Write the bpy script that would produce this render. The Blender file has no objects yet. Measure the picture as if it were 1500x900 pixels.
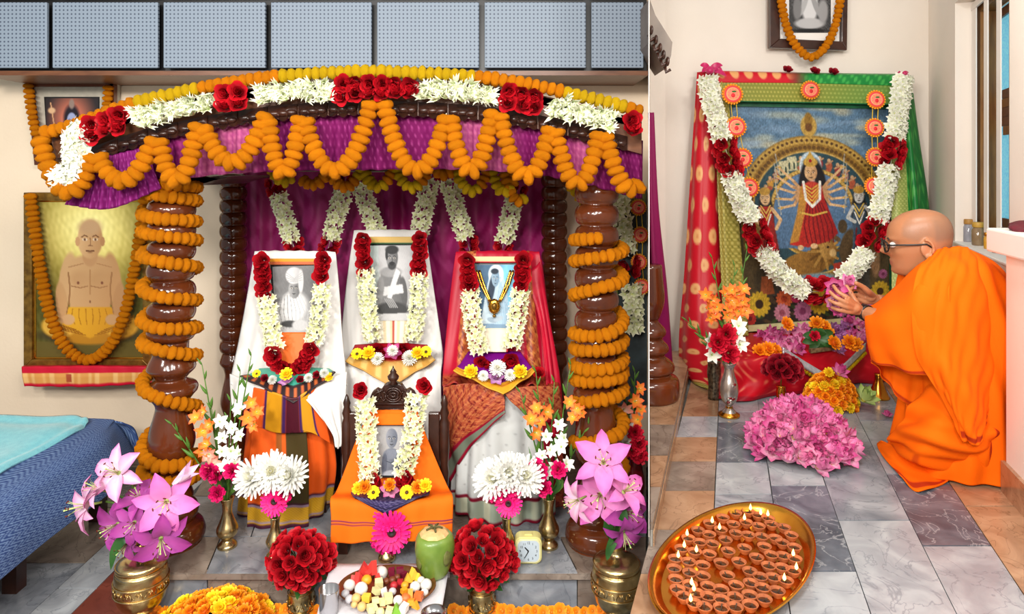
import bpy, math, random
import numpy as np
from mathutils import Vector, Matrix

random.seed(7); np.random.seed(7)
SC = bpy.context.scene
COL = SC.collection
PI = math.pi

# ------------------------------------------------------------------ camera, world, lamps, exposure
EYE = 1.61           # eye height; level camera, horizon at picture row 250
cam = bpy.data.objects.new('camera', bpy.data.cameras.new('camera'))
cam.data.sensor_width = 36.0
cam.data.lens = 24.0                      # 1000 px of focal length on the 1500 px frame
cam.data.shift_y = -200.0 / 1500.0
cam.data.clip_start = 0.05
cam.location = (0, 0, EYE)
cam.rotation_euler = (PI / 2, 0, 0)
COL.objects.link(cam)
SC.camera = cam

w = bpy.data.worlds.new('room_light'); SC.world = w; w.use_nodes = True
w.node_tree.nodes['Background'].inputs[0].default_value = (1.0, 0.975, 0.94, 1)
w.node_tree.nodes['Background'].inputs[1].default_value = 0.46

def lamp(name, loc, aim, size, power, col=(1, 0.96, 0.9)):
    l = bpy.data.lights.new(name, 'AREA'); l.shape = 'DISK'; l.size = size; l.energy = power; l.color = col
    o = bpy.data.objects.new(name, l); o.location = loc
    o.rotation_euler = (Vector(aim) - Vector(loc)).to_track_quat('-Z', 'Y').to_euler()
    COL.objects.link(o); return o
for lx, ly, p in ((-2.3, 0.5, 28), (-1.0, -0.3, 36), (-1.7, -1.0, 38), (0.0, 0.4, 28), (-0.5, -1.2, 40)):
    lamp('ceiling_lamp', (lx, ly, 2.5), (lx * .6 - .35, 3.0, .9), 0.3, p)
for lx, ly, p in ((1.0, 0.0, 28), (1.9, 1.2, 21), (1.3, 2.2, 15), (0.7, -1.0, 27)):
    lamp('ceiling_lamp', (lx, ly, 2.8), (1.5, 3.2, .7), 0.3, p)
lamp('altar_fill', (-0.62, -0.15, 2.0), (-0.62, 3.2, .95), 0.25, 13)  # unseen fill light, added to brighten the altar under the canopy roof
SC.view_settings.view_transform = 'Standard'
SC.view_settings.look = 'None'
SC.view_settings.gamma = 1.0
SC.view_settings.use_curve_mapping = False
SC.view_settings.exposure = 0.03

# ------------------------------------------------------------------ small helpers
def P(x, y, d):
    """the point at distance d in front of the camera that the photograph shows at (x, y)"""
    return Vector(((x - 750.0) * d / 1000.0, d, EYE - (y - 250.0) * d / 1000.0))
def V(*a): return Vector(a)
def lin(c):
    c = np.asarray(c, float) / 255.0
    return np.where(c <= 0.04045, c / 12.92, ((c + 0.055) / 1.055) ** 2.4)
def L4(c): return tuple(float(t) for t in lin(c)) + (1.0,)

class MB:
    """collects faces of one mesh"""
    def __init__(s): s.v = []; s.f = []; s.m = []; s.c = []; s.col = (255, 255, 255); s.mi = 0
    def vert(s, p, c=None):
        s.v.append((p[0], p[1], p[2])); s.c.append(c if c is not None else s.col); return len(s.v) - 1
    def face(s, *i): s.f.append(i); s.m.append(s.mi)
    def grid(s, rows, cu=False, cv=False):
        """rows of vertex ids"""
        nr = len(rows); nc = len(rows[0])
        for i in range(nr if cv else nr - 1):
            a, b = rows[i], rows[(i + 1) % nr]
            for j in range(nc if cu else nc - 1):
                k = (j + 1) % nc
                s.face(a[j], a[k], b[k], b[j])
    def box(s, c, sz, M=None):
        x, y, z = sz[0] / 2, sz[1] / 2, sz[2] / 2
        q = [V(a * x, b * y, e * z) for a in (-1, 1) for b in (-1, 1) for e in (-1, 1)]
        ids = [s.vert((M @ p if M else p) + V(*c)) for p in q]
        for f in ((0, 1, 3, 2), (4, 6, 7, 5), (0, 4, 5, 1), (2, 3, 7, 6), (0, 2, 6, 4), (1, 5, 7, 3)):
            s.face(*[ids[k] for k in f])
    def prism(s, pts, off):
        """polygon (world points) pushed along off"""
        a = [s.vert(p) for p in pts]; b = [s.vert(Vector(p) + Vector(off)) for p in pts]
        s.face(*a); s.face(*reversed(b)); n = len(a)
        for i in range(n): s.face(a[(i + 1) % n], a[i], b[i], b[(i + 1) % n])
    def lathe(s, prof, n=24, c=(0, 0, 0), a0=0, a1=2 * PI, caps=True, cols=None, sq=1.0):
        full = abs(a1 - a0 - 2 * PI) < 1e-6
        rows = []
        for k, (r, z) in enumerate(prof):
            rows.append([s.vert((c[0] + r * math.cos(t), c[1] + r * sq * math.sin(t), c[2] + z), cols[k] if cols else None)
                         for t in [a0 + (a1 - a0) * j / (n if full else n) for j in range(n if full else n + 1)]])
        s.grid(rows, cu=full)
        if caps:
            s.face(*reversed(rows[0])); s.face(*rows[-1])
    def tube(s, pts, rad, n=6, caps=True):
        pts = [Vector(p) for p in pts]; rows = []
        for i, p in enumerate(pts):
            t = (pts[min(i + 1, len(pts) - 1)] - pts[max(i - 1, 0)]).normalized()
            a = V(0, 0, 1) if abs(t.z) < .9 else V(1, 0, 0)
            u = t.cross(a).normalized(); v = t.cross(u)
            r = rad[i] if isinstance(rad, (list, tuple)) else rad
            rows.append([s.vert(p + (u * math.cos(2 * PI * j / n) + v * math.sin(2 * PI * j / n)) * r) for j in range(n)])
        s.grid(rows, cu=True)
        if caps: s.face(*reversed(rows[0])); s.face(*rows[-1])
    def ball(s, c, r, n=12, m=8, jit=0.0, M=None, rib=0, ribamp=0):
        r = r if isinstance(r, (tuple, list)) else (r, r, r)
        c = Vector(c); rows = []
        def mk(a, b):
            k = 1 + random.uniform(-jit, jit) + (ribamp * math.cos(rib * a) * math.sin(b) if rib else 0)
            q = V(r[0] * math.sin(b) * math.cos(a) * k, r[1] * math.sin(b) * math.sin(a) * k, r[2] * math.cos(b) * k)
            return s.vert((M @ q if M else q) + c)
        top = mk(0, 0)
        for i in range(1, m): rows.append([mk(2 * PI * j / n, PI * i / m) for j in range(n)])
        bot = mk(0, PI)
        s.grid(rows, cu=True)
        for j in range(n):
            s.face(top, rows[0][(j + 1) % n], rows[0][j]); s.face(bot, rows[-1][j], rows[-1][(j + 1) % n])
    def petal(s, Ln, W, az, tilt=.3, curl=.0, cup=.0, base=0.0, z0=0.0, n=4, pointed=True, c0=(255, 255, 255), c1=None, cm=None, twist=0):
        c1 = c1 or c0; c0 = np.array(c0, float); c1 = np.array(c1, float)
        tab = ([.34, .8, 1, .68, .04] if pointed else [.4, .82, 1, .95, .5]) if n == 4 else ([.5, 1, .05] if pointed else [.5, 1, .62])
        ca, sa = math.cos(az), math.sin(az); r, z = base, z0; rows = []
        for i in range(n + 1):
            t = i / n; ang = tilt + curl * t
            if i: r += math.cos(ang) * Ln / n; z += math.sin(ang) * Ln / n
            row = []
            for j in (-1, 0, 1):
                wd = W * .5 * tab[i] * j; h = cup * W * abs(j) * tab[i] + twist * wd
                rr = r - math.sin(ang) * h; zz = z + math.cos(ang) * h
                col = c0 + (c1 - c0) * t
                if cm is not None and j == 0: col = col * .35 + np.array(cm) * .65
                row.append(s.vert((rr * ca - wd * sa, rr * sa + wd * ca, zz), tuple(col)))
            rows.append(row)
        s.grid(rows)
    def mesh(s, name, mats, smooth=True, attr=False):
        me = bpy.data.meshes.new(name)
        me.from_pydata(s.v, [], s.f)
        for m in (mats if isinstance(mats, (list, tuple)) else [mats]): me.materials.append(m)
        if any(s.m): me.polygons.foreach_set('material_index', s.m)
        if smooth: me.polygons.foreach_set('use_smooth', [True] * len(me.polygons))
        if attr:
            a = me.color_attributes.new('Col', 'FLOAT_COLOR', 'POINT')
            cc = np.ones((len(s.v), 4)); cc[:, :3] = lin(np.array(s.c, float)); a.data.foreach_set('color', cc.ravel())
        me.update(); return me

def link(o): COL.objects.link(o); return o
def tag(o, label=None, cat=None, group=None, kind=None):
    if label: o['label'] = label
    if cat: o['category'] = cat
    if group: o['group'] = group
    if kind: o['kind'] = kind
    return o
def empty(name, loc, label=None, cat=None, group=None, kind=None, rz=0, sc=1):
    o = bpy.data.objects.new(name, None); o.location = loc; o.empty_display_size = .05
    o.rotation_euler = (0, 0, rz); o.scale = (sc, sc, sc)
    return tag(link(o), label, cat, group, kind)
def ob(name, mb, mat=None, par=None, M=None, world=False, smooth=True, attr=False, bevel=0, kind=None):
    """one object; world=True: the mesh is in world coordinates, re-based to its parent's (unrotated) place"""
    me = mb.mesh(name, mat, smooth, attr) if isinstance(mb, MB) else mb
    o = bpy.data.objects.new(name, me); link(o)
    if par is not None: o.parent = par
    if M is not None: o.matrix_basis = M
    if world and par is not None:
        off = Vector((0, 0, 0)); q = par
        while q: off += q.location; q = q.parent
        o.location = -off
    if bevel:
        b = o.modifiers.new('bevel', 'BEVEL'); b.width = bevel; b.segments = 2; b.limit_method = 'ANGLE'
    if kind: o['kind'] = kind
    return o
def T(p, R=None, s=1.0):
    M = Matrix.Translation(Vector(p))
    if R is not None: M = M @ R.to_4x4()
    return M @ (Matrix.Diagonal(s if hasattr(s, '__len__') else (s, s, s)).to_4x4())
def aim(t, roll=0.0):
    """rotation that takes local z to direction t"""
    return Vector(t).normalized().to_track_quat('Z', 'Y').to_matrix() @ Matrix.Rotation(roll, 3, 'Z')
def jit(a): return random.uniform(-a, a)

# ------------------------------------------------------------------ materials (all node based)
MATS = {}
def _base(name):
    m = bpy.data.materials.new(name); m.use_nodes = True
    nt = m.node_tree; return m, nt, nt.nodes['Principled BSDF']
def N(nt, t, **k):
    n = nt.nodes.new(t)
    for a, b in k.items(): setattr(n, a, b)
    return n
def pmat(name, col, rough=.5, metal=0, noise=None, scale=20, var=.12, bump=0, bscale=80, coat=0, rnd=0, spec=None, stretch=None, sheen=0):
    """colour with noise variation, fine bump; coordinates of the object"""
    if name in MATS: return MATS[name]
    m, nt, b = _base(name)
    b.inputs['Roughness'].default_value = rough; b.inputs['Metallic'].default_value = metal
    b.inputs['Coat Weight'].default_value = coat; b.inputs['Coat Roughness'].default_value = .08
    if spec is not None: b.inputs['Specular IOR Level'].default_value = spec
    if sheen: b.inputs['Sheen Weight'].default_value = sheen
    tc = N(nt, 'ShaderNodeTexCoord'); vec = tc.outputs['Object']
    if stretch:
        mp = N(nt, 'ShaderNodeMapping'); mp.inputs['Scale'].default_value = stretch; nt.links.new(vec, mp.inputs[0]); vec = mp.outputs[0]
    nz = N(nt, 'ShaderNodeTexNoise'); nz.inputs['Scale'].default_value = scale; nz.inputs['Detail'].default_value = 5
    nt.links.new(vec, nz.inputs['Vector'])
    r = N(nt, 'ShaderNodeValToRGB'); e = r.color_ramp.elements
    c2 = noise if noise is not None else tuple(max(0, t * (1 - var)) for t in col)
    e[0].position = .3; e[0].color = L4(c2); e[1].position = .68; e[1].color = L4(col)
    nt.links.new(nz.outputs['Fac'], r.inputs[0]); out = r.outputs[0]
    if rnd:
        oi = N(nt, 'ShaderNodeObjectInfo'); mr = N(nt, 'ShaderNodeMapRange')
        mr.inputs['To Min'].default_value = 1 - rnd; mr.inputs['To Max'].default_value = 1 + rnd
        nt.links.new(oi.outputs['Random'], mr.inputs[0])
        hs = N(nt, 'ShaderNodeHueSaturation'); nt.links.new(mr.outputs[0], hs.inputs['Value']); nt.links.new(out, hs.inputs['Color']); out = hs.outputs[0]
    nt.links.new(out, b.inputs['Base Color'])
    if bump:
        n2 = N(nt, 'ShaderNodeTexNoise'); n2.inputs['Scale'].default_value = bscale; nt.links.new(vec, n2.inputs['Vector'])
        bp = N(nt, 'ShaderNodeBump'); bp.inputs['Strength'].default_value = bump; bp.inputs['Distance'].default_value = .01
        nt.links.new(n2.outputs['Fac'], bp.inputs['Height']); nt.links.new(bp.outputs[0], b.inputs['Normal'])
    MATS[name] = m; return m
def amat(name, rough=.5, metal=0, bump=0, bscale=300, rnd=0, sheen=0, coat=0, spec=.5):
    """colour from the mesh's own print or petal colours"""
    if name in MATS: return MATS[name]
    m, nt, b = _base(name)
    b.inputs['Roughness'].default_value = rough; b.inputs['Metallic'].default_value = metal; b.inputs['Sheen Weight'].default_value = sheen
    b.inputs['Coat Weight'].default_value = coat; b.inputs['Specular IOR Level'].default_value = spec
    at = N(nt, 'ShaderNodeAttribute', attribute_name='Col'); out = at.outputs['Color']
    if rnd:
        oi = N(nt, 'ShaderNodeObjectInfo'); mr = N(nt, 'ShaderNodeMapRange')
        mr.inputs['To Min'].default_value = 1 - rnd; mr.inputs['To Max'].default_value = 1 + rnd
        nt.links.new(oi.outputs['Random'], mr.inputs[0])
        hs = N(nt, 'ShaderNodeHueSaturation'); nt.links.new(mr.outputs[0], hs.inputs['Value']); nt.links.new(out, hs.inputs['Color']); out = hs.outputs[0]
    nt.links.new(out, b.inputs['Base Color'])
    if bump:
        tc = N(nt, 'ShaderNodeTexCoord'); n2 = N(nt, 'ShaderNodeTexNoise'); n2.inputs['Scale'].default_value = bscale
        nt.links.new(tc.outputs['Object'], n2.inputs['Vector'])
        bp = N(nt, 'ShaderNodeBump'); bp.inputs['Strength'].default_value = bump; bp.inputs['Distance'].default_value = .004
        nt.links.new(n2.outputs['Fac'], bp.inputs['Height']); nt.links.new(bp.outputs[0], b.inputs['Normal'])
    MATS[name] = m; return m
def marble(name, c1, c2, vein, scale=6, rough=.22):
    if name in MATS: return MATS[name]
    m, nt, b = _base(name); b.inputs['Roughness'].default_value = rough
    tc = N(nt, 'ShaderNodeTexCoord'); oi = N(nt, 'ShaderNodeObjectInfo'); va = N(nt, 'ShaderNodeVectorMath', operation='ADD')
    sc = N(nt, 'ShaderNodeVectorMath', operation='SCALE'); sc.inputs[3].default_value = 37
    nt.links.new(oi.outputs['Random'], sc.inputs[0]); nt.links.new(tc.outputs['Object'], va.inputs[0]); nt.links.new(sc.outputs[0], va.inputs[1])
    nz = N(nt, 'ShaderNodeTexNoise'); nz.inputs['Scale'].default_value = scale; nz.inputs['Detail'].default_value = 8; nz.inputs['Distortion'].default_value = 1.2
    nt.links.new(va.outputs[0], nz.inputs['Vector'])
    r = N(nt, 'ShaderNodeValToRGB'); e = r.color_ramp.elements
    e[0].position = .32; e[0].color = L4(c1); e[1].position = .66; e[1].color = L4(c2)
    x = e.new(.5); x.color = L4([(a + q) / 2 for a, q in zip(c1, c2)])
    nt.links.new(nz.outputs['Fac'], r.inputs[0])
    n2 = N(nt, 'ShaderNodeTexNoise'); n2.inputs['Scale'].default_value = scale * .8; n2.inputs['Detail'].default_value = 6; n2.inputs['Distortion'].default_value = 2
    nt.links.new(va.outputs[0], n2.inputs['Vector'])
    r2 = N(nt, 'ShaderNodeValToRGB'); q = r2.color_ramp.elements
    q[0].position = .485; q[0].color = (0, 0, 0, 1); q[1].position = .5; q[1].color = (.55, .55, .55, 1); z = q.new(.515); z.color = (0, 0, 0, 1)
    nt.links.new(n2.outputs['Fac'], r2.inputs[0])
    mx = N(nt, 'ShaderNodeMix', data_type='RGBA'); mx.inputs[7].default_value = L4(vein)
    nt.links.new(r2.outputs[0], mx.inputs[0]); nt.links.new(r.outputs[0], mx.inputs[6]); nt.links.new(mx.outputs[2], b.inputs['Base Color'])
    MATS[name] = m; return m

# ------------------------------------------------------------------ curves and cloth
def crom(pts, per=12):
    """Catmull-Rom through points (any dimension) -> dense array"""
    p = [np.array(q, float) for q in pts]
    if len(p) == 2: return [p[0] + (p[1] - p[0]) * t for t in np.linspace(0, 1, per + 1)]
    p = [2 * p[0] - p[1]] + p + [2 * p[-1] - p[-2]]; out = []
    for i in range(1, len(p) - 2):
        for k in range(per):
            t = k / per
            out.append(.5 * (2 * p[i] + (p[i + 1] - p[i - 1]) * t + (2 * p[i - 1] - 5 * p[i] + 4 * p[i + 1] - p[i + 2]) * t * t
                             + (3 * p[i] - p[i - 1] - 3 * p[i + 1] + p[i + 2]) * t ** 3))
    out.append(p[-2]); return out
def pxpath(pts, per=12): return [P(*q) for q in crom(pts, per)]
def resample(path, step):
    """points with tangents every step metres"""
    out = []; need = step * .5
    for a, b in zip(path, path[1:]):
        L = (b - a).length; t = (b - a).normalized() if L > 1e-9 else V(0, 0, 1); at = 0
        while L - at >= need: at += need; out.append((a + t * at, t)); need = step
        need -= L - at
    return out
def swag(a, b, sag, d, n=16, p=1.0):
    (x0, y0), (x1, y1) = a, b
    return [P(x0 + (x1 - x0) * t, y0 + (y1 - y0) * t + sag * (4 * t * (1 - t)) ** p, d - .02 * math.sin(PI * t)) for t in [k / n for k in range(n + 1)]]
def _cr1(A, x):
    """interpolate rows of A (n x ...) at positions x in 0..1"""
    n = len(A); f = np.clip(np.asarray(x) * (n - 1), 0, n - 1 - 1e-9); i = f.astype(int); t = (f - i)
    sh = (-1,) + (1,) * (A.ndim - 1); t = t.reshape(sh)
    g = lambda k: A[np.clip(k, 0, n - 1)]
    p0 = np.where((i == 0).reshape(sh), 2 * g(i) - g(i + 1), g(i - 1)); p3 = np.where((i >= n - 2).reshape(sh), 2 * g(i + 1) - g(i), g(i + 2))
    p1, p2 = g(i), g(i + 1)
    return .5 * (2 * p1 + (p2 - p0) * t + (2 * p0 - 5 * p1 + 4 * p2 - p3) * t * t + (3 * p1 - p0 - 3 * p2 + p3) * t ** 3)
def surf(name, rows, nu, nv, mat, par=None, col=None, fold=None, thick=.006, px=True, linear=False, wrap=False):
    """cloth through control rows of (x, y, distance); fold(u, v) pushes it along its normal; col(u, v) -> rgb 0..255"""
    A = np.array(rows, float)
    if px:
        B = A.copy(); B[..., 0] = (A[..., 0] - 750) * A[..., 2] / 1000; B[..., 1] = A[..., 2]; B[..., 2] = EYE - (A[..., 1] - 250) * A[..., 2] / 1000; A = B
    v = np.linspace(0, 1, nv + 1); u = np.linspace(0, 1, nu + 1)
    if linear:
        f = lambda X, t: np.stack([np.interp(t, np.linspace(0, 1, len(X)), X[:, k]) for k in range(X.shape[1])], 1)
        G = f(A.reshape(len(A), -1), v).reshape(nv + 1, A.shape[1], 3)
        G = np.stack([f(r, u) for r in G])
    else:
        G = _cr1(A, v); G = np.swapaxes(_cr1(np.swapaxes(G, 0, 1), u), 0, 1)
    U, Vv = np.meshgrid(u, v)
    if fold is not None:
        du = np.gradient(G, axis=1); dv = np.gradient(G, axis=0); n = np.cross(du, dv); n /= np.linalg.norm(n, axis=2, keepdims=True) + 1e-12
        G = G + n * fold(U, Vv)[..., None]
    me = bpy.data.meshes.new(name)
    idx = np.arange((nu + 1) * (nv + 1)).reshape(nv + 1, nu + 1)
    F = np.stack([idx[:-1, :-1], idx[1:, :-1], idx[1:, 1:], idx[:-1, 1:]], -1).reshape(-1, 4)
    me.from_pydata(G.reshape(-1, 3).tolist(), [], F.tolist())
    me.materials.append(mat); me.polygons.foreach_set('use_smooth', [True] * len(F))
    if col is not None:
        c = np.ones((U.size, 4)); c[:, :3] = lin(np.clip(col(U, Vv), 0, 255)).reshape(-1, 3)
        a = me.color_attributes.new('Col', 'FLOAT_COLOR', 'POINT'); a.data.foreach_set('color', c.ravel())
    me.update(); o = ob(name, me, None, par, world=par is not None)
    if thick:
        s = o.modifiers.new('thickness', 'SOLIDIFY'); s.thickness = thick; s.offset = 0
    return o
def mixc(*layers):
    """layers: base rgb, then (mask, rgb) pairs"""
    base = layers[0]; m0 = layers[1][0]; out = np.zeros(m0.shape + (3,)) + np.array(base, float)
    for m, c in layers[1:]:
        m = np.clip(m, 0, 1)[..., None]; out = out * (1 - m) + np.array(c, float) * m
    return out
def band(x, a, b, s=.008): return np.clip((x - a) / s + .5, 0, 1) * np.clip((b - x) / s + .5, 0, 1)
def dots(u, v, nu, nv, r, stag=True):
    a = v * nv; row = np.floor(a); x = u * nu + (.5 * (row % 2) if stag else 0)
    return np.clip((r - np.hypot((x % 1) - .5, ((a % 1) - .5))) / .08, 0, 1)

# ------------------------------------------------------------------ flat prints painted as coloured grids
class Canvas:
    def __init__(s, w, h, bg):
        s.w, s.h = w, h; s.a = np.zeros((h, w, 3)) + np.array(bg, float)
        s.X, s.Y = np.meshgrid((np.arange(w) + .5) / w, (np.arange(h) + .5) / h)
        s.asp = h / w
    def put(s, m, c): m = np.clip(m, 0, 1)[..., None]; s.a = s.a * (1 - m) + np.array(c, float) * m
    def ell(s, cx, cy, rx, ry, c, soft=.12, rot=0, al=1, c2=None):
        x = s.X - cx; y = (s.Y - cy) * s.asp; ry = ry * s.asp; ca, sa = math.cos(rot), math.sin(rot)
        q = np.hypot((x * ca + y * sa) / rx, (-x * sa + y * ca) / ry); m = np.clip((1 - q) / soft + .5, 0, 1) * al
        if c2 is not None:
            t = np.clip(.5 + .5 * (x * ca + y * sa) / rx, 0, 1)[..., None]
            s.a = s.a * (1 - m[..., None]) + (np.array(c, float) * (1 - t) + np.array(c2, float) * t) * m[..., None]
        else: s.put(m, c)
    def poly(s, pts, c, al=1, c2=None):
        ins = np.zeros(s.X.shape, bool); n = len(pts)
        for i in range(n):
            (x0, y0), (x1, y1) = pts[i], pts[(i + 1) % n]
            if y0 == y1: continue
            k = ((y0 > s.Y) != (y1 > s.Y)) & (s.X < (x1 - x0) * (s.Y - y0) / (y1 - y0) + x0); ins ^= k
        m = ins.astype(float); m = (m + np.roll(m, 1, 0) + np.roll(m, -1, 0) + np.roll(m, 1, 1) + np.roll(m, -1, 1)) / 5 * al
        if c2 is not None:
            xs = [p[0] for p in pts]; t = np.clip((s.X - min(xs)) / (max(xs) - min(xs)), 0, 1)[..., None]
            s.a = s.a * (1 - m[..., None]) + (np.array(c, float) * (1 - t) + np.array(c2, float) * t) * m[..., None]
        else: s.put(m, c)
    def line(s, pts, wd, c, al=1):
        m = np.zeros(s.X.shape)
        for (x0, y0), (x1, y1) in zip(pts, pts[1:]):
            ax, ay, bx, by = x0, y0 * s.asp, x1, y1 * s.asp; L = (bx - ax) ** 2 + (by - ay) ** 2 + 1e-12
            t = np.clip(((s.X - ax) * (bx - ax) + (s.Y * s.asp - ay) * (by - ay)) / L, 0, 1)
            dd = np.hypot(s.X - ax - t * (bx - ax), s.Y * s.asp - ay - t * (by - ay)); m = np.maximum(m, np.clip((wd - dd) / (wd * .4) + .5, 0, 1))
        s.put(m * al, c)
    def noise(s, amp, n=14):
        z = np.zeros(s.X.shape)
        for k in range(n):
            fx, fy, p = np.random.uniform(2, 22), np.random.uniform(2, 22), np.random.uniform(0, 6.28); z += np.sin(fx * 6.28 * s.X + fy * 6.28 * s.Y * (-1) ** k + p)
        s.a += (z / n ** .5 * amp)[..., None]
    def obj(s, name, c00, c10, c01, c11, mat, par, off=0.0):
        """corner points: top-left, top-right, bottom-left, bottom-right"""
        c00, c10, c01, c11 = [np.array(q, float) for q in (c00, c10, c01, c11)]
        u = np.linspace(0, 1, s.w + 1); v = np.linspace(0, 1, s.h + 1); U, W = np.meshgrid(u, v); U = U[..., None]; W = W[..., None]
        G = (c00 * (1 - U) + c10 * U) * (1 - W) + (c01 * (1 - U) + c11 * U) * W
        idx = np.arange((s.w + 1) * (s.h + 1)).reshape(s.h + 1, s.w + 1)
        F = np.stack([idx[:-1, :-1], idx[1:, :-1], idx[1:, 1:], idx[:-1, 1:]], -1).reshape(-1, 4)
        me = bpy.data.meshes.new(name); me.from_pydata(G.reshape(-1, 3).tolist(), [], F.tolist()); me.materials.append(mat)
        q = np.ones((s.h + 1, s.w + 1, 4)); e = np.pad(s.a, ((0, 1), (0, 1), (0, 0)), 'edge'); q[..., :3] = lin(np.clip(e, 0, 255))
        a = me.color_attributes.new('Col', 'FLOAT_COLOR', 'POINT'); a.data.foreach_set('color', q.ravel()); me.update()
        return ob(name, me, None, par, world=par is not None)
# ------------------------------------------------------------------ shared materials
CREAM = pmat('cream_plaster', (234, 215, 190), .85, noise=(228, 208, 182), scale=3, bump=.08, bscale=60)
CREAM2 = pmat('pale_plaster', (238, 229, 218), .8, noise=(233, 223, 211), scale=3, bump=.05, bscale=60)
WHITE = pmat('white_paint', (240, 236, 230), .5, noise=(234, 229, 222), scale=4)
DWOOD = pmat('dark_polished_wood', (112, 54, 24), .16, noise=(66, 27, 12), scale=5, coat=.2, stretch=(1, 1, .25))
CWOOD = pmat('carved_dark_wood', (66, 34, 22), .35, noise=(38, 18, 12), scale=14, coat=.2)
BWOOD = pmat('brown_beam_wood', (120, 74, 44), .4, noise=(92, 52, 30), scale=9, stretch=(1, 6, 6))
TEAK = pmat('teak_window_wood', (150, 100, 44), .4, noise=(118, 72, 28), scale=8, stretch=(8, 8, 1))
BRASS = pmat('aged_brass', (222, 200, 148), .26, 1, noise=(180, 152, 100), scale=24, bump=.06, bscale=60)
GOLDB = pmat('golden_brass', (232, 172, 66), .22, 1, noise=(200, 136, 44), scale=10)
STEEL = pmat('steel', (200, 200, 202), .2, 1, noise=(176, 176, 180), scale=8)
GILT = pmat('gilt_frame', (150, 112, 44), .4, .6, noise=(96, 66, 22), scale=30)
PETAL = amat('petal', .55, rnd=.10, spec=.3)
FABRIC = amat('printed_cloth', .75, bump=.12, bscale=500, spec=.15)
SILK = amat('silk_cloth', .42, bump=.08, bscale=400, spec=.3)
PRINT = amat('paper_print', .55, spec=.25)
GREEN = pmat('stem_green', (96, 140, 52), .5, noise=(60, 104, 36), scale=20)
DGREEN = pmat('leaf_green', (52, 100, 40), .45, noise=(30, 70, 28), scale=20)
ORANGE = pmat('marigold_orange', (255, 166, 20), .8, noise=(250, 130, 6), scale=70, bump=.9, bscale=160, rnd=.08, spec=.08)
YELLOW = pmat('marigold_yellow', (252, 214, 20), .8, noise=(236, 176, 6), scale=70, bump=.9, bscale=160, rnd=.06, spec=.15)
THREAD = pmat('cotton_thread', (230, 224, 200), .8)
BLACK = pmat('black_trim', (16, 16, 18), .4)
GROUT = pmat('mortar_bed', (150, 146, 138), .9, noise=(120, 116, 110), scale=30)

# ------------------------------------------------------------------ flower meshes, shared by every copy
FL = {}
def variants(key, n, fn): FL[key] = [fn(i) for i in range(n)]
def fm(key): return random.choice(FL[key])
def _bead(mat):
    def f(i):
        mb = MB(); mb.ball((0, 0, 0), (1, 1, 1), 18, 9, jit=.07, rib=9, ribamp=.05); return mb.mesh('marigold_head', mat)
    return f
variants('orange', 3, _bead(ORANGE)); variants('yellow', 3, _bead(YELLOW))
def _rosette(c0, c1):
    """open marigold: rings of short broad petals, z up, radius 1"""
    def f(i):
        mb = MB()
        for k, (n, r, L, t) in enumerate(((11, .42, .62, .12), (10, .28, .55, .5), (8, .14, .45, .85), (5, .03, .36, 1.2))):
            for j in range(n): mb.petal(L, .46, 2 * PI * (j + k * .4) / n + jit(.12), t + jit(.12), .35, .14, r, .05 + .13 * k, 2, False, c0, c1)
        mb.lathe([(.05, -.3), (.3, -.2), (.5, .1), (.2, .5), (0.02, .6)], 8, cols=[c0] * 5); return mb.mesh('marigold_bloom', PETAL, attr=True)
    return f
variants('bloom_orange', 2, _rosette((206, 92, 4), (252, 160, 24))); variants('bloom_yellow', 2, _rosette((226, 170, 8), (254, 226, 44)))
def _tube(c0, c1, L):
    """tuberose floret, z outward from the string"""
    def f(i):
        mb = MB()
        for k in range(6): mb.petal(L, .62, PI * k / 3 + jit(.12), .8 + jit(.25), -.6, .12, .08, .15 + .02 * (k % 2), 2, True, c0, c1)
        mb.lathe([(.1, -.5), (.16, .1), (.14, .3), (.02, .4)], 6, cols=[c0, c0, c0, (226, 214, 120)]); return mb.mesh('tuberose_floret', PETAL, attr=True)
    return f
variants('tube', 3, _tube((206, 214, 150), (250, 246, 224), 1.0)); variants('tube_white', 3, _tube((206, 212, 176), (238, 237, 230), 1.0))
def _spike(i):
    """bunch of long greenish-white tuberose buds, z outward"""
    mb = MB()
    for k in range(9):
        a = 2 * PI * k / 9 + jit(.3); t = random.uniform(.35, 1.4)
        mb.petal(1.25 + jit(.2), .34, a, t, -.25, .35, .05, .0, 2, True, (196, 210, 150), (250, 249, 232))
        mb.petal(1.25 + jit(.2), .30, a + .25, t + .2, -.25, -.35, .05, .0, 2, True, (206, 216, 160), (252, 251, 238))
    return mb.mesh('tuberose_bunch', PETAL, attr=True)
variants('spike', 4, _spike)
def _rose(c0, c1):
    def f(i):
        mb = MB()
        for k, (n, r, L, t, cu, W) in enumerate(((5, .18, .95, .35, .5, .95), (5, .12, .8, .8, .5, .85), (4, .07, .7, 1.15, .35, .7), (3, .03, .66, 1.4, .2, .5), (3, .01, .62, 1.55, .1, .34))):
            for j in range(n): mb.petal(L, W, 2 * PI * (j + k * .37) / n + jit(.15), t + jit(.1), cu, .22, r, -.1 + .03 * k, 4, False, c0, c1)
        return mb.mesh('rose_head', PETAL, attr=True)
    return f
variants('rose', 3, _rose((96, 2, 12), (196, 12, 30))); variants('rose_dark', 2, _rose((70, 2, 14), (150, 8, 30)))
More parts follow.
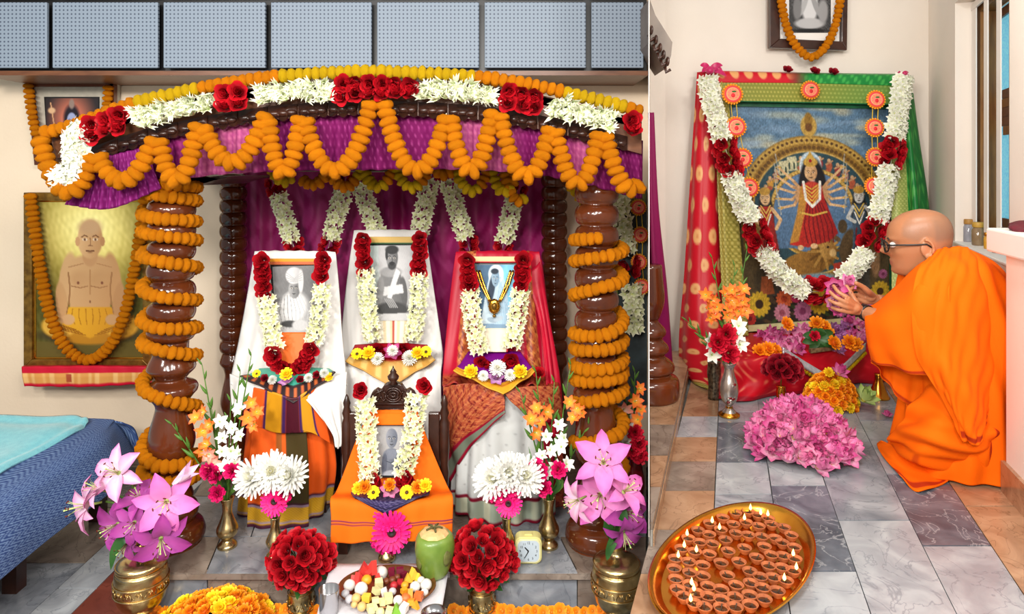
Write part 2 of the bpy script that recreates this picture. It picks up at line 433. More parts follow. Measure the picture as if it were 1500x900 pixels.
def _carn(c0, c1):
    mb = MB()
    for k, (n, r, L, t) in enumerate(((9, .2, .85, .15), (8, .15, .8, .5), (7, .1, .7, .85), (5, .03, .6, 1.25))):
        for j in range(n): mb.petal(L, .6, 2 * PI * (j + k * .5) / n + jit(.2), t + jit(.2), .3, jit(.3), r, .05 * k, 2, False, c0, c1, twist=jit(.5))
    mb.lathe([(.02, -.5), (.2, -.4), (.26, -.05), (.1, .1)], 8, cols=[(80, 120, 50)] * 4)
    return mb.mesh('carnation_head', PETAL, attr=True)
variants('carnation', 2, lambda i: _carn((168, 0, 70), (236, 24, 112)))
FL['carnation_red'] = [_carn((140, 0, 24), (206, 20, 50)) for i in range(2)]
def _mum(i):
    mb = MB()
    for k, (n, r, L, t) in enumerate(((22, .1, .98, -.25), (22, .1, .95, .05), (20, .1, .86, .35), (16, .08, .74, .7), (12, .06, .58, 1.0), (8, .03, .42, 1.3))):
        for j in range(n): mb.petal(L + jit(.06), .17, 2 * PI * (j + k * .5) / n + jit(.08), t + jit(.08), .45, .25, r, .03 * k, 4, False, (226, 222, 176) if k > 3 else (222, 222, 212), (240, 239, 234))
    return mb.mesh('chrysanthemum_head', PETAL, attr=True)
variants('mum', 2, _mum)
def _gerb(i):
    mb = MB()
    for k, (n, r, L, t) in enumerate(((22, .2, .8, .02), (20, .18, .66, .18), (18, .15, .34, .4))):
        for j in range(n): mb.petal(L + jit(.05), .22, 2 * PI * (j + k * .5) / n + jit(.05), t + jit(.08), .1, .1, r, .02 * k, 2, False, (200, 4, 84), (244, 30, 136))
    mb.lathe([(.24, .02), (.24, .1), (.18, .16), (.1, .12), (.02, .1)], 14, cols=[(150, 20, 60), (120, 16, 50), (60, 20, 24), (30, 12, 14), (24, 10, 10)])
    mb.lathe([(.02, -.3), (.12, -.22), (.2, -.02)], 8, cols=[(80, 130, 50)] * 3)
    return mb.mesh('gerbera_head', PETAL, attr=True)
variants('gerb', 2, _gerb)
def _lily(i):
    c0, c1 = [((240, 196, 220), (208, 96, 168)), ((226, 160, 206), (186, 76, 156)), ((186, 100, 176), (142, 38, 126))][i]
    cm = [(250, 226, 236), (226, 120, 186), (176, 70, 150)][i]
    mb = MB()
    for k in range(6):
        mb.petal(1.25, .74 if k % 2 else .56, PI * k / 3 + jit(.1), .85 + jit(.12), -1.15 + jit(.3), .2, .07, -.28, 4, True, c0, c1, cm)
    for k in range(6):
        a = PI * k / 3 + .5; mb.col = (206, 214, 140); r = .3 + jit(.05)
        p = [V(.03 * math.cos(a), .03 * math.sin(a), -.2), V(r * .5 * math.cos(a), r * .5 * math.sin(a), .25), V(r * math.cos(a), r * math.sin(a), .55)]
        mb.tube(p, .014, 4); mb.col = (96, 30, 20); mb.ball(p[2], (.07, .03, .03), 6, 4, M=Matrix.Rotation(a + 1.57, 3, 'Z'))
    mb.col = (190, 214, 130); mb.tube([V(0, 0, -.2), V(.04, .03, .62)], .022, 5); mb.ball((.04, .03, .64), .045, 6, 4)
    mb.col = (150, 170, 90); mb.lathe([(.045, -.75), (.06, -.4), (.1, -.22)], 6)
    return mb.mesh('lily_bloom', PETAL, attr=True)
variants('lily', 3, _lily)
def _glad(c0, c1, cm):
    def f(i):
        mb = MB()
        for k in range(6): mb.petal(1.0 + jit(.1), .62 if k % 2 else .5, PI * k / 3 + jit(.15), 1.0 + jit(.15), -.9 + jit(.2), .18, .06, -.1, 4, True, c0, c1, cm)
        mb.col = (150, 180, 90); mb.lathe([(.03, -.55), (.09, -.2), (.1, 0)], 6)
        mb.col = (250, 246, 220); mb.tube([V(0, 0, 0), V(.03, .02, .5)], .03, 4); return mb.mesh('gladiolus_floret', PETAL, attr=True)
    return f
variants('glad_white', 2, _glad((226, 232, 206), (250, 249, 246), None)); variants('glad_orange', 2, _glad((244, 190, 60), (236, 88, 44), None)); variants('glad_pink', 2, _glad((250, 220, 200), (240, 120, 96), None))
def _daisy(c0, c1, ce, n, W):
    def f(i):
        mb = MB()
        for k in range(2):
            for j in range(n): mb.petal(.8, W, 2 * PI * (j + .5 * k) / n + jit(.08), .1 + .2 * k + jit(.08), .1, .1, .15, .02 * k, 2, False, c0, c1)
        mb.lathe([(.26, 0), (.25, .12), (.14, .2), (.02, .2)], 10, cols=[ce] * 4); mb.lathe([(.02, -.25), (.2, -.02)], 8, cols=[(80, 120, 50)] * 2)
        return mb.mesh('daisy_bloom', PETAL, attr=True)
    return f
variants('daisy', 2, _daisy((244, 190, 10), (254, 222, 30), (70, 50, 14), 10, .36)); variants('cosmos', 2, _daisy((236, 110, 6), (250, 160, 24), (200, 120, 10), 8, .5))
def _lotus(op, c0, c1):
    """lotus bloom or bud, z up"""
    def f(i):
        mb = MB()
        for k, (n, L, t) in enumerate(((6, .95, .25), (6, 1.0, .75), (5, .95, 1.1))):
            for j in range(n): mb.petal(L, .62, 2 * PI * (j + k * .5) / n + jit(.15), min(1.5, t * op + jit(.15) + (1 - op) * .9 * 0), .55, .26, .12, -.25 + .04 * k, 4, True, c0, c1)
        mb.col = (216, 190, 70); mb.lathe([(.05, -.3), (.16, -.2), (.2, .1), (.02, .16)], 8); return mb.mesh('lotus_bloom', PETAL, attr=True)
    return f
variants('lotus', 3, _lotus(1.15, (246, 212, 226), (214, 96, 156))); variants('lotus_deep', 3, _lotus(1.25, (232, 160, 196), (192, 54, 124)))
variants('lotus_bud', 2, _lotus(1.5, (244, 206, 220), (212, 96, 150))); variants('lotus_mauve', 2, _lotus(1.2, (226, 190, 226), (184, 104, 176)))
variants('lotus_green', 1, _lotus(1.35, (226, 232, 170), (150, 178, 90)))

# ------------------------------------------------------------------ garlands: one thing, every flower a part
def garland(name, label, cat, group=None, loc=None):
    return empty(name, loc or (0, 0, 0), label, cat, group)
def bead_run(g, part, key, path, r, step, squash=1.0, keys=None):
    """beads threaded through their middles along a path"""
    L = g.location
    for i, (p, t) in enumerate(resample(path, step)):
        k = keys(p, i) if keys else key
        if k is None: continue
        ob(part, fm(k), None, g, T(p - L, aim(t + V(jit(.12), jit(.12), jit(.12)), jit(3)), (r * (1 + jit(.08)), r * (1 + jit(.08)), r * squash * (1 + jit(.1)))))
def facing_run(g, part, key, path, size, step, width, across, out=(0, -1, 0), spread=.9, tilt=.35, deep=.5):
    """flowers in rows across a path, facing out and fanning to the sides"""
    L = g.location; out = Vector(out)
    for i, (p, t) in enumerate(resample(path, step)):
        side = t.cross(out).normalized()
        for k in range(across):
            s = (k / (across - 1) * 2 - 1) if across > 1 else 0
            s += jit(.12) + (0 if across == 1 else (.5 / across if i % 2 else -.5 / across))
            d = (out + side * s * spread + t * jit(tilt) + V(0, 0, jit(.15))).normalized()
            ob(part, fm(key), None, g, T(p - L + side * s * width * .5 + out * width * deep * (1 - s * s) * .5, aim(d, jit(3)), size * (1 + jit(.1))))
def thread(g, path, r=.002): mb = MB(); mb.tube(path, r, 5); ob('thread', mb, THREAD, g, world=True)
def bloom(key, part_name, p, r, label, cat='flower', group=None, d=(0, -.5, .8), roll=None):
    o = ob(part_name, fm(key), None, None, T(p, aim(d, roll if roll is not None else jit(3)), r)); return tag(o, label, cat, group)

# ------------------------------------------------------------------ the setting
def panel_box(name, c, sz, mat, par=None, kind='structure', **k):
    mb = MB(); mb.box(c, sz); o = ob(name, mb, mat, par, world=par is not None, smooth=False, **k)
    if kind: o['kind'] = kind
    return o
FLR = .40                                     # the floor beyond the dividing wall is a raised one
BY = 4.4                                      # its back wall
def seam(y): return .2 * y
# left hall
panel_box('floor', (-1.6, 1.8, -.06), (5.4, 4.6, .08), GROUT).name = 'floor'
panel_box('wall_back', (-1.55, 3.81, 1.4), (4.6, .12, 2.9), CREAM)
panel_box('baseboard_back', (-1.6, 3.743, .04), (4.4, .014, .08), pmat('skirting', (176, 160, 142), .4))
# dividing wall, thin, from the altar's end to the back
mb = MB(); mb.prism([V(seam(2.3), 2.3, 0), V(seam(4.46), 4.46, 0), V(seam(4.46), 4.46, 2.9), V(seam(2.3), 2.3, 2.9)], V(.003, 0, 0)); tag(ob('wall_middle', mb, CREAM2, smooth=False), kind='structure')
# raised floor slab of the other room (tiles on it below)
mb = MB(); mb.prism([V(seam(1.2), 1.2, FLR - .025), V(2.0, 1.2, FLR - .025), V(3.0, 4.45, FLR - .025), V(seam(4.45), 4.45, FLR - .025)], V(0, 0, -.38))
FLOOR2 = tag(ob('floor_upper', mb, GROUT, smooth=False), kind='structure')
panel_box('wall_rear', ((seam(BY) + 2.9) / 2, BY + .06, 1.6), (2.9 - seam(BY) + .1, .12, 2.6), CREAM2)

# floor tiles ------------------------------------------------------
MG = marble('grey_marble', (112, 117, 126), (160, 164, 170), (86, 92, 102)); MD = marble('dark_marble', (70, 76, 86), (112, 118, 128), (176, 180, 184))
ML = marble('pale_marble', (142, 146, 152), (176, 180, 184), (108, 114, 124)); MBR = marble('brown_marble', (146, 110, 82), (186, 150, 118), (110, 80, 58))
MGB = marble('grey_brown_marble', (108, 94, 84), (150, 136, 124), (84, 72, 64)); MR = marble('red_marble', (96, 46, 36), (130, 66, 52), (70, 34, 28))
def tile(quad, z, mat, par, gap=.0025, h=.024):
    """stone tile between four floor points"""
    c = sum((Vector(q) for q in quad), Vector()) / 4
    q = [c + (Vector(p) - c) * (1 - gap / max(.02, (Vector(p) - c).length) * 1.4) for p in quad]
    mb = MB(); mb.prism([V(p.x, p.y, z) for p in reversed(q)], V(0, 0, -h)); return ob('tile', mb, mat, par, world=True, smooth=False)
def F(x, y, z=0.0): d = (EYE - z) * 1000 / (y - 250); return P(x, y, d)
FR = lambda x, y: F(x, y, FLR)
# the tile courses of the upper floor run along lines of the room; corner points read off the photograph
def vline(a, b):                                # a straight floor line through two floor points
    A, B = FR(*a), FR(*b); return lambda y: A + (B - A) * ((y - A.y) / (B.y - A.y))
l0 = vline((1008, 575), (975, 700)); l1 = vline((1052, 612), (1047, 728)); l2 = vline((1206, 700), (1276, 900)); l3 = vline((1271, 640), (1400, 897)); l4 = vline((1392, 710), (1552, 950)); l5 = lambda y: l4(y) + V(.55, .0, 0)
lx = lambda y: (l1(y) + l2(y)) / 2
rows_of = {
    (l0, l1): [(4.38, MBR), (3.62, MBR), (3.36, ML), (3.1, MBR), (2.84, MGB), (2.58, MBR), (2.3, MGB), (2.05, MBR), (1.75, None)],
    (l1, lx): [(4.38, ML), (3.42, MG), (3.28, MD), (2.83, ML), (2.55, MG), (2.2, MG), (1.75, None)],
    (lx, l2): [(4.38, MG), (3.28, ML), (2.83, ML), (2.62, MD), (2.06, ML), (1.75, None)],
    (l2, l3): [(4.38, MG), (3.5, ML), (3.05, MG), (2.36, ML), (1.75, None)],
    (l3, l4): [(4.38, MG), (3.3, ML), (2.72, MD), (2.2, ML), (1.75, None)],
    (l4, l5): [(4.38, MBR), (3.2, MBR), (2.46, MBR), (1.75, None)],
}
for (a, b), ys in rows_of.items():
    for (y0, m), (y1, _) in zip(ys, ys[1:]):
        sk = lambda f, y: f(y)
        tile([a(y0), a(y1), b(y1), b(y0)], FLR, m, FLOOR2)
# altar step seen from its end, beyond the dividing wall
ST = tag(empty('altar_step', V(.75, 3.0, FLR)), kind='structure'); SZ = FLR + .075
f8 = lambda x, y: F(x, y, SZ)
e0, e1 = f8(1004, 553), f8(955, 772)
def eline(y): return e0 + (e1 - e0) * ((y - e0.y) / (e1.y - e0.y))
def sline(y): return V(seam(y) + .006, y, SZ)
mb = MB(); ya, yb = 4.3, e1.y + .02
mb.prism([V(sline(ya).x, ya, SZ - .024), V(eline(ya).x, ya, SZ - .024), V(eline(yb).x, yb, SZ - .024), V(sline(yb).x, yb, SZ - .024)], V(0, 0, -.05)); ob('step_core', mb, GROUT, ST, world=True, smooth=False)
ys = [4.3, 3.45, 3.05, 2.72, 2.45, yb + .002]; mt = [MBR, MBR, MGB, MBR, MGB]
for i in range(len(ys) - 1):
    y0, y1 = ys[i], ys[i + 1]
    tile([sline(y0), sline(y1), eline(y1) + V(.0, 0, 0), eline(y0)], SZ, mt[i], ST)
    mb = MB(); a, b = eline(y0) + V(.001, 0, -.026), eline(y1) + V(.001, 0, -.026); mb.prism([a, b, b + V(0, 0, -.049), a + V(0, 0, -.049)], V(.004, 0, 0)); ob('edge_tile', mb, MBR, ST, world=True, smooth=False)

# hall floor tiles (what shows at the lower edge and under the bed)
HF = bpy.data.objects['floor']
xs = [-2.9, -2.6, -2.3, -2.03, -1.75, -1.6, -1.34, -1.0, -.65, -.3, .1, .45]
pal = [MG, MGB, MG, MGB, MG, ML, MR, MGB, MG, MGB, MG, MG]
for i in range(len(xs) - 1):
    y = 3.72 - (i % 3) * .17
    k = 0
    while y > 1.45:
        y1 = max(1.4, y - .46); sh = lambda yy: .0
        m = [MG, MGB, MD, MGB][(i * 2 + k * 3) % 4] if i not in (4, 5, 6) else (ML if i == 4 else [MGB, MR, MR][k % 3])
        tile([V(xs[i], y, 0), V(xs[i], y1, 0), V(xs[i + 1], y1, 0), V(xs[i + 1], y, 0)], 0, m, HF); y = y1; k += 1
# altar plinth: riser and top of the same stone
PZ = .14; PY = 2.5; PX0, PX1 = -1.32, .488
PL = tag(empty('altar_plinth', V(-.4, 3.1, 0)), kind='structure')
shl = lambda x, y: x - .2 * (y - 2.5)
mb = MB(); mb.prism([V(PX0, PY + .03, 0), V(PX1, PY + .03, 0), V(.735, 3.73, 0), V(shl(PX0, 3.73), 3.73, 0)], V(0, 0, PZ - .026)); ob('plinth_core', mb, GROUT, PL, world=True, smooth=False)
tx = [PX0, -1.12, -.78, -.44, -.10, .24, PX1]
for j, (y0, y1) in enumerate(((2.74, 2.49), (3.08, 2.74), (3.42, 3.08), (3.73, 3.42))):
    cells = [q + (.12 if j % 2 and 0 < i else 0) for i, q in enumerate(tx[:-1])]
    for i in range(len(cells)):
        a = cells[i]; last = i == len(cells) - 1; b = cells[i + 1] if not last else 0
        tile([V(shl(a, y0), y0, 0), V(shl(a, y1), y1, 0), V(seam(y1) - .008 if last else shl(b, y1), y1, 0), V(seam(y0) - .008 if last else shl(b, y0), y0, 0)], PZ, random.choice([MGB, MGB, MG]), PL)
for i in range(len(tx) - 1):
    panel_box('riser_tile', ((tx[i] + tx[i + 1]) / 2, PY + .018, .056), (tx[i + 1] - tx[i] - .004, .016, .108), [MG, MGB][i % 2] if i else MG, PL, kind=None)
panel_box('step_nosing', ((PX0 + PX1) / 2, PY + .002, PZ - .012), (PX1 - PX0, .03, .02), MGB, PL, kind=None)

# perforated panels along the top of the hall wall
m, nt, b = _base('perforated_panel'); b.inputs['Roughness'].default_value = .55
tc = N(nt, 'ShaderNodeTexCoord'); sp = N(nt, 'ShaderNodeSeparateXYZ'); nt.links.new(tc.outputs['Object'], sp.inputs[0])
def fr(o):
    a = N(nt, 'ShaderNodeMath', operation='MULTIPLY'); a.inputs[1].default_value = 1 / .0192; nt.links.new(o, a.inputs[0])
    q = N(nt, 'ShaderNodeMath', operation='FRACT'); nt.links.new(a.outputs[0], q.inputs[0])
    s = N(nt, 'ShaderNodeMath', operation='SUBTRACT'); s.inputs[1].default_value = .5; nt.links.new(q.outputs[0], s.inputs[0])
    z = N(nt, 'ShaderNodeMath', operation='POWER'); z.inputs[1].default_value = 2; nt.links.new(s.outputs[0], z.inputs[0]); return z.outputs[0]
ad = N(nt, 'ShaderNodeMath', operation='ADD'); nt.links.new(fr(sp.outputs[0]), ad.inputs[0]); nt.links.new(fr(sp.outputs[2]), ad.inputs[1])
lt = N(nt, 'ShaderNodeMath', operation='LESS_THAN'); lt.inputs[1].default_value = .052; nt.links.new(ad.outputs[0], lt.inputs[0])
mx = N(nt, 'ShaderNodeMix', data_type='RGBA'); mx.inputs[6].default_value = L4((128, 142, 158)); mx.inputs[7].default_value = L4((66, 78, 96)); nt.links.new(lt.outputs[0], mx.inputs[0]); nt.links.new(mx.outputs[2], b.inputs['Base Color'])
PERF = m
SF = tag(empty('trim_1', V(-1.0, 3.5, 2.1)), kind='structure'); D0 = 3.34
z0, z1 = P(0, 104, D0).z, 2.52
mb = MB(); mb.box((-.97, 3.56, (z0 + z1) / 2), (3.27, .38, z1 - z0)); ob('box_beam', mb, BLACK, SF, world=True, smooth=False)
panel_box('soffit', (-.97, 3.54, z0 - .011), (3.27, .41, .022), BWOOD, SF, kind=None)
edges = [-82, 75, 237, 394, 549, 706, 862, 946]
for a, q in zip(edges, edges[1:]):
    A, B = P(a + 4, 4, D0 - .01), P(q - 4, 100, D0 - .01)
    mb = MB(); mb.box(((A.x + B.x) / 2, D0 - .012, (A.z + B.z) / 2), (B.x - A.x, .02, A.z - B.z)); ob('perforated_panel', mb, PERF, SF, world=True, smooth=False, bevel=.004)
    A, B = P(a + 4, -60, D0 - .01), P(q - 4, -3, D0 - .01)
    mb = MB(); mb.box(((A.x + B.x) / 2, D0 - .012, (A.z + B.z) / 2), (B.x - A.x, .02, A.z - B.z)); ob('perforated_panel', mb, PERF, SF, world=True, smooth=False, bevel=.004)

# window wall of the upper room: runs back from the viewer, turned a little
WC = V(2.684, 4.4, 0); WD = V(-.4, -1, 0).normalized(); WN = V(1, -.4, 0).normalized()   # along the wall towards the viewer; outward
def wx(px, off=0.0):
    """distance along the window wall (surface pushed out by off) that shows at picture column px"""
    k = (px - 750) / 1000; b = WC + WN * off; return (k * b.y - b.x) / (WD.x - k * WD.y)
def W(s, z, off=0.0): q = WC + WD * s + WN * off; return V(q.x, q.y, z)
def wbox(s0, s1, z0, z1, o0, o1, mb=None):
    mb = mb or MB(); mb.prism([W(s0, z0, o0), W(s1, z0, o0), W(s1, z0, o1), W(s0, z0, o1)], V(0, 0, z1 - z0)); return mb
s_open = wx(1399); SILL = 1.215; ZT = 2.52
s_end = wx(1535, .13)
tag(ob('wall_right_end', wbox(s_end, 3.2, FLR - .05, 2.9, 0, .3), CREAM2, smooth=False), kind='structure')
tag(ob('wall_right', wbox(-.2, s_end, FLR - .05, SILL, 0, .3), CREAM2, smooth=False), kind='structure')
mb = wbox(-.2, s_open, SILL, 2.9, 0, .3); wbox(s_open, s_end, ZT, 2.9, 0, .3, mb); tag(ob('wall_right_upper', mb, CREAM2, smooth=False), kind='structure')
tag(ob('trim_2', wbox(s_open, s_end, SILL, SILL + .012, -.012, .13), WHITE, smooth=False, bevel=.003), kind='structure')
WIN = tag(empty('window_1', W(s_open + .3, SILL, .15)), kind='structure')
ob('window_frame', wbox(s_open, s_open + .075, SILL + .012, ZT, .1, .17), TEAK, WIN, world=True, smooth=False)
mb = wbox(s_open + .075, s_end, ZT - .07, ZT, .1, .17); ob('window_frame', mb, TEAK, WIN, world=True, smooth=False)
m, nt, b = _base('blue_daylight_glass'); b.inputs['Roughness'].default_value = .3; b.inputs['Base Color'].default_value = L4((90, 180, 210))
tc = N(nt, 'ShaderNodeTexCoord'); nz = N(nt, 'ShaderNodeTexNoise'); nz.inputs['Scale'].default_value = 90; nt.links.new(tc.outputs['Object'], nz.inputs[0])
r = N(nt, 'ShaderNodeValToRGB'); e = r.color_ramp.elements; e[0].position = .35; e[0].color = L4((84, 170, 200)); e[1].position = .65; e[1].color = L4((150, 220, 236)); nt.links.new(nz.outputs[0], r.inputs[0])
nt.links.new(r.outputs[0], b.inputs['Emission Color']); b.inputs['Emission Strength'].default_value = .62; BLUE = m
ob('window_pane', wbox(s_open + .05, s_end, SILL + .012, ZT - .05, .2, .206), BLUE, WIN, world=True, smooth=False)
# stepped lattice boards behind the bars
zz = np.linspace(SILL + .012, ZT - .07, 27)
def welem(nm, p0, p1, o0, o1, mat, z0=SILL + .012, z1=ZT - .06):
    return ob(nm, wbox(wx(p0, o0), wx(p1, o0), z0, z1, o0, o1), mat, WIN, world=True, smooth=False)
welem('sash_stile', 1430.5, 1440, .15, .18, TEAK); welem('sash_stile', 1478, 1488.5, .11, .17, TEAK); welem('sash_stile', 1500, 1510, .11, .17, TEAK)
prof = [1, .95, .8, .62, .5, .42, .4, .4, .42, .45, .5, .6, .75, .9, 1, 1, .8, .62, .5, .42, .4, .38, .4, .5, .7, 1]
for lo, hi, flip in ((1440, 1480, 0), (1489, 1512, 1)):
    for i in range(26):
        k = prof[i] * .62; s0, s1 = wx(lo, .178), wx(hi, .178)
        ob('lattice_board', wbox(s0, s0 + (s1 - s0) * k, zz[i], zz[i + 1] - .002, .178, .19), TEAK if i % 3 else BWOOD, WIN, world=True, smooth=False)
        if prof[i] > .7: ob('lattice_board', wbox(s0 + (s1 - s0) * (1.2 - k), s1, zz[i], zz[i + 1] - .002, .18, .192), BWOOD if i % 3 else TEAK, WIN, world=True, smooth=False)
for p0, p1 in ((1423.5, 1429.5), (1441, 1446.5), (1459.5, 1465.5)): welem('window_bar', p0, p1, .075, .08, WHITE, z1=ZT - .01)
welem('window_bar', 1488, 1497, .06, .065, WHITE, z1=ZT - .01)
ob('window_bar', wbox(wx(1423.5, .08), s_end, ZT - .05, ZT - .02, .072, .082), WHITE, WIN, world=True, smooth=False)
# the pier in front of it
pa = F(1474, 722, FLR); pb = F(1535, 792, FLR)
mb = MB(); mb.prism([V(pa.x, pa.y, FLR - .04), V(pb.x, pb.y, FLR - .04), V(pb.x + .6, pb.y, FLR - .04), V(pa.x + .6, pa.y, FLR - .04)], V(0, 0, P(0, 371, 2.56).z - FLR + .04)); tag(ob('wall_pier', mb, CREAM2, smooth=False), kind='structure')
nd = (pb - pa).normalized(); nn = V(-abs(nd.y), nd.x if nd.x < 0 else -nd.x, 0); nn = V(nd.y, -nd.x, 0) if V(nd.y, -nd.x, 0).x < 0 else V(-nd.y, nd.x, 0)
mb = MB(); q0, q1 = pa - nd * .012, pb; mb.prism([V(q0.x, q0.y, FLR), V(q1.x, q1.y, FLR), V(q1.x, q1.y, FLR) + nn * .014, V(q0.x, q0.y, FLR) + nn * .014], V(0, 0, .115)); tag(ob('baseboard_right', mb, MBR, smooth=False), kind='structure')
zt = P(0, 336, 2.56).z
mb = MB(); mb.prism([V(pa.x, pa.y + .06, P(0, 371, 2.56).z) + nn * .03, V(pb.x, pb.y, P(0, 371, 2.56).z) + nn * .03, V(pb.x + .6, pb.y, P(0, 371, 2.56).z), V(pa.x + .6, pa.y + .06, P(0, 371, 2.56).z)], V(0, 0, zt - P(0, 371, 2.56).z))
tag(ob('trim_3', mb, WHITE, smooth=False, bevel=.008), kind='structure')
# ------------------------------------------------------------------ altar: pillars
def pillar(x, d, prof_px, label, n=28):
    """turned pillar; prof_px: (radius, picture row) from top to foot at distance d"""
    base = P(x, prof_px[-1][1], d); t = empty('turned_pillar', base, label, 'pillar', 'turned pillars of the altar')
    def seg(rows): return [(r * d / 1000, EYE - (y - 250) * d / 1000 - base.z) for r, y in rows]
    return t, base, seg
def rings(y0, y1, n, r, neck=.72, per=8):
    """stack of rounded rings as (radius, row)"""
    out = []; h = (y1 - y0) / n
    for i in range(n):
        for k in range(per + 1):
            a = k / per; out.append((r * (neck + (1 - neck) * math.sin(PI * a) ** .55), y0 + h * (i + a)))
    return out
def dense(pts, per=6): return [(max(.5, q[0]), q[1]) for q in crom(pts, per)]
def build_pillar(x, d, shaft, vase, foot, label):
    t, base, seg = pillar(x, d, shaft + vase + foot, label)
    for nm, rows in (('ringed_shaft', shaft), ('vase_section', vase), ('foot', foot)):
        pr = seg(rows); pr.reverse(); mb = MB(); mb.lathe(pr, 28); ob(nm, mb, DWOOD, t)
    return t
plz = lambda d: 250 + (EYE - PZ) * 1000 / d
fd = 2.70; fy = plz(fd)
sh = rings(264, 500, 8, 33.5) 
va = dense([(24, 500), (24, 515), (31, 530), (33, 540), (24, 550), (21, 556), (34, 563), (36, 572), (30, 580), (22, 592), (23, 604), (30, 630), (32.5, 648), (28, 664), (22, 674), (24, 684), (22, 700)])
fo = dense([(22, 700), (27, 716), (30, 728), (26, 734), (34, 740), (37, 750), (34, 760), (33, 762), (42, 768), (46, 778), (46, 786), (42, fy - 2), (42, fy)])
build_pillar(251, fd, sh, va, fo, 'thick dark turned pillar with spiralled marigolds, beside the bed')
sh2 = rings(268, 548, 9, 32.5)
va2 = dense([(25, 548), (24, 560), (33, 572), (34, 580), (28, 588), (25, 600), (29, 622), (33, 650), (30, 668), (23, 680), (24, 700)])
build_pillar(874, fd, sh2, va2, fo, 'thick dark turned pillar with spiralled marigolds, behind the lilies near the dividing wall')
bd = 3.52; by = plz(bd)
shb = rings(255, 516, 14, 19.5, .8)
vab = dense([(15, 516), (19, 530), (14, 540), (12, 552), (16, 572), (18, 590), (13, 610), (12, 630)]); fob = dense([(12, 630), (20, 645), (22, 655), (26, by - 4), (26, by)])
build_pillar(342, bd, shb, vab, fob, 'slimmer beaded rear pillar next to the white-draped chair with turbaned portrait')
build_pillar(812, bd, shb, vab, fob, 'slimmer beaded rear pillar next to the red-draped chair')

# ------------------------------------------------------------------ canopy
CD = 2.56
ARC = [(62, 196), (110, 183), (150, 168), (200, 151), (250, 139), (300, 128), (350, 120), (400, 113), (450, 109), (500, 106), (550, 105), (600, 107), (650, 109), (700, 113), (750, 120), (800, 129), (850, 141), (900, 153), (941, 164)]
arc = lambda x: float(np.interp(x, [a[0] for a in ARC], [a[1] for a in ARC]))
CN = empty('canopy', P(550, 200, CD), 'arched dark wooden altar canopy carved along its front edge', 'canopy')
mb = MB(); rows = []
for x in np.linspace(72, 940, 60):
    y = arc(x); a, b = P(x, y + 12, CD), P(x, y + 62 if x > 125 else y + 48, CD)
    rows.append([mb.vert(a), mb.vert(b), mb.vert(b + V(0, .035, 0)), mb.vert(a + V(0, .035, 0))])
mb.grid(rows, cu=True); mb.face(*rows[0]); mb.face(*reversed(rows[-1])); ob('front_board', mb, BWOOD, CN, world=True, smooth=False)
mb = MB(); rows = []
for x in np.linspace(72, 940, 60):                       # roof, running back over the rear pillars
    y = arc(x); a = P(x, y + 14, CD); xb = -.40 + (a.x + .40) * 1.0; bk = V(min(a.x - .05, seam(3.6) - .02), 3.62, a.z - .02 + .04)
    rows.append([mb.vert(a), mb.vert(a + V(0, 0, -.03)), mb.vert(bk + V(0, 0, -.03)), mb.vert(bk)])
mb.grid(rows, cu=True); mb.face(*rows[0]); mb.face(*reversed(rows[-1])); ob('roof_board', mb, BWOOD, CN, world=True)
def scroll(x, w):
    """carved bracket under the front board"""
    mb = MB(); yb = arc(x) + 56; sl = (arc(x + 10) - arc(x - 10)) / 20
    pts = []
    for k in range(17):
        s = k / 16 * 2 - 1; pts.append((x + s * w, yb + sl * s * w + 8 * (abs(math.cos(s * 2.6 * PI / 2)) ** .7) * (1 - .3 * abs(s)) + 2))
    pts = [(x - w, yb - 14 - sl * w)] + pts + [(x + w, yb - 14 + sl * w)]
    mb.prism([P(a, b, CD - .012) for a, b in pts], V(0, .03, 0))
    for s in (-.6, 0, .6): mb.ball(P(x + s * w, yb - 2 + sl * s * w, CD - .014), (.022, .012, .012), 8, 5)
    for s in (-1, 1):
        q = [P(x + s * w * (.25 + .5 * a), yb + 2 + sl * s * w * (.25 + .5 * a) - 6 * math.sin(PI * a), CD - .016) for a in np.linspace(0, 1, 7)]; mb.tube(q, .006, 5)
    ob('carved_scroll', mb, CWOOD, CN, world=True)
for x in np.arange(150, 930, 44): scroll(x, 21)
mb = MB(); mb.prism([P(70, 194, CD - .01), P(112, 184, CD - .01), P(112, 222, CD - .01), P(82, 234, CD - .01)], V(0, .6, 0)); ob('end_block', mb, BWOOD, CN, world=True, smooth=False, bevel=.006)
mb = MB()
for k in range(3): mb.prism([P(262 + k * 22, 262 + 1 * k, 2.75), P(300 + k * 20, 258, 2.75), P(318 + k * 5, 262, 2.75), P(290 + 12 * k, 272 - 4 * k, 2.75)], V(0, .5, 0))
ob('bracket_arm', mb, CWOOD, CN, world=True, smooth=False)

mb = MB(); mb.tube([P(385, 247, 2.96), P(780, 250, 2.96)], .012, 8); ob('rail', mb, CWOOD, CN, world=True)
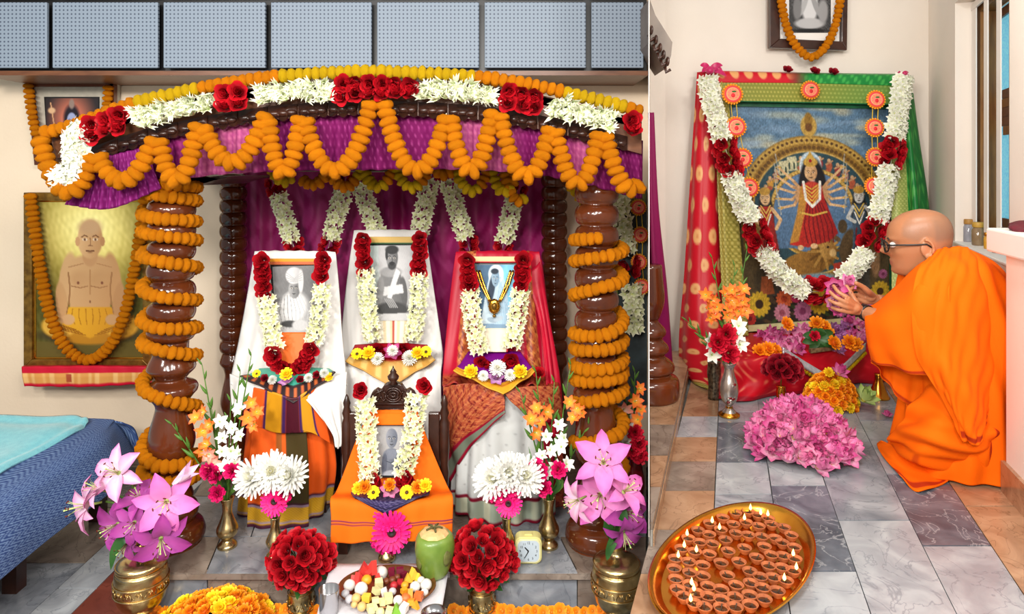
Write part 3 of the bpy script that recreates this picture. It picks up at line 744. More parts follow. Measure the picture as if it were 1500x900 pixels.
# valance: gathered purple cloth under the arch
def dash(u, v, c, c2, nu, nv):
    a = (u * nu + np.where((np.floor(v * nv) % 2) > 0, .5, 0)) % 1; b = (v * nv) % 1
    m = band(a, .38, .62, .15) * band(b, .25, .75, .2); return mixc(c, (m * .7, c2))
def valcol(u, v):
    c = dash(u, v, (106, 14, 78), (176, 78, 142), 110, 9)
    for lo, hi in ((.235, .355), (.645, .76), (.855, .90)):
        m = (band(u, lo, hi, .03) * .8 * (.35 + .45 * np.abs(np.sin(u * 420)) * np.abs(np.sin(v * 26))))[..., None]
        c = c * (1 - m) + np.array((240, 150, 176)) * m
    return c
top = [(125, 215, 2.6), (165, 205, 2.6), (230, 190, 2.6), (300, 172, 2.6), (390, 158, 2.6), (475, 150, 2.6), (550, 148, 2.6), (640, 152, 2.6), (730, 160, 2.6), (800, 172, 2.6), (880, 190, 2.6), (942, 206, 2.6)]
bot = [(122, 262, 2.62), (172, 274, 2.62), (236, 270, 2.62), (300, 258, 2.62), (390, 252, 2.62), (475, 250, 2.62), (550, 249, 2.62), (640, 248, 2.62), (730, 251, 2.62), (800, 258, 2.62), (880, 276, 2.62), (941, 292, 2.62)]
mid = [((a[0] + b[0]) / 2, (a[1] + b[1]) / 2, 2.60) for a, b in zip(top, bot)]
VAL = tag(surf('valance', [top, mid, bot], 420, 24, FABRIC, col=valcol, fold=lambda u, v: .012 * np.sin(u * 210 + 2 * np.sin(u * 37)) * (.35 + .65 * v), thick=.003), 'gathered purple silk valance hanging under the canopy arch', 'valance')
tail = [[(128, 232, 2.56), (168, 226, 2.56), (215, 214, 2.57)], [(112, 268, 2.55), (165, 262, 2.55), (226, 250, 2.57)], [(95, 300, 2.54), (162, 306, 2.55), (236, 276, 2.57)]]
tag(surf('valance_tail', tail, 110, 24, FABRIC, col=lambda u, v: dash(u, v, (110, 18, 90), (172, 90, 158), 26, 9), fold=lambda u, v: .01 * np.sin(u * 60) * (.3 + .7 * v), thick=.003), 'loose purple cloth end hanging off the canopy above the gilt picture', 'valance')

# backdrop curtain
def damask(u, v):
    a = np.sin(u * 60 + 2.2 * np.sin(v * 34)) * np.sin(v * 44 + 2.2 * np.sin(u * 52)); m = np.clip(a * 2.5, 0, 1) * .5
    return mixc((160, 22, 98), (m, (204, 82, 148)))
cr = [[(x, y, 3.64) for x in (356, 430, 500, 570, 640, 710, 796)] for y in (236, 420, 600, 655)]
tag(surf('backdrop_curtain', cr, 260, 120, SILK, col=damask, fold=lambda u, v: .02 * np.sin(u * 70 + 1.5 * np.sin(u * 13)) * (.4 + .6 * np.sin(u * 9) ** 2), thick=.004), 'magenta damask curtain hanging behind the three draped chairs', 'curtain')

# ------------------------------------------------------------------ canopy flowers
GD = CD - .05
tb = garland('marigold_string', 'string of orange and yellow marigolds along the top of the canopy arch', 'garland', loc=P(550, 106, GD))
apath = pxpath([(x, y, GD) for x, y in ARC if x < 945], 8)
def ak(p, i):
    x = 750 + p.x / p.y * 1000
    return 'yellow' if (195 < x < 292 or 410 < x < 700 or 822 < x < 918) else 'orange'
bead_run(tb, 'marigold', None, apath, .0265, .030, .72, keys=ak); thread(tb, apath)
fb = garland('flower_band', 'band of white tuberose and red roses pinned along the canopy arch', 'garland', loc=P(550, 135, GD))
for a, b, k in ((127, 192, 'r'), (196, 314, 't'), (319, 369, 'r'), (374, 484, 't'), (490, 606, 'r'), (611, 726, 't'), (731, 799, 'r'), (804, 907, 't'), (910, 940, 'r')):
    pth = [P(x, arc(x) + (24 if x > 200 else 20), GD - .01) for x in np.linspace(a + 3, b - 3, 14)]
    if k == 'r':
        for s in (-9, 8):
            for p, t in resample([q + V(0, 0, s * GD / 1000) for q in pth], .05): ob('rose', fm('rose'), None, fb, T(p - fb.location + V(jit(.006), -.01, jit(.006)), aim(V(jit(.4), -1, jit(.4) - s * .03), jit(3)), .043))
    else:
        for s in (-12, -1, 10):
            for p, t in resample([q + V(0, 0, s * GD / 1000) for q in pth], .03): ob('tuberose', fm('spike'), None, fb, T(p - fb.location + V(jit(.008), -.008, jit(.006)), aim(V(jit(.9), -1, jit(.5) - s * .08), jit(3)), .036))
wj = garland('chrysanthemum_garland', 'short white flower garland hooked over the canopy end block', 'garland', loc=P(105, 230, CD))
facing_run(wj, 'white_flower', 'tube_white', pxpath([(122, 184, 2.5), (112, 196, 2.48), (108, 218, 2.47), (110, 240, 2.47), (104, 258, 2.47), (84, 262, 2.47)], 10), .029, .017, .05, 4, spread=1.1, tilt=.6)
sw = garland('marigold_swag_garland', 'long orange marigold garland looped in swags under the canopy arch', 'garland', loc=P(550, 200, CD))
SWS = [((58, 202), (136, 230), 66, 1.0), ((142, 228), (226, 202), 50, 1), ((232, 204), (290, 184), 72, 1), ((298, 186), (388, 172), 60, 1), ((392, 174), (440, 172), 82, .9), ((446, 174), (544, 148), 90, .9), ((562, 148), (654, 166), 94, .9), ((660, 170), (720, 166), 84, .9), ((732, 166), (806, 184), 84, .9), ((814, 190), (877, 196), 78, .95), ((886, 196), (938, 268), 38, 1)]
for a, b, s, p in SWS:
    pth = swag(a, b, s, GD - .02, p=p); bead_run(sw, 'marigold', 'orange', pth, .033, .0315, .62); thread(sw, pth)
s2 = garland('two_tone_swag_garland', 'thinner yellow and orange marigold swags along the curtain top', 'garland', loc=P(570, 260, 3.0))
for a, b, s, ka, in (((398, 246), (425, 262), 12, 'yellow'), ((442, 262), (480, 252), 14, 'orange'), ((484, 252), (528, 250), 24, 'orange'), ((530, 244), (577, 246), 30, 'yellow'), ((579, 246), (628, 246), 30, 'yellow'), ((634, 244), (664, 246), 12, 'orange'), ((668, 250), (716, 248), 32, 'yellow'), ((720, 250), (756, 254), 30, 'yellow'), ((738, 252), (768, 290), 20, 'orange'), ((836, 270), (862, 298), 4, 'yellow')):
    pth = swag(a, b, s, 2.92); bead_run(s2, 'marigold', ka, pth, .026, .027, .62, keys=lambda p, i, ka=ka: ka if i % 9 < 6 else ('orange' if ka == 'yellow' else 'yellow'))
# strands on the curtain
def strand_pair(name, label, legs, d=3.4):
    g = garland(name, label, 'garland', 'rose and tuberose strands on the curtain', loc=P(legs[0][0][0], legs[0][0][1], d))
    for (x0, y0), (x1, y1), a, b in legs:
        pp = lambda s, e: [P(x0 + (x1 - x0) * t, y0 + (y1 - y0) * t, d) for t in np.linspace(s, e, 8)]
        facing_run(g, 'rose', 'rose', pp(0, a), .037, .042, .034, 2); facing_run(g, 'tuberose', 'tube', pp(a, b), .025, .025, .05, 3, tilt=.6)
        if b < 1: facing_run(g, 'rose', 'rose', pp(b, 1), .037, .042, .034, 2)
        thread(g, pp(0, 1))
strand_pair('hanging_garland', 'rose-tipped tuberose garland on the curtain above the turbaned portrait', [((399, 262), (434, 374), .2, .8), ((507, 260), (480, 368), .12, .82)])
strand_pair('hanging_garland', 'rose-tipped tuberose garland on the curtain above the central bearded portrait', [((522, 256), (556, 352), .12, 1), ((634, 246), (612, 352), .16, 1)])
strand_pair('hanging_garland', 'rose-tipped tuberose garland on the curtain above the veiled portrait', [((650, 248), (690, 372), .14, .82), ((760, 270), (734, 370), .14, .86)])

# spirals of marigold round the front pillars
def helix(x, fronts, d, r, hand, jx=0):
    c = P(x, 0, d); pts = []
    ys = fronts
    for i in range(len(ys) - 1):
        for k in range(24):
            t = k / 24; a = 2 * PI * t                       # a = 0: front
            pts.append((a, ys[i] + (ys[i + 1] - ys[i]) * t))
    out = []
    for a, y in pts:
        dd = d - r * math.cos(a); q = P(0, y, d); out.append(V(c.x + hand * r * math.sin(a), dd, q.z))
    return out
g = garland('spiral_garland', 'marigold garland wound round the turned pillar beside the bed', 'garland', loc=P(251, 300, fd))
hp = helix(249, [270, 285, 318, 342, 378, 428, 473, 503, 570, 668, 692, 716], fd, .098, 1)
bead_run(g, 'marigold', 'orange', hp, .0255, .0285, .75); thread(g, hp)
g = garland('spiral_garland', 'marigold garland wound round the turned pillar near the dividing wall', 'garland', loc=P(874, 300, fd))
hp = helix(877, [345, 372, 415, 484, 504, 532, 548, 574, 632, 696], fd, .098, -1)
bead_run(g, 'marigold', 'orange', hp, .0255, .0285, .75); thread(g, hp)

# ------------------------------------------------------------------ pictures on the hall wall
def frame_rect(name, par, x0, y0, x1, y1, w, d, mat, depth=.03, top=None):
    """four mitred rails, picture coordinates"""
    mb = MB(); o = [P(x0, y0, d), P(x1, y0, d), P(x1, y1, d), P(x0, y1, d)]; i = [P(x0 + w, y0 + w, d), P(x1 - w, y0 + w, d), P(x1 - w, y1 - w, d), P(x0 + w, y1 - w, d)]
    for k in range(4): mb.prism([o[k], o[(k + 1) % 4], i[(k + 1) % 4], i[k]], V(0, -depth, 0))
    return ob(name, mb, mat, par, world=True, smooth=False, bevel=.003)
SKIN = (206, 164, 116)
def monk_print():
    c = Canvas(150, 200, (84, 80, 30)); c.ell(.5, .2, .5, .32, (226, 200, 96), 1.4); c.ell(.5, .17, .3, .2, (244, 232, 150), 1.2); c.noise(6)
    c.poly([(0, .9), (1, .9), (1, 1), (0, 1)], (96, 84, 36)); c.ell(.5, .86, .46, .05, (60, 48, 30), .5)
    c.ell(.5, .8, .44, .12, (196, 142, 40), .15, c2=(160, 104, 22)); c.ell(.22, .8, .16, .075, (222, 172, 66), .2); c.ell(.78, .8, .16, .075, (206, 152, 48), .2)
    c.poly([(.27, .4), (.73, .4), (.68, .72), (.32, .72)], SKIN, c2=(180, 134, 88)); c.ell(.29, .5, .075, .17, SKIN, .2, .15); c.ell(.71, .5, .075, .17, (184, 138, 92), .2, -.15)
    c.ell(.24, .66, .055, .14, (198, 154, 106), .2, -.12); c.ell(.76, .66, .055, .14, (176, 130, 86), .2, .12)
    c.ell(.5, .42, .22, .075, SKIN, .3, c2=(186, 142, 96)); c.ell(.5, .35, .07, .07, (186, 140, 96), .2)
    for s, k in ((.41, (192, 148, 102)), (.59, (186, 142, 96))): c.ell(s, .5, .09, .05, k, .8); c.ell(s - .02 if s < .5 else s + .02, .525, .012, .009, (120, 70, 50), .5); c.line([(s - .08, .545), (s, .557), (s + .07, .545)], .004, (150, 104, 66))
    c.line([(.5, .44), (.5, .6)], .004, (170, 124, 80)); c.ell(.5, .645, .01, .008, (120, 76, 50))
    c.poly([(.3, .68), (.7, .68), (.76, .8), (.5, .88), (.24, .8)], (226, 170, 44), c2=(190, 130, 26))
    for k in range(6): c.line([(.34 + .06 * k, .69), (.33 + .066 * k, .74), (.36 + .055 * k, .79)], .004, (164, 108, 20))
    for sx in (-1, 1):
        for k in range(4): c.line([(.5 + sx * (.04 + .03 * k), .86 - .012 * k), (.5 + sx * (.2 + .03 * k), .835 - .015 * k), (.5 + sx * (.36 + .015 * k), .80 - .022 * k)], .004, (150, 96, 20))
        c.line([(.5 + sx * .2, .46), (.5 + sx * .185, .56), (.5 + sx * .195, .66)], .007, (150, 106, 66)); c.line([(.5 + sx * .2, .66), (.5 + sx * .22, .735)], .005, (150, 106, 66)); c.line([(.5 + sx * .06, .40), (.5 + sx * .2, .425)], .004, (168, 122, 80))
    c.ell(.3, .76, .06, .035, SKIN, .25); c.ell(.7, .76, .06, .035, (186, 142, 96), .25)
    c.ell(.5, .245, .115, .125, (214, 172, 124), .12, c2=(180, 134, 88)); c.ell(.385, .26, .022, .03, (200, 152, 106)); c.ell(.615, .26, .022, .03, (176, 128, 84))
    c.ell(.5, .17, .1, .05, (190, 152, 112), .7); face(c, .5, .245, .115, .125, (110, 70, 44)); return c
def face(c, x, y, rx, ry, dk, beard=None, moust=None):
    for s in (-1, 1):
        c.line([(x + s * rx * .2, y - ry * .13), (x + s * rx * .45, y - ry * .2), (x + s * rx * .68, y - ry * .1)], rx * .045, dk)
        c.ell(x + s * rx * .42, y + ry * .02, rx * .2, ry * .075, (236, 226, 210), .4, al=.7); c.ell(x + s * rx * .42, y + ry * .02, rx * .09, ry * .075, dk, .4)
    c.line([(x, y - ry * .05), (x + rx * .05, y + ry * .3), (x - rx * .16, y + ry * .34), (x + rx * .18, y + ry * .34)], rx * .035, dk, .7)
    if beard: c.ell(x, y + ry * .72, rx * .72, ry * .34, beard, .4)
    if moust: c.ell(x, y + ry * .47, rx * .5, ry * .1, moust, .4)
    c.line([(x - rx * .3, y + ry * .6), (x, y + ry * .62), (x + rx * .3, y + ry * .6)], rx * .055, dk); c.ell(x, y + ry * .68, rx * .2, ry * .05, dk, .6, al=.4)
WD_ = 3.72
t = empty('gilt_picture', P(132, 410, WD_), 'gilt-framed print of a bald seated man in yellow cloth, above red shelf cloth', 'picture')
mb = MB(); mb.prism([P(40, 282, WD_), P(225, 282, WD_), P(225, 537, WD_), P(40, 537, WD_)], V(0, .02, 0)); ob('backing', mb, BWOOD, t, world=True, smooth=False)
frame_rect('frame', t, 40, 282, 225, 537, 12, WD_, GILT); frame_rect('slip', t, 51, 293, 214, 526, 3, WD_, GOLDB, .012)
monk_print().obj('print', P(53, 295, WD_ - .004), P(212, 295, WD_ - .004), P(53, 524, WD_ - .004), P(212, 524, WD_ - .004), PRINT, t)
g = garland('picture_garland', 'long U-shaped marigold garland hung on the gilt-framed print', 'garland', loc=P(132, 300, 3.66))
pth = pxpath([(44, 284, 3.66), (50, 330, 3.66), (60, 400, 3.66), (73, 460, 3.66), (93, 505, 3.65), (127, 528, 3.65), (160, 508, 3.65), (182, 462, 3.65), (196, 400, 3.66), (207, 330, 3.66), (212, 290, 3.66)], 10)
bead_run(g, 'marigold', 'orange', pth, .030, .0305, .6); thread(g, pth)
t = empty('wall_shelf', P(130, 540, 3.6), 'narrow wall shelf covered by a red cloth, under the gilt picture', 'shelf')
mb = MB(); a, b = P(40, 541, 3.62), P(221, 541, 3.62); mb.box(((a.x + b.x) / 2, 3.67, a.z - .012), (b.x - a.x, .16, .022)); ob('board', mb, BWOOD, t, world=True, smooth=False)
def shelfcol(u, v): return mixc((196, 8, 46), (band(v, .55, .9, .03), (214, 150, 78)), (band(v, .55, .9, .03) * .5 * np.clip(np.sin(u * 90) + np.sin(u * 37), 0, 1), (250, 214, 150)), (band(v, .58, .86, .02) * band(u, .33, .37, .005), (170, 80, 50)))
SHELF = surf('shelf_cloth', [[(36, 536, 3.71), (130, 535, 3.71), (222, 536, 3.71)], [(32, 538, 3.57), (130, 537, 3.57), (222, 538, 3.57)], [(33, 552, 3.565), (130, 552, 3.565), (222, 550, 3.565)], [(36, 566, 3.57), (130, 567, 3.57), (222, 562, 3.57)]], 120, 30, SILK, col=shelfcol, fold=lambda u, v: .004 * np.sin(u * 40) * v, linear=True)
tag(SHELF, 'red cloth with a gold border spread over the wall shelf', 'cloth')
def deity_print():
    c = Canvas(80, 78, (44, 38, 40)); c.ell(.5, .45, .34, .5, (196, 110, 86), 1.0); c.ell(.5, .4, .15, .26, (30, 24, 34), .4); c.ell(.5, .45, .09, .16, (150, 160, 196), .2); c.ell(.5, .12, .05, .1, (140, 120, 110), .5)
    face(c, .5, .45, .09, .16, (40, 34, 60)); c.ell(.5, .95, .3, .35, (120, 128, 160), .3); c.line([(.1, .1), (.16, .5), (.12, 1)], .012, (200, 150, 110)); c.ell(.12, .25, .07, .06, (210, 170, 130), .5); c.ell(.16, .8, .1, .1, (190, 170, 140), .5)
    c.line([(.4, .6), (.36, 1)], .03, (24, 20, 30)); c.line([(.6, .6), (.64, 1)], .03, (24, 20, 30)); return c
t = empty('mounted_picture', P(108, 170, 3.7), 'small framed deity print with a wide grey mount, behind the canopy end', 'picture')
D_ = 3.70
mb = MB(); mb.prism([P(48, 122, D_), P(172, 122, D_), P(166, 240, D_), P(58, 240, D_)], V(0, .03, 0)); ob('mount', mb, pmat('grey_mount', (188, 180, 164), .8), t, world=True, smooth=False)
mb = MB()
for q in ([(44, 121), (172, 121), (169, 128), (50, 128)], [(44, 121), (50, 128), (64, 242), (56, 242)], [(172, 121), (170, 242), (160, 242), (160, 128)]): mb.prism([P(x, y, D_) for x, y in q], V(0, -.03, 0))
ob('frame', mb, DWOOD, t, world=True, smooth=False)
mb = MB(); mb.prism([P(65, 142, D_), P(146, 142, D_), P(146, 220, D_), P(70, 220, D_)], V(0, -.003, 0)); ob('window_mat', mb, BLACK, t, world=True, smooth=False)
deity_print().obj('print', P(67, 144, D_ - .005), P(144, 144, D_ - .005), P(67, 218, D_ - .005), P(144, 218, D_ - .005), PRINT, t)
g = garland('picture_garland', 'thin marigold garland on the small deity print with grey mount', 'garland', loc=P(48, 122, 3.64))
for q in ([(41, 122, 3.65), (46, 160, 3.65), (52, 192, 3.65), (64, 228, 3.65)], [(159, 125, 3.65), (157, 150, 3.65), (154, 176, 3.65)]):
    pth = pxpath(q, 10); bead_run(g, 'marigold', 'orange', pth, .025, .0285, .62); thread(g, pth)

# ------------------------------------------------------------------ bed by the wall
t = empty('bed', V(-2.25, 2.4, 0), 'low bed with dark legs under a blue woven cover', 'bed')
mb = MB(); mb.box((-2.3, 2.35, .33), (.86, 1.76, .14)); ob('mattress', mb, pmat('ticking', (150, 156, 170), .9), t, world=True, smooth=False, bevel=.03)
panel_box('side_rail', (-1.9, 2.35, .235), (.04, 1.7, .06), CWOOD, t, kind=None)
for x, y in ((-1.91, 3.15), (-1.91, 2.62), (-2.6, 3.15), (-2.6, 1.6)): panel_box('leg', (x, y, .12), (.055, .055, .24), CWOOD, t, kind=None)
def zig(u, v):
    x = u * 62; y = v * 32; z = np.abs((y % 2) - 1); q = np.sin((x + 1.7 * z) * 2 * PI / 1.0)
    return mixc((36, 62, 118), (np.clip(q * 1.6, 0, 1) * .85, (130, 158, 198)))
def wrow(x, z, ys, dz=0): return [(x, y, z) for y in ys]
YS = [1.4, 1.9, 2.3, 2.7, 3.05, 3.24]
rows = [[(-2.75, y, .43) for y in YS], [(-2.3, y, .435) for y in YS], [(-1.93, y, .428) for y in YS], [(-1.83, y, .41) for y in YS], [(-1.79, y, .36) for y in YS], [(-1.755, y, .29) for y in YS], [(-1.74, y, .222 if y < 3.2 else .25) for y in YS]]
rows = [[(a[0] - (.06 if a[1] > 3.2 and i > 2 else 0), a[1], a[2]) for a in r] for i, r in enumerate(rows)]
cov = surf('bed_cover', rows, 300, 150, amat('woven_cover', .85, bump=.2, bscale=300), col=lambda u, v: zig(u, v), fold=lambda u, v: .006 * np.sin(u * 21 + 3 * v) * v, px=False, thick=.006)
tag(cov, 'dark blue zigzag-woven cover draped over the low bed', 'bedcover')
endr = [[(x, 3.24, .425 - (.012 if x > -1.9 else 0)) for x in (-2.75, -2.3, -1.95, -1.85)], [(x, 3.28, .36) for x in (-2.75, -2.3, -1.92, -1.81)], [(x, 3.3, .22) for x in (-2.75, -2.3, -1.9, -1.79)]]
surf('end_flap', endr, 40, 12, MATS['woven_cover'], par=cov, col=lambda u, v: zig(u, v), px=False)
cyr = [[(-2.8, y, .445) for y in YS[:-1] + [3.2]], [(-2.4, y, .45) for y in YS[:-1] + [3.2]], [(-2.09, y, .448) for y in YS[:-1] + [3.2]], [(-2.0 + .02 * math.sin(y * 9), y, .444) for y in YS[:-1] + [3.2]], [(-1.965 + .02 * math.sin(y * 9), y, .437) for y in YS[:-1] + [3.17]]]
tag(surf('blanket', cyr, 60, 40, pmat('cyan_fleece', (128, 206, 216), .95, noise=(112, 192, 206), scale=40, bump=.3, bscale=200, sheen=.3), fold=lambda u, v: .006 * np.sin(u * 30) + .004 * np.sin(v * 20), px=False, thick=.014), 'folded pale cyan blanket spread on the blue bed', 'blanket')
# ------------------------------------------------------------------ draped chairs
GREY = lambda k: (k, k, k + 1)
def mono(kind):
    """black-and-white portraits, flat prints"""
    c = Canvas(84, 124, GREY(150) if kind != 'veil' else (70, 104, 134))
    if kind == 'turban':
        c.ell(.75, .3, .6, .5, GREY(112), 1.2); c.ell(.5, 1.0, .5, .62, GREY(206), .15, c2=GREY(150)); c.ell(.46, .62, .3, .22, GREY(214), .3)
        for k in range(8): c.line([(.2 + .06 * k, .45), (.12 + .1 * k, .7), (.2 + .08 * k, .95)], .008, GREY(140 + 6 * k))
        c.ell(.36, .88, .22, .05, GREY(60), .4); c.ell(.62, .9, .2, .08, GREY(190), .3); c.ell(.48, .36, .13, .14, GREY(168), .15, c2=GREY(96)); c.ell(.48, .15, .19, .13, GREY(226), .15, c2=GREY(166)); c.ell(.63, .24, .06, .18, GREY(200), .3)
        for k in range(4): c.line([(.31, .1 + .04 * k), (.48, .2 + .015 * k), (.66, .1 + .04 * k)], .008, GREY(170))
        face(c, .47, .34, .12, .14, GREY(40))
    if kind == 'beard':
        c.a[:] = GREY(176); c.poly([(0, 0), (.2, 0), (.2, 1), (0, 1)], (176, 206, 196), .8); c.ell(.5, .3, .4, .4, GREY(196), 1.2)
        c.poly([(.24, .36), (.7, .36), (.84, .9), (.1, .9)], GREY(136), c2=GREY(92)); c.ell(.47, .36, .26, .07, GREY(150), .3); c.ell(.18, .62, .1, .2, GREY(140), .2, .2); c.ell(.8, .62, .09, .2, GREY(88), .2, -.2)
        c.poly([(.6, .31), (.7, .36), (.48, .72), (.36, .7)], GREY(220)); c.poly([(.3, .56), (.76, .52), (.8, .64), (.26, .68)], GREY(210)); c.ell(.5, .86, .46, .1, GREY(60), .3); c.poly([(0, .92), (1, .9), (1, 1), (0, 1)], GREY(196))
        for k in range(5): c.line([(.3 + .05 * k, .72), (.44 + .05 * k, .83)], .014, GREY(150))
        c.ell(.5, .17, .135, .155, GREY(140), .15, c2=GREY(90)); c.ell(.5, .06, .145, .06, GREY(40), .3); c.ell(.38, .13, .03, .07, GREY(44), .4); face(c, .5, .17, .13, .15, GREY(20), GREY(56), GREY(26))
    if kind == 'veil':
        c.ell(.85, .3, .3, .5, (120, 196, 226), .8); c.poly([(.36, .1), (.64, .08), (.82, .4), (1, 1), (0, 1), (.2, .5)], (204, 222, 232), c2=(160, 192, 214)); c.ell(.5, .16, .2, .16, (212, 226, 234), .15)
        c.ell(.38, .4, .09, .26, (34, 52, 72), .4, .2); c.ell(.49, .22, .105, .135, (150, 176, 196), .15, c2=(110, 140, 164)); c.ell(.47, .11, .1, .045, (26, 40, 56), .4); face(c, .49, .22, .1, .13, (30, 46, 62))
        for k in range(7): c.line([(.62 + .03 * k, .2 + .08 * k), (.56 + .05 * k, .6), (.5 + .06 * k, .98)], .01, (140, 174, 200))
        c.ell(.4, .88, .16, .04, (150, 170, 186), .3, .2); c.ell(.6, .86, .16, .04, (170, 186, 198), .3, -.2); c.poly([(0, .93), (1, .95), (1, 1), (0, 1)], (120, 150, 176))
    if kind == 'bald':
        c.a[:] = GREY(150); c.ell(.5, .4, .6, .6, GREY(172), 1.2); c.ell(.46, .74, .34, .28, (138, 144, 156), .12, c2=(76, 82, 98)); c.ell(.46, .58, .26, .1, (126, 132, 146), .3); c.ell(.2, .8, .1, .24, (96, 102, 118), .2, .15); c.ell(.74, .8, .1, .24, (66, 72, 88), .2, -.15)
        c.line([(.28, .72), (.44, .75), (.62, .72)], .01, (60, 66, 80)); c.ell(.46, .98, .34, .08, (176, 180, 190), .3); c.ell(.46, .26, .17, .2, (150, 154, 164), .12, c2=(88, 94, 108)); face(c, .46, .26, .165, .2, (22, 24, 30))
    c.noise(2); return c
def portrait(name, label, kind, quad, d, strip, lower, dd=.05):
    """print on a board against the draped back; strip: cloth band over its top; lower: cloth under it"""
    t = empty(name, P(*quad[2], d), label, 'portrait', 'portraits on the altar chairs')
    tl, tr, bl, br = quad; D0, D1 = d + .012, d - dd
    pq = lambda q, top, off=0: P(q[0], q[1], (D0 if top else D1) - off)
    mb = MB(); mb.prism([pq((tl[0] - 3, tl[1] - 3), 1), pq((tr[0] + 3, tr[1] - 3), 1), pq((br[0] + 3, br[1] + 3), 0), pq((bl[0] - 3, bl[1] + 3), 0)], V(0, .02, 0)); ob('frame', mb, BLACK, t, world=True, smooth=False)
    mono(kind).obj('print', pq(tl, 1, .004), pq(tr, 1, .004), pq(bl, 0, .004), pq(br, 0, .004), PRINT, t)
    if strip:
        y0, y1, cf = strip; surf('ribbon', [[(tl[0] - 4, y0, D0 - .008), ((tl[0] + tr[0]) / 2, y0, D0 - .012), (tr[0] + 4, y0, D0 - .008)], [(tl[0] - 4, y1, D0 - .01), ((tl[0] + tr[0]) / 2, y1, D0 - .014), (tr[0] + 4, y1, D0 - .01)]], 60, 10, SILK, t, col=cf)
    if lower:
        y0, y1, xa, xb, cf = lower; surf('under_cloth', [[(bl[0], y0, D1), (br[0], y0, D1)], [(xa, y1, D1 - .05), (xb, y1, D1 - .05)]], 50, 20, SILK, t, col=cf, linear=True)
    return t
def portrait_garland(label, left, right, bottom, d, rr=.04):
    """roses at the shoulders, tuberose down the sides, roses at the bottom"""
    g = garland('portrait_garland', label, 'garland', 'rose and tuberose garlands on the portraits', loc=P(left[0][0], left[0][1], d))
    for side in (left, right):
        pts = side; A = pxpath([(x, y, d - .02 - .0005 * max(0, y - pts[0][1])) for x, y in pts[:2]], 6)
        facing_run(g, 'rose', 'rose', A, rr * 1.12, .036, .01, 1, tilt=.3)
        B = pxpath([(x, y, d - .03 - .0005 * max(0, y - pts[0][1])) for x, y in pts[1:]], 10)
        facing_run(g, 'tuberose', 'tube', B, .021, .021, .044, 3, spread=.9, tilt=.6, deep=.6)
    if bottom: facing_run(g, 'rose', 'rose', pxpath([(x, y, d - .11) for x, y in bottom], 8), rr * 1.05, .03, .02, 1, tilt=.3)
    return g
def core_chair(label, cx, y0, d, wpx, seat_px, back_px, db):
    """plain chair that carries the cloth"""
    b = P(cx, 250, d); seat = P(cx, seat_px, d).z - .03; top = P(cx, back_px, db).z - .02; w = wpx * d / 1000
    t = empty('altar_chair', V(b.x, d + .14, PZ), label, 'chair', 'altar chairs under cloth')
    mb = MB(); mb.box((b.x, d + .15, seat - .05), (w, .26, .1)); ob('seat', mb, CWOOD, t, world=True, smooth=False, bevel=.01)
    mb = MB(); mb.prism([V(b.x - w * .42, db + .03, seat), V(b.x + w * .42, db + .03, seat), V(b.x + w * .36, db + .07, top), V(b.x - w * .36, db + .07, top)], V(0, .03, 0)); ob('backrest', mb, CWOOD, t, world=True, smooth=False)
    for sx in (-1, 1):
        for y in (d + .05, d + .25): panel_box('leg', (b.x + sx * w * .44, y, (PZ + seat) / 2 - .03), (.04, .04, seat - PZ - .06), CWOOD, t, kind=None)
    return t
def fl(key, x, y, d, r, label, cat='flower', tilt=(0, -.8, .6), group=None, nm=None):
    return bloom(key, nm or {'rose': 'rose', 'daisy': 'daisy', 'mum': 'chrysanthemum', 'lotus': 'lotus', 'carnation': 'carnation'}.get(key.split('_')[0], 'marigold' if 'bloom' in key else 'flower'), P(x, y, d), r, label, cat, group, tilt)
whitec = lambda u, v: mixc((236, 234, 230), (band(v, .2, .21, .01) * 0, (230, 230, 226)))
wf = lambda s: (lambda u, v: .018 * np.sin(u * 19 + s + 2 * v) * np.clip(v - .1, 0, 1) + .011 * np.sin(u * 39 + 5 * v + s) * v)

# --- chair with the turbaned portrait
core_chair('chair hidden under white and orange cloth, carrying the turbaned portrait', 420, 0, 2.9, 110, 562, 380, 3.12)
tag(surf('white_shawl', [[(374, 372, 3.17), (432, 371, 3.17), (491, 373, 3.17)], [(372, 373, 3.14), (432, 373, 3.13), (492, 374, 3.14)], [(362, 430, 3.10), (432, 430, 3.09), (497, 430, 3.10)], [(350, 495, 3.06), (430, 490, 3.04), (501, 490, 3.06)], [(340, 545, 3.0), (428, 545, 2.98), (506, 540, 2.99)], [(338, 562, 2.88), (428, 566, 2.85), (508, 560, 2.88)]], 70, 60, FABRIC, col=whitec, fold=wf(.4)), 'white shawl over the back and arms of the chair with the turbaned portrait', 'cloth')
sh = surf('shawl_end', [[(420, 566, 2.835), (466, 560, 2.835), (508, 545, 2.86)], [(448, 586, 2.80), (478, 592, 2.80), (506, 585, 2.84)], [(470, 612, 2.80), (487, 618, 2.79), (504, 615, 2.82)], [(489, 634, 2.80), (495, 640, 2.79), (502, 636, 2.80)], [(493, 652, 2.80), (496, 655, 2.80), (500, 650, 2.80)]], 40, 40, FABRIC, col=whitec, fold=lambda u, v: .012 * np.sin(u * 22) * v); tag(sh, 'white shawl end hanging down beside the small carved chair', 'cloth')
tag(surf('shawl_end', [[(337, 548, 2.9), (362, 558, 2.86), (396, 566, 2.84)], [(338, 575, 2.88), (355, 580, 2.84), (376, 578, 2.83)], [(341, 606, 2.87), (349, 602, 2.85), (358, 596, 2.84)]], 30, 20, FABRIC, col=whitec, fold=lambda u, v: .008 * np.sin(u * 16) * v), 'short white shawl end behind the gladiolus vase', 'cloth')
OR = (238, 96, 30); GOLD = (190, 138, 26)
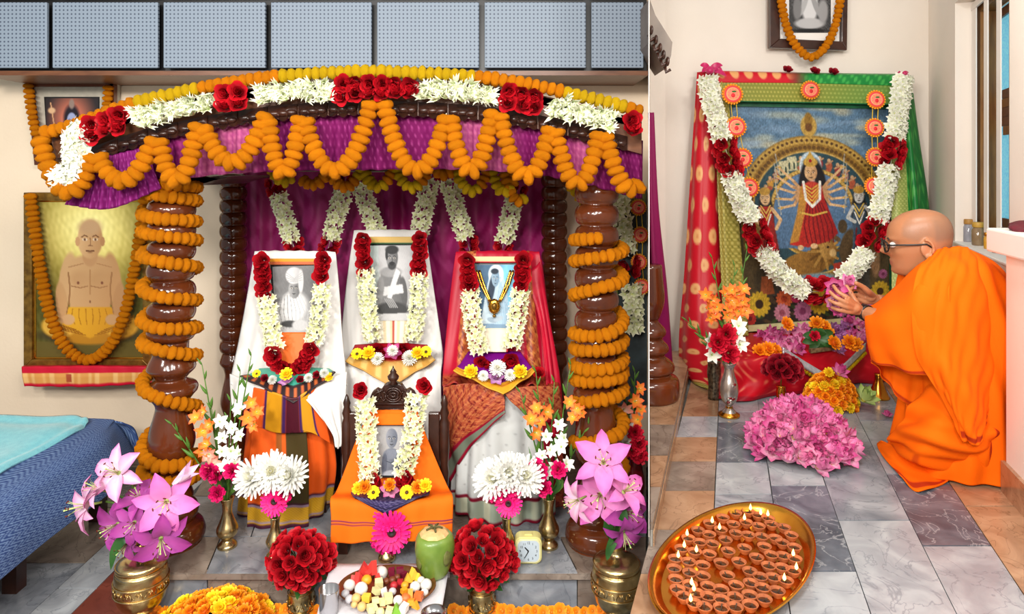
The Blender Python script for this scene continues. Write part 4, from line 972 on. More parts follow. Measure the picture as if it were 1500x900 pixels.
def skirt1(u, v):
    hem = band(v, .85, .985, .01)
    zz = .5 + .5 * np.sin(u * 320) * np.sin(v * 300)
    return mixc(OR, (band(v, .82, 1.01), (66, 22, 48)), (hem, GOLD), (hem * zz * .5, (226, 186, 60)), (band(v, .835, .85, .006) + band(v, .965, .98, .006), (150, 130, 150)))
hemrow = lambda y, s: [(345 + s, y - 24, 2.95), (362, y - 8, 2.87), (395, y + 2, 2.83), (430, y + 2, 2.83), (462, y - 10, 2.87), (484 - s, y - 30, 2.95)]
tag(surf('orange_skirt_cloth', [[(372, 566, 2.88), (380, 566, 2.85), (400, 566, 2.84), (430, 566, 2.84), (455, 566, 2.85), (468, 566, 2.88)], [(362, 620, 2.9), (376, 622, 2.86), (400, 622, 2.84), (430, 622, 2.84), (462, 622, 2.86), (482, 620, 2.9)], [(353, 690, 2.92), (366, 692, 2.87), (396, 694, 2.84), (430, 694, 2.84), (466, 692, 2.87), (492, 680, 2.92)], hemrow(768, 0)], 90, 110, SILK, col=skirt1, fold=lambda u, v: .014 * np.sin(u * 34 + 1) * v), 'orange silk cloth with gold hem falling to the plinth under the turbaned portrait', 'cloth')
def panel1(u, v):
    gr = band(u, .66, 1.01, .02); hem = band(v, .84, .97, .01); zz = .5 + .5 * np.sin(u * 110) * np.sin(v * 300)
    return mixc((240, 98, 32), (band(u, .5, .6, .02) * .7, (120, 84, 40)), (gr, (70, 58, 28)), (band(v, .81, 1.01), (70, 22, 50)), (hem, GOLD), (hem * zz * .5, (230, 190, 70)), (band(v, .825, .838, .006) + band(v, .945, .96, .006), (160, 140, 160)))
tag(surf('pleated_panel', [[(372, 590, 2.825), (405, 590, 2.82), (445, 590, 2.825)], [(365, 680, 2.815), (405, 682, 2.81), (452, 680, 2.815)], [(362, 773, 2.815), (405, 775, 2.80), (452, 771, 2.815)]], 60, 110, SILK, col=panel1, fold=lambda u, v: .006 * np.sin(u * 19) * v), 'flat orange and dark green pleated panel with broad gold hem', 'cloth')
def cape1(u, v):
    return mixc(OR, (band(u, .14, .40) + band(u, .60, .86), (64, 30, 84)), (band(u, .17, .35) + band(u, .65, .83), (206, 144, 24)), (band(u, .40, .60, .01), (70, 10, 30)))
tag(surf('gold_bordered_cape', [[(372, 568, 2.83), (402, 575, 2.80), (430, 583, 2.79), (446, 575, 2.80), (466, 566, 2.83)], [(366, 610, 2.83), (400, 628, 2.80), (430, 630, 2.79), (452, 626, 2.80), (478, 620, 2.84)], [(362, 622, 2.83), (402, 630, 2.80), (430, 631, 2.79), (456, 634, 2.80), (484, 650, 2.85)]], 80, 40, SILK, col=lambda u, v: cape1(u, v)), 'orange cape with two upright gold strips below the teal mat', 'cloth')
def tri(cA, cB, pat):
    def f(u, v):
        zz = np.clip(np.sin(u * 75) * 2, 0, 1); return mixc(cA, (band(v, .62, 1.01, .02), cB), (band(v, .68, .95, .02) * zz, pat))
    return f
tag(surf('seat_mat', [[(380, 541, 2.965), (430, 538, 2.965), (482, 541, 2.965)], [(366, 549, 2.87), (430, 558, 2.84), (488, 545, 2.87)], [(352, 551, 2.82), (430, 592, 2.785), (492, 546, 2.82)]], 60, 40, SILK, linear=True, fold=lambda u, v: .004 * np.sin(u * 23) * v, col=tri((70, 186, 160), (44, 30, 34), (190, 96, 50))), 'teal seat mat with patterned dark border under the turbaned portrait', 'mat')
portrait('portrait', 'monochrome portrait of a seated person in a turban', 'turban', ((399, 391), (466, 389), (404, 487), (462, 487)), 3.06, (379, 388, lambda u, v: mixc((226, 150, 40), (band(v, .5, 1.1), (196, 100, 60)))), (487, 536, 410, 456, lambda u, v: mixc((240, 110, 30), (band(u, .7, .74), (220, 90, 20)))))
portrait_garland('rose and tuberose garland on the turbaned portrait, red loop at bottom', [(385, 376), (389, 434), (394, 470), (402, 512)], [(475, 374), (471, 416), (468, 460), (459, 500)], [(400, 514), (408, 532), (428, 543), (446, 532), (458, 508)], 3.02)
fl('bloom_yellow', 420, 549, 2.80, .028, 'yellow marigold at the foot of the turbaned portrait'); fl('lotus_mauve', 419, 559, 2.80, .036, 'mauve lotus under the yellow marigold on the teal mat', tilt=(0, -.5, .9))
for x, y, k, l in ((388, 555, 'rose_dark', 'small dark red rose on teal mat, nearest the gladiolus'), (399, 557, 'mum', 'small white blossom between dark roses on the teal mat'), (440, 557, 'rose_dark', 'small dark red rose just right of the mauve lotus'), (452, 554, 'mum', 'small white blossom on the teal mat next to a dark rose'), (464, 550, 'rose_dark', 'dark red rose between two white blossoms on the teal mat'), (475, 547, 'mum', 'white blossom near the far corner of the teal mat'), (482, 553, 'bloom_yellow', 'small yellow marigold at the far corner of the teal mat'), (376, 548, 'daisy', 'small yellow daisy at the near corner of teal mat')):
    fl(k, x, y, 2.82, .019, l, nm={'mum': 'white_blossom'}.get(k))

# --- centre chair with the bearded portrait
core_chair('chair hidden under white cloth, carrying the central bearded portrait', 573, 0, 3.16, 120, 530, 350, 3.34)
tag(surf('white_shawl', [[(519, 341, 3.38), (570, 340, 3.38), (623, 341, 3.38)], [(518, 343, 3.35), (570, 342, 3.34), (624, 343, 3.35)], [(510, 400, 3.31), (571, 400, 3.29), (632, 400, 3.31)], [(503, 465, 3.26), (572, 460, 3.23), (641, 462, 3.26)], [(500, 515, 3.2), (573, 512, 3.18), (648, 512, 3.2)], [(501, 532, 3.1), (573, 534, 3.08), (648, 530, 3.1)], [(504, 570, 3.06), (573, 570, 3.04), (646, 568, 3.06)], [(500, 735, 3.05), (573, 740, 3.02), (652, 735, 3.05)]], 80, 100, FABRIC, col=whitec, fold=wf(2.1)), 'white cloth covering the central chair from back to floor', 'cloth')
tag(surf('seat_mat', [[(520, 506, 3.17), (573, 502, 3.17), (626, 506, 3.17)], [(512, 522, 3.08), (573, 530, 3.05), (632, 522, 3.08)], [(506, 529, 3.04), (573, 567, 3.0), (638, 528, 3.04)]], 60, 40, SILK, linear=True, fold=lambda u, v: .004 * np.sin(u * 23) * v, col=lambda u, v: mixc((176, 14, 36), (band(v, .5, 1.01, .02), (200, 150, 70)), (band(v, .6, .95, .02) * np.clip(np.sin(u * 40) * 2, 0, 1) * .7, (236, 206, 130)))), 'red seat mat with broad gold border under the bearded portrait', 'mat')
portrait('portrait', 'monochrome portrait of a seated bearded person in a draped cloth', 'beard', ((541, 360), (608, 360), (550, 470), (600, 470)), 3.25, (347, 358, lambda u, v: mixc((206, 170, 90), (band(v, .8, 1.1), (20, 70, 40)))), (470, 503, 553, 597, lambda u, v: mixc((232, 226, 206), (np.clip(np.sin(u * 30) * 2, 0, 1) * .5, (206, 176, 120)), (band(u, .5, .56), (176, 60, 40)))))
portrait_garland('rose and tuberose garland on the central bearded portrait', [(532, 344), (535, 396), (538, 440), (545, 500)], [(616, 344), (614, 402), (612, 450), (604, 500)], [(550, 511), (563, 516), (573, 517), (585, 515), (597, 509)], 3.21)
for x, y, k, r, l in ((575, 516, 'lotus_deep', .05, 'deep pink lotus in the middle of the red mat'), (575, 514, 'mum', .024, 'white blossom sitting in the deep pink lotus'), (540, 518, 'bloom_yellow', .032, 'yellow marigold on red mat, left of the deep pink lotus'), (523, 519, 'daisy', .028, 'yellow daisy at the left corner of the red mat'), (553, 526, 'mum', .028, 'white blossom left of the lotus on the red mat'), (600, 525, 'mum', .034, 'larger white blossom right of the lotus on red mat'), (612, 518, 'bloom_yellow', .030, 'yellow marigold right of the lotus on the red mat'), (624, 516, 'daisy', .028, 'yellow daisy at the right corner of the red mat')):
    fl(k, x, y, 3.02 - (.05 if r == .024 else 0), r, l, nm={'mum': 'white_blossom'}.get(k))

# --- chair with the veiled portrait, red shawl
core_chair('chair hidden under red shawl and silver cloth, carrying the veiled portrait', 730, 0, 2.92, 120, 566, 380, 3.12)
def pais(u, v, a=30, b=26):
    q = np.sin(u * a * 2) * np.sin(v * b * 2) + .6 * np.sin(u * a * 5 + 3 * np.sin(v * b * 3)); return np.clip(q * 1.4, 0, 1)
def shawl3(u, v):
    e = np.maximum(band(u, -.1, .17, .02), band(u, .83, 1.1, .02)); e2 = np.maximum(band(u, .13, .24, .01), band(u, .76, .87, .01)); e3 = np.maximum(e2, band(v, -.1, .12, .01))
    return mixc((178, 12, 44), (e3, (176, 84, 48)), (e3 * pais(u, v, 60, 40), (110, 30, 24)), (e3 * pais(v, u, 50, 30) * .7, (220, 150, 70)), (band(v, .8, 1.01, .05), (168, 76, 46)), (band(v, .8, 1.01, .05) * pais(u, v), (120, 24, 26)))
tag(surf('red_shawl', [[(669, 372, 3.17), (730, 371, 3.17), (790, 372, 3.17)], [(667, 374, 3.14), (730, 373, 3.13), (791, 374, 3.14)], [(660, 430, 3.10), (730, 430, 3.09), (799, 430, 3.10)], [(653, 500, 3.05), (730, 496, 3.03), (808, 500, 3.05)], [(649, 550, 2.98), (732, 546, 2.97), (816, 548, 2.98)], [(648, 566, 2.9), (734, 572, 2.86), (819, 566, 2.9)]], 130, 110, SILK, col=shawl3, fold=wf(1.3)), 'red shawl with gold paisley border over the chair with the veiled portrait', 'cloth')
tag(surf('plain_shawl', [[(768, 400, 3.12), (785, 390, 3.12), (793, 380, 3.14)], [(790, 470, 3.05), (800, 470, 3.05), (806, 470, 3.07)], [(800, 560, 2.93), (812, 560, 2.93), (822, 556, 2.97)], [(806, 640, 2.9), (816, 640, 2.9), (826, 636, 2.95)]], 30, 50, SILK, col=lambda u, v: mixc((190, 10, 46), (band(u, .8, 1.1), (150, 10, 40))), fold=lambda u, v: .01 * np.sin(u * 14) * v), 'plain red side of the shawl beside the rear pillar', 'cloth')
def silver(u, v):
    hem = band(v, .83, .975, .01); sp = dots(u, v, 9, 12, .13)
    return mixc((206, 208, 206), (np.clip(np.sin(u * 36) * .6, 0, 1) * .4, (176, 180, 182)), (sp * .5, (150, 150, 150)), (band(v, .8, 1.01), (130, 8, 40)), (hem, (170, 182, 164)), (hem * np.clip(np.sin(u * 47) * np.sin(u * 13) * 2, 0, 1) * .8, (226, 226, 196)), (band(u, .80, .9, .01) * band(v, 0, .8, .01), (150, 8, 40)), (band(u, .9, 1.1, .01), (160, 70, 44)), (band(u, .9, 1.1, .01) * pais(u, v, 40, 30), (110, 26, 24)))
tag(surf('silver_skirt_cloth', [[(668, 570, 2.92), (690, 570, 2.88), (720, 570, 2.86), (760, 570, 2.87), (790, 568, 2.9), (812, 566, 2.95)], [(664, 640, 2.92), (688, 642, 2.87), (720, 644, 2.85), (764, 644, 2.86), (796, 642, 2.89), (822, 638, 2.96)], [(661, 700, 2.92), (684, 704, 2.86), (720, 706, 2.84), (764, 706, 2.85), (800, 700, 2.88), (822, 690, 2.96)], [(660, 742, 2.93), (684, 758, 2.86), (720, 769, 2.83), (764, 769, 2.84), (800, 758, 2.87), (822, 740, 2.95)]], 130, 110, SILK, col=silver, fold=lambda u, v: .012 * np.sin(u * 42) * (.3 + v)), 'silvery white silk cloth with red-edged hem under the veiled portrait', 'cloth')
def pallu(u, v):
    ed = band(v, .74, 1.01, .02)
    return mixc((172, 80, 50), (pais(u, v, 26, 14), (116, 26, 26)), (pais(v, u, 30, 24) * .6, (210, 140, 80)), (ed, (140, 10, 40)), (band(v, .8, .95, .02), (112, 120, 104)))
tag(surf('paisley_shawl', [[(649, 566, 2.90), (690, 562, 2.87), (736, 570, 2.83)], [(649, 610, 2.90), (676, 604, 2.86), (738, 584, 2.81)], [(651, 660, 2.91), (672, 640, 2.86), (739, 598, 2.80)], [(660, 706, 2.92), (690, 655, 2.85), (741, 604, 2.80)]], 90, 80, SILK, col=pallu, fold=lambda u, v: .008 * np.sin(u * 18 + v * 6)), 'paisley shawl end swept diagonally across the silver cloth', 'cloth')
tag(surf('paisley_shawl', [[(736, 572, 2.82), (775, 566, 2.85), (819, 566, 2.9)], [(748, 588, 2.81), (786, 596, 2.84), (822, 590, 2.92)], [(764, 602, 2.82), (790, 620, 2.85), (824, 615, 2.93)]], 60, 40, SILK, col=lambda u, v: mixc((174, 84, 52), (pais(u, v, 18, 10), (116, 26, 26)), (pais(v, u, 22, 24) * .6, (214, 146, 84)), (band(v, .9, 1.1), (150, 10, 40)))), 'paisley shawl corner falling beside the gladiolus near the right rear pillar', 'cloth')
tag(surf('seat_mat', [[(686, 516, 3.0), (726, 514, 3.0), (762, 516, 3.0)], [(674, 534, 2.9), (732, 548, 2.86), (776, 536, 2.9)], [(664, 543, 2.84), (737, 579, 2.785), (784, 545, 2.84)]], 60, 40, SILK, linear=True, fold=lambda u, v: .004 * np.sin(u * 23) * v, col=lambda u, v: mixc((120, 14, 130), (band(v, .74, 1.01, .02), (224, 160, 40)), (band(v, .8, .84, .01), (190, 110, 30)))), 'purple seat mat with gold edge under the veiled portrait', 'mat')
portrait('portrait', 'blue-toned portrait of a person veiled in white', 'veil', ((698, 388), (756, 388), (704, 481), (747, 481)), 3.06, (376, 385, lambda u, v: mixc((226, 206, 150), (band(v, .8, 1.1), (190, 10, 40)))), (481, 516, 706, 744, lambda u, v: mixc((236, 226, 200), (band(u, .93, 1.1), (190, 20, 40)))))
portrait_garland('rose and tuberose garland on the veiled portrait', [(685, 375), (688, 424), (693, 470), (703, 518)], [(767, 375), (763, 424), (757, 470), (749, 514)], [(702, 527), (712, 536), (724, 541), (738, 536), (752, 526)], 3.02)
nk = empty('necklace', P(725, 410, 3.0), 'gold chain necklace with round pendant hung over the veiled portrait', 'necklace')
for s in (-1, 1):
    for o in (0, 4):
        mb = MB(); mb.tube(pxpath([(725 + s * (27 - o), 396, 3.045), (725 + s * (19 - o), 420, 3.03), (725 + s * (8 - o * .5), 442, 3.01)], 6), .005, 5); ob('chain', mb, GOLDB, nk, world=True)
mb = MB(); mb.ball(P(724, 449, 3.0), (.026, .012, .034), 14, 8); ob('pendant', mb, GOLDB, nk, world=True)
mb = MB(); mb.ball(P(724, 449, 2.99), (.012, .01, .016), 10, 6); [mb.ball(P(724 + 8 * math.cos(a), 449 + 10 * math.sin(a), 2.99), .004, 6, 4) for a in np.linspace(0, 6.28, 11)[:-1]]; mb.ball(P(724, 463, 3.0), .008, 8, 5); ob('pendant_boss', mb, GILT, nk, world=True)
for x, y, k, r, l in ((690, 545, 'bloom_yellow', .030, 'yellow marigold on the purple mat, left of the mauve lotus'), (762, 545, 'bloom_yellow', .030, 'yellow marigold on the purple mat, right of the mauve lotus'), (729, 540, 'mum', .034, 'large white blossom above the mauve lotus on the purple mat'), (708, 551, 'mum', .022, 'small white blossom left of the mauve lotus on the purple mat'), (747, 550, 'mum', .024, 'small white blossom right of the mauve lotus on the purple mat'), (727, 553, 'lotus_mauve', .042, 'mauve lotus at the middle of the purple mat')):
    fl(k, x, y, 2.80, r, l, nm={'mum': 'white_blossom'}.get(k))
fl('rose', 790, 548, 2.85, .03, 'single red rose on the red shawl beside the purple mat')

# --- small carved chair
SD = 2.76
t = empty('carved_chair', P(575, 815, 2.7), 'small carved dark wooden chair under an orange cloth', 'chair')
def post(x, y0, d, nm, lo=None):
    b = P(x, 250, d); zb = lo if lo is not None else PZ; zt = EYE - (y0 - 250) * d / 1000; h = zt - zb
    pr = [(.016, 0), (.018, h * .05), (.014, h * .3), (.02, h * .45), (.016, h * .5), (.021, h * .62), (.021, h * .8), (.014, h * .83), (.02, h * .87), (.012, h * .91), (.016, h * .94), (.006, h * .99), (.001, h)]
    mb = MB(); mb.lathe(pr, 10, (b.x, d, zb)); ob(nm, mb, CWOOD, t, world=True)
for x in (508, 651): post(x, 578, SD, 'back_post')
for x in (504, 648): panel_box('leg', (P(x, 0, 2.63).x, 2.63, PZ + .06), (.036, .036, .12), CWOOD, t, kind=None)
for x in (520, 636): 
    A, B = P(x - 8, 604, SD), P(x + 8, 735, SD); mb = MB(); mb.box(((A.x + B.x) / 2, SD, (A.z + B.z) / 2), (B.x - A.x, .025, A.z - B.z)); ob('back_stile', mb, CWOOD, t, world=True, smooth=False, bevel=.004)
    for y in (618, 632, 646, 660): pass
A, B = P(512, 725, SD), P(646, 740, SD); mb = MB(); mb.box(((A.x + B.x) / 2, SD - .07, P(0, 742, 2.62).z), (B.x - A.x + .05, .19, .03)); ob('seat', mb, CWOOD, t, world=True, smooth=False, bevel=.004)
pts = [(541, 604), (541, 585), (545, 575), (552, 570), (557, 573), (563, 564), (570, 561), (574, 558), (580, 561), (588, 564), (594, 573), (599, 570), (606, 575), (611, 585), (611, 604)]
mb = MB(); mb.prism([P(x, y, SD) for x, y in pts], V(0, .03, 0)); ob('crest', mb, CWOOD, t, world=True, smooth=False, bevel=.004)
mb = MB(); mb.lathe([(.02, 0), (.012, .01), (.022, .022), (.024, .032), (.012, .045), (.014, .05), (.004, .065), (.001, .075)], 10, P(576, 563, SD - 0)); ob('finial', mb, CWOOD, t, world=True)
mb = MB()
for r in (.028, .02, .008): mb.tube([P(576, 579, SD - .008) + V(r * 1.2 * math.cos(a), 0, r * math.sin(a)) for a in np.linspace(0, 2 * PI, 17)], .004, 5)
for s in (-1, 1):
    for k in range(2): mb.tube([P(576 + s * (14 + 9 * k + 4 * math.cos(a)), 581 + 6 * math.sin(a) - 1 * k, SD - .006) for a in np.linspace(0, 5, 12)], .0035, 5)
    mb.tube([P(576 + s * 14, 571, SD - .006), P(576 + s * 24, 576, SD - .006), P(576 + s * 32, 584, SD - .006)], .004, 5)
mb.tube([P(541, 592, SD - .004), P(611, 592, SD - .004)], .005, 5); mb.tube([P(541, 600, SD - .004), P(611, 600, SD - .004)], .004, 5); ob('carving', mb, CWOOD, t, world=True)
OC = (244, 112, 20)
tag(surf('orange_cloth', [[(546, 604, SD), (577, 603, SD), (607, 604, SD)], [(540, 606, SD - .025), (577, 605, SD - .03), (613, 606, SD - .025)], [(522, 645, SD - .035), (576, 645, SD - .04), (625, 640, SD - .035)], [(505, 690, SD - .06), (574, 690, SD - .07), (642, 682, SD - .06)], [(492, 722, SD - .09), (574, 720, SD - .10), (657, 716, SD - .09)], [(484, 732, 2.585), (574, 738, 2.565), (663, 728, 2.585)], [(485, 760, 2.565), (574, 764, 2.55), (663, 758, 2.565)], [(484, 797, 2.56), (574, 793, 2.54), (662, 792, 2.56)]], 80, 110, FABRIC, col=lambda u, v: mixc(OC, (band(v, .868, .876, .004) + band(v, .884, .892, .004), (90, 30, 80)), (band(u, .425, .432, .004) * band(v, .7, 1.1, .01), (206, 84, 8))), fold=lambda u, v: .006 * np.sin(u * 26) * np.clip(v - .5, 0, 1) * 2 + .005 * np.sin(u * 50 + v * 9) * v * (1 - v)), 'bright orange cloth over the small carved chair, purple line near its hem', 'cloth')
tag(surf('seat_mat', [[(514, 722, 2.655), (572, 716, 2.655), (630, 719, 2.655)], [(518, 728, 2.57), (566, 738, 2.54), (628, 725, 2.57)], [(520, 730, 2.565), (565, 754, 2.535), (629, 722, 2.565)]], 70, 40, SILK, linear=True, col=lambda u, v: mixc((44, 36, 80), (np.clip(np.sin(u * 90 + 3 * np.sin(v * 30)) * 2, 0, 1) * .6, (120, 110, 150)), (band(v, .9, 1.1) + band(v, .74, .8), (24, 18, 50)))), 'navy patterned seat mat on the small carved chair', 'mat')
portrait('portrait', 'small monochrome portrait of a bare-chested bald person on carved chair', 'bald', ((549, 624), (604, 624), (557, 697), (592, 697)), 2.70, None, None, .03)
tag(surf('cloth_fold', [[(546, 606, SD - .05), (577, 606, SD - .055), (606, 606, SD - .05)], [(546, 623, SD - .065), (577, 623, SD - .07), (606, 623, SD - .065)]], 30, 8, FABRIC, col=lambda u, v: mixc(OC, (v * 0, OC))), 'orange cloth fold along the top of the small portrait', 'cloth')
g = garland('portrait_garland', 'tuberose garland with single red roses on the small carved chair', 'garland', 'rose and tuberose garlands on the portraits', loc=P(535, 580, 2.66))
for q in ([(534, 584), (537, 640), (541, 702)], [(611, 576), (604, 640), (590, 692)]): facing_run(g, 'tuberose', 'tube', pxpath([(x, y, 2.67 - .0007 * (y - 580)) for x, y in q], 10), .021, .020, .044, 3, spread=.9, tilt=.6, deep=.6)
for x, y in ((529, 570), (621, 564), (527, 575), (624, 568)): ob('rose', fm('rose'), None, g, T(P(x, y, 2.66) - g.location, aim((jit(.4), -1, .3)), .033))
for x, y in ((546, 702), (553, 708), (596, 699), (588, 706), (543, 708), (600, 706)): ob('rose', fm('rose'), None, g, T(P(x, y, 2.58) - g.location, aim((jit(.4), -1, .3)), .031))
for x, y, k, r, l in ((571, 718, 'lotus', .042, 'pink lotus in the middle of the navy mat'), (571, 711, 'bloom_orange', .023, 'orange marigold sitting in the pink lotus on the navy mat'), (525, 716, 'bloom_yellow', .024, 'yellow marigold at the near corner of the navy mat'), (534, 714, 'bloom_orange', .026, 'orange marigold next to a yellow one, left on navy mat'), (547, 722, 'daisy', .026, 'yellow daisy left of the pink lotus on the navy mat'), (596, 722, 'daisy', .028, 'yellow daisy right of the pink lotus on the navy mat'), (612, 714, 'bloom_orange', .026, 'orange marigold right of the yellow daisy on the navy mat'), (623, 712, 'bloom_yellow', .026, 'yellow marigold at the far corner of the navy mat')):
    fl(k, x, y, 2.545 if k != 'bloom_orange' or x != 571 else 2.52, r, l)
# ------------------------------------------------------------------ vases and flowers on and before the plinth
def vase(name, label, x, d, prof, z, mat, group=None, n=28, extra=None):
    """turned vessel; prof: (radius px, picture row) top to foot at distance d, stood on height z"""
    b = P(x, 250, d); b.z = z; yf = prof[-1][1]; t = empty(name, b, label, 'vase', group); s = d / 1000
    k = 1.0
    pr = [(max(.0008, r * s), (yf - y) * s) for r, y in crom(prof, 4)][::-1]
    mb = MB(); mb.lathe(pr + [(pr[-1][0] * .8, pr[-1][1]), (pr[-1][0] * .75, pr[-1][1] - .02)], n); ob('body', mb, mat, t)
    if extra: extra(t, s, yf)
    return t, b + V(0, 0, (yf - prof[0][1]) * s)
def stemmed(key, nm, head, r, base, label, cat, group=None, dr=(0, -1, .5), srad=.003, bend=.5, part='bloom'):
    t = empty(nm, base, label, cat, group); h = Vector(head); D = Vector(dr).normalized()
    c = base + V(0, 0, 1) * (h - base).length * bend; c2 = h - D * r * .9
    mb = MB(); mb.tube([base * (1 - q) ** 2 + c * 2 * q * (1 - q) + c2 * q * q for q in np.linspace(0, 1, 8)], srad, 6); ob('stem', mb, GREEN, t, world=True)
    ob(part, fm(key) if isinstance(key, str) else key, None, t, T(h - base, aim(D, jit(3)), r)); return t
def leaf_mesh(pts, wd, mat, t, nm='leaf'):
    """bent blade along points"""
    mb = MB(); P_ = [Vector(p) for p in crom(pts, 4)]; rows = []
    for i, p in enumerate(P_):
        q = i / (len(P_) - 1); tn = (P_[min(i + 1, len(P_) - 1)] - P_[max(0, i - 1)]).normalized(); sd = tn.cross(V(0, -1, .2)).normalized() * wd * math.sin(PI * min(1, .12 + .88 * q)) ** .7
        rows.append([mb.vert(p - sd), mb.vert(p + tn.cross(sd) * .25), mb.vert(p + sd)])
    mb.grid(rows); return ob(nm, mb, mat, t, world=True)
def spike(base, tip, florets, label, key, bud_n=4, d=None, r=.034, group=None):
    """gladiolus stem: florets at given picture points, green buds towards the tip"""
    t = empty('gladiolus', base, label, 'flower', group); tip = Vector(tip)
    c = (base + tip) / 2 + V(0, 0, .02); path = [base * (1 - q) ** 2 + c * 2 * q * (1 - q) + tip * q * q for q in np.linspace(0, 1, 10)]
    mb = MB(); mb.tube(path, [.005 * (1 - .7 * k / 9) for k in range(10)], 6); ob('stem', mb, GREEN, t, world=True)
    for f in florets: ob('floret', fm(key), None, t, T(Vector(f) - base, aim((jit(.7), -1, .35 + jit(.4)), jit(3)), r * (1 + jit(.12))))
    for k in range(bud_n):
        p = path[9 - k] if k < 9 else path[0]; s = 1 if k % 2 else -1; sz = .012 + .0028 * k
        mb = MB(); dr = ((tip - base).normalized() + V(s * .42, -.2, 0)).normalized(); mb.lathe([(.0008, 0), (sz * .28, sz * .5), (sz * .34, sz * 1.3), (sz * .18, sz * 2.3), (.0006, sz * 2.9)], 7)
        ob('bud', mb, GREEN, t, T(p - base, aim(dr)))
    return t
KAL = [(12, 793), (10, 798), (9, 806), (13, 812), (26, 817), (33, 822), (34, 827), (32, 830), (35, 834), (36, 850), (35, 866), (30, 880), (20, 892), (14, 897), (15, 903), (24, 909), (27, 915)]
def kal_extra(t, s, yf):
    for y, r in ((823, 34), (831, 33.5), (846, 37), (862, 36.5)): mb = MB(); mb.tube([V(r * s * math.cos(a), r * s * math.sin(a), (yf - y) * s) for a in np.linspace(0, 2 * PI, 33)], .0022, 5, caps=False); ob('raised_ring', mb, BRASS, t)
    mb = MB()
    for k in range(16):
        a = 2 * PI * k / 16; R = lambda da, z, rr=36.6: V(rr * s * math.cos(a + da), rr * s * math.sin(a + da), (yf - z) * s)
        mb.tube([R(-.16, 858), R(-.08, 850), R(0, 856), R(.08, 850), R(.16, 858)], .0022, 4); mb.ball(R(0, 852), .004, 6, 4)
    ob('embossed_scroll', mb, BRASS, t)
for x, lab in ((207, 'large embossed brass urn of lilies on the floor by the bed'), (903, 'large embossed brass urn of lilies next to the alarm clock end of the plinth')):
    v, mouth = vase('brass_urn', lab, x, 2.42, KAL, 0.0, BRASS, 'lily urns', 32, kal_extra)
    if x < 500: fl_ = [((169, 692), 0, (-.1, -.8, .5), .08, 'pale pink lily standing highest over the urn by the bed'), ((120, 742), 0, (-.8, -.7, .1), .08, 'pale pink lily leaning out in front of the blue bed cover'), ((140, 715), 0, (-.7, -.5, .6), .06, 'smaller pale lily between the two palest ones by the bed'), ((166, 772), 2, (-.3, -1, .0), .078, 'purple lily on the bed side of the urn, facing out'), ((195, 768), 2, (.2, -1, .1), .066, 'purple lily in the middle of the bunch by the bed'), ((242, 737), 1, (.3, -1, .25), .09, 'large pink lily facing out before the spiralled pillar by the bed'), ((236, 795), 2, (.5, -.9, -.25), .084, 'deep purple lily low over the shoulder of the urn by the bed'), ((203, 728), 2, (-.1, -.5, .9), .066, 'purple half-open lily behind the large pink one by the bed'), ((183, 800), 2, (-.2, -1, -.4), .06, 'small purple lily drooping over the neck of the urn by the bed')]
    else: fl_ = [((884, 676), 1, (-.1, -.9, .6), .09, 'pink lily standing highest before the foot of the spiralled pillar'), ((878, 728), 1, (-.25, -1, .15), .095, 'largest pink lily, open to the front, behind the alarm clock side urn'), ((918, 718), 1, (.5, -.6, .7), .076, 'pink lily turned to the dividing wall'), ((842, 735), 0, (-.9, -.6, -.1), .07, 'pale pink lily leaning toward the alarm clock'), ((922, 752), 2, (.5, -.9, .3), .078, 'purple lily near the dividing wall, above the drooping one'), ((916, 786), 2, (.25, -.9, -.5), .068, 'purple lily drooping onto the urn near the dividing wall'), ((900, 700), 1, (.4, -.4, .7), .066, 'small pink lily between the highest one and the dividing wall')]
    for (px, py), k, dr, r, lab2 in fl_:
        b = mouth + V(jit(.012), jit(.012), -.01); stemmed(FL['lily'][k], 'lily', P(px, py, 2.36 + jit(.03)), r, b, lab2, 'flower', None, dr, .0035, .55)
    lf = empty('lily_leaf', mouth, ('long leaf hanging out of the urn by the bed' if x < 500 else 'green leaf inside the urn beside the clock'), 'leaf')
    if x < 500: leaf_mesh([mouth, P(186, 786, 2.35), P(168, 806, 2.34), P(162, 836, 2.34)], .018, DGREEN, lf)
    else: leaf_mesh([mouth, P(900, 790, 2.35), P(893, 806, 2.34), P(889, 822, 2.34)], .016, DGREEN, lf)
    leaf_mesh([mouth, P(x + 8, 770, 2.36), P(x + 14, 745, 2.37)], .02, DGREEN, lf); leaf_mesh([mouth, P(x - 12, 772, 2.37), P(x - 4, 735, 2.4)], .018, DGREEN, lf)
t = empty('lily_bud', P(255, 770, 2.4), 'long pale pink lily bud leaning from the urn by the bed', 'flower')
mb = MB(); mb.tube([P(212, 792, 2.42), P(238, 740, 2.4), P(252, 712, 2.38)], .004, 6); ob('stem', mb, GREEN, t, world=True)
mb = MB()
for k in range(5): mb.petal(1.3, .4, 2 * PI * k / 5, 1.25, .15, .3, .05, -.2, 4, True, (246, 232, 238), (226, 150, 204), (246, 236, 240))
ob('closed_petals', mb, PETAL, t, T(P(258, 706, 2.37) - t.location, aim((.75, -.2, .62)), .085), attr=True)
TALL = [(10, 734), (9, 737), (7, 746), (7, 756), (11, 768), (15, 778), (14, 786), (8, 793), (8, 796), (13, 801), (14, 805)]
def px2(t, d=2.66): return [P(x, y, d) for x, y in t]
va1, m1 = vase('brass_flower_vase', 'slender brass vase of gladioli between pillar and orange-skirted chair', 333, 2.67, TALL, PZ, BRASS, 'slender brass vases')
va2_, m2 = vase('brass_flower_vase', 'slender brass vase of gladioli behind the alarm clock', 804, 2.67, TALL, PZ, BRASS, 'slender brass vases')
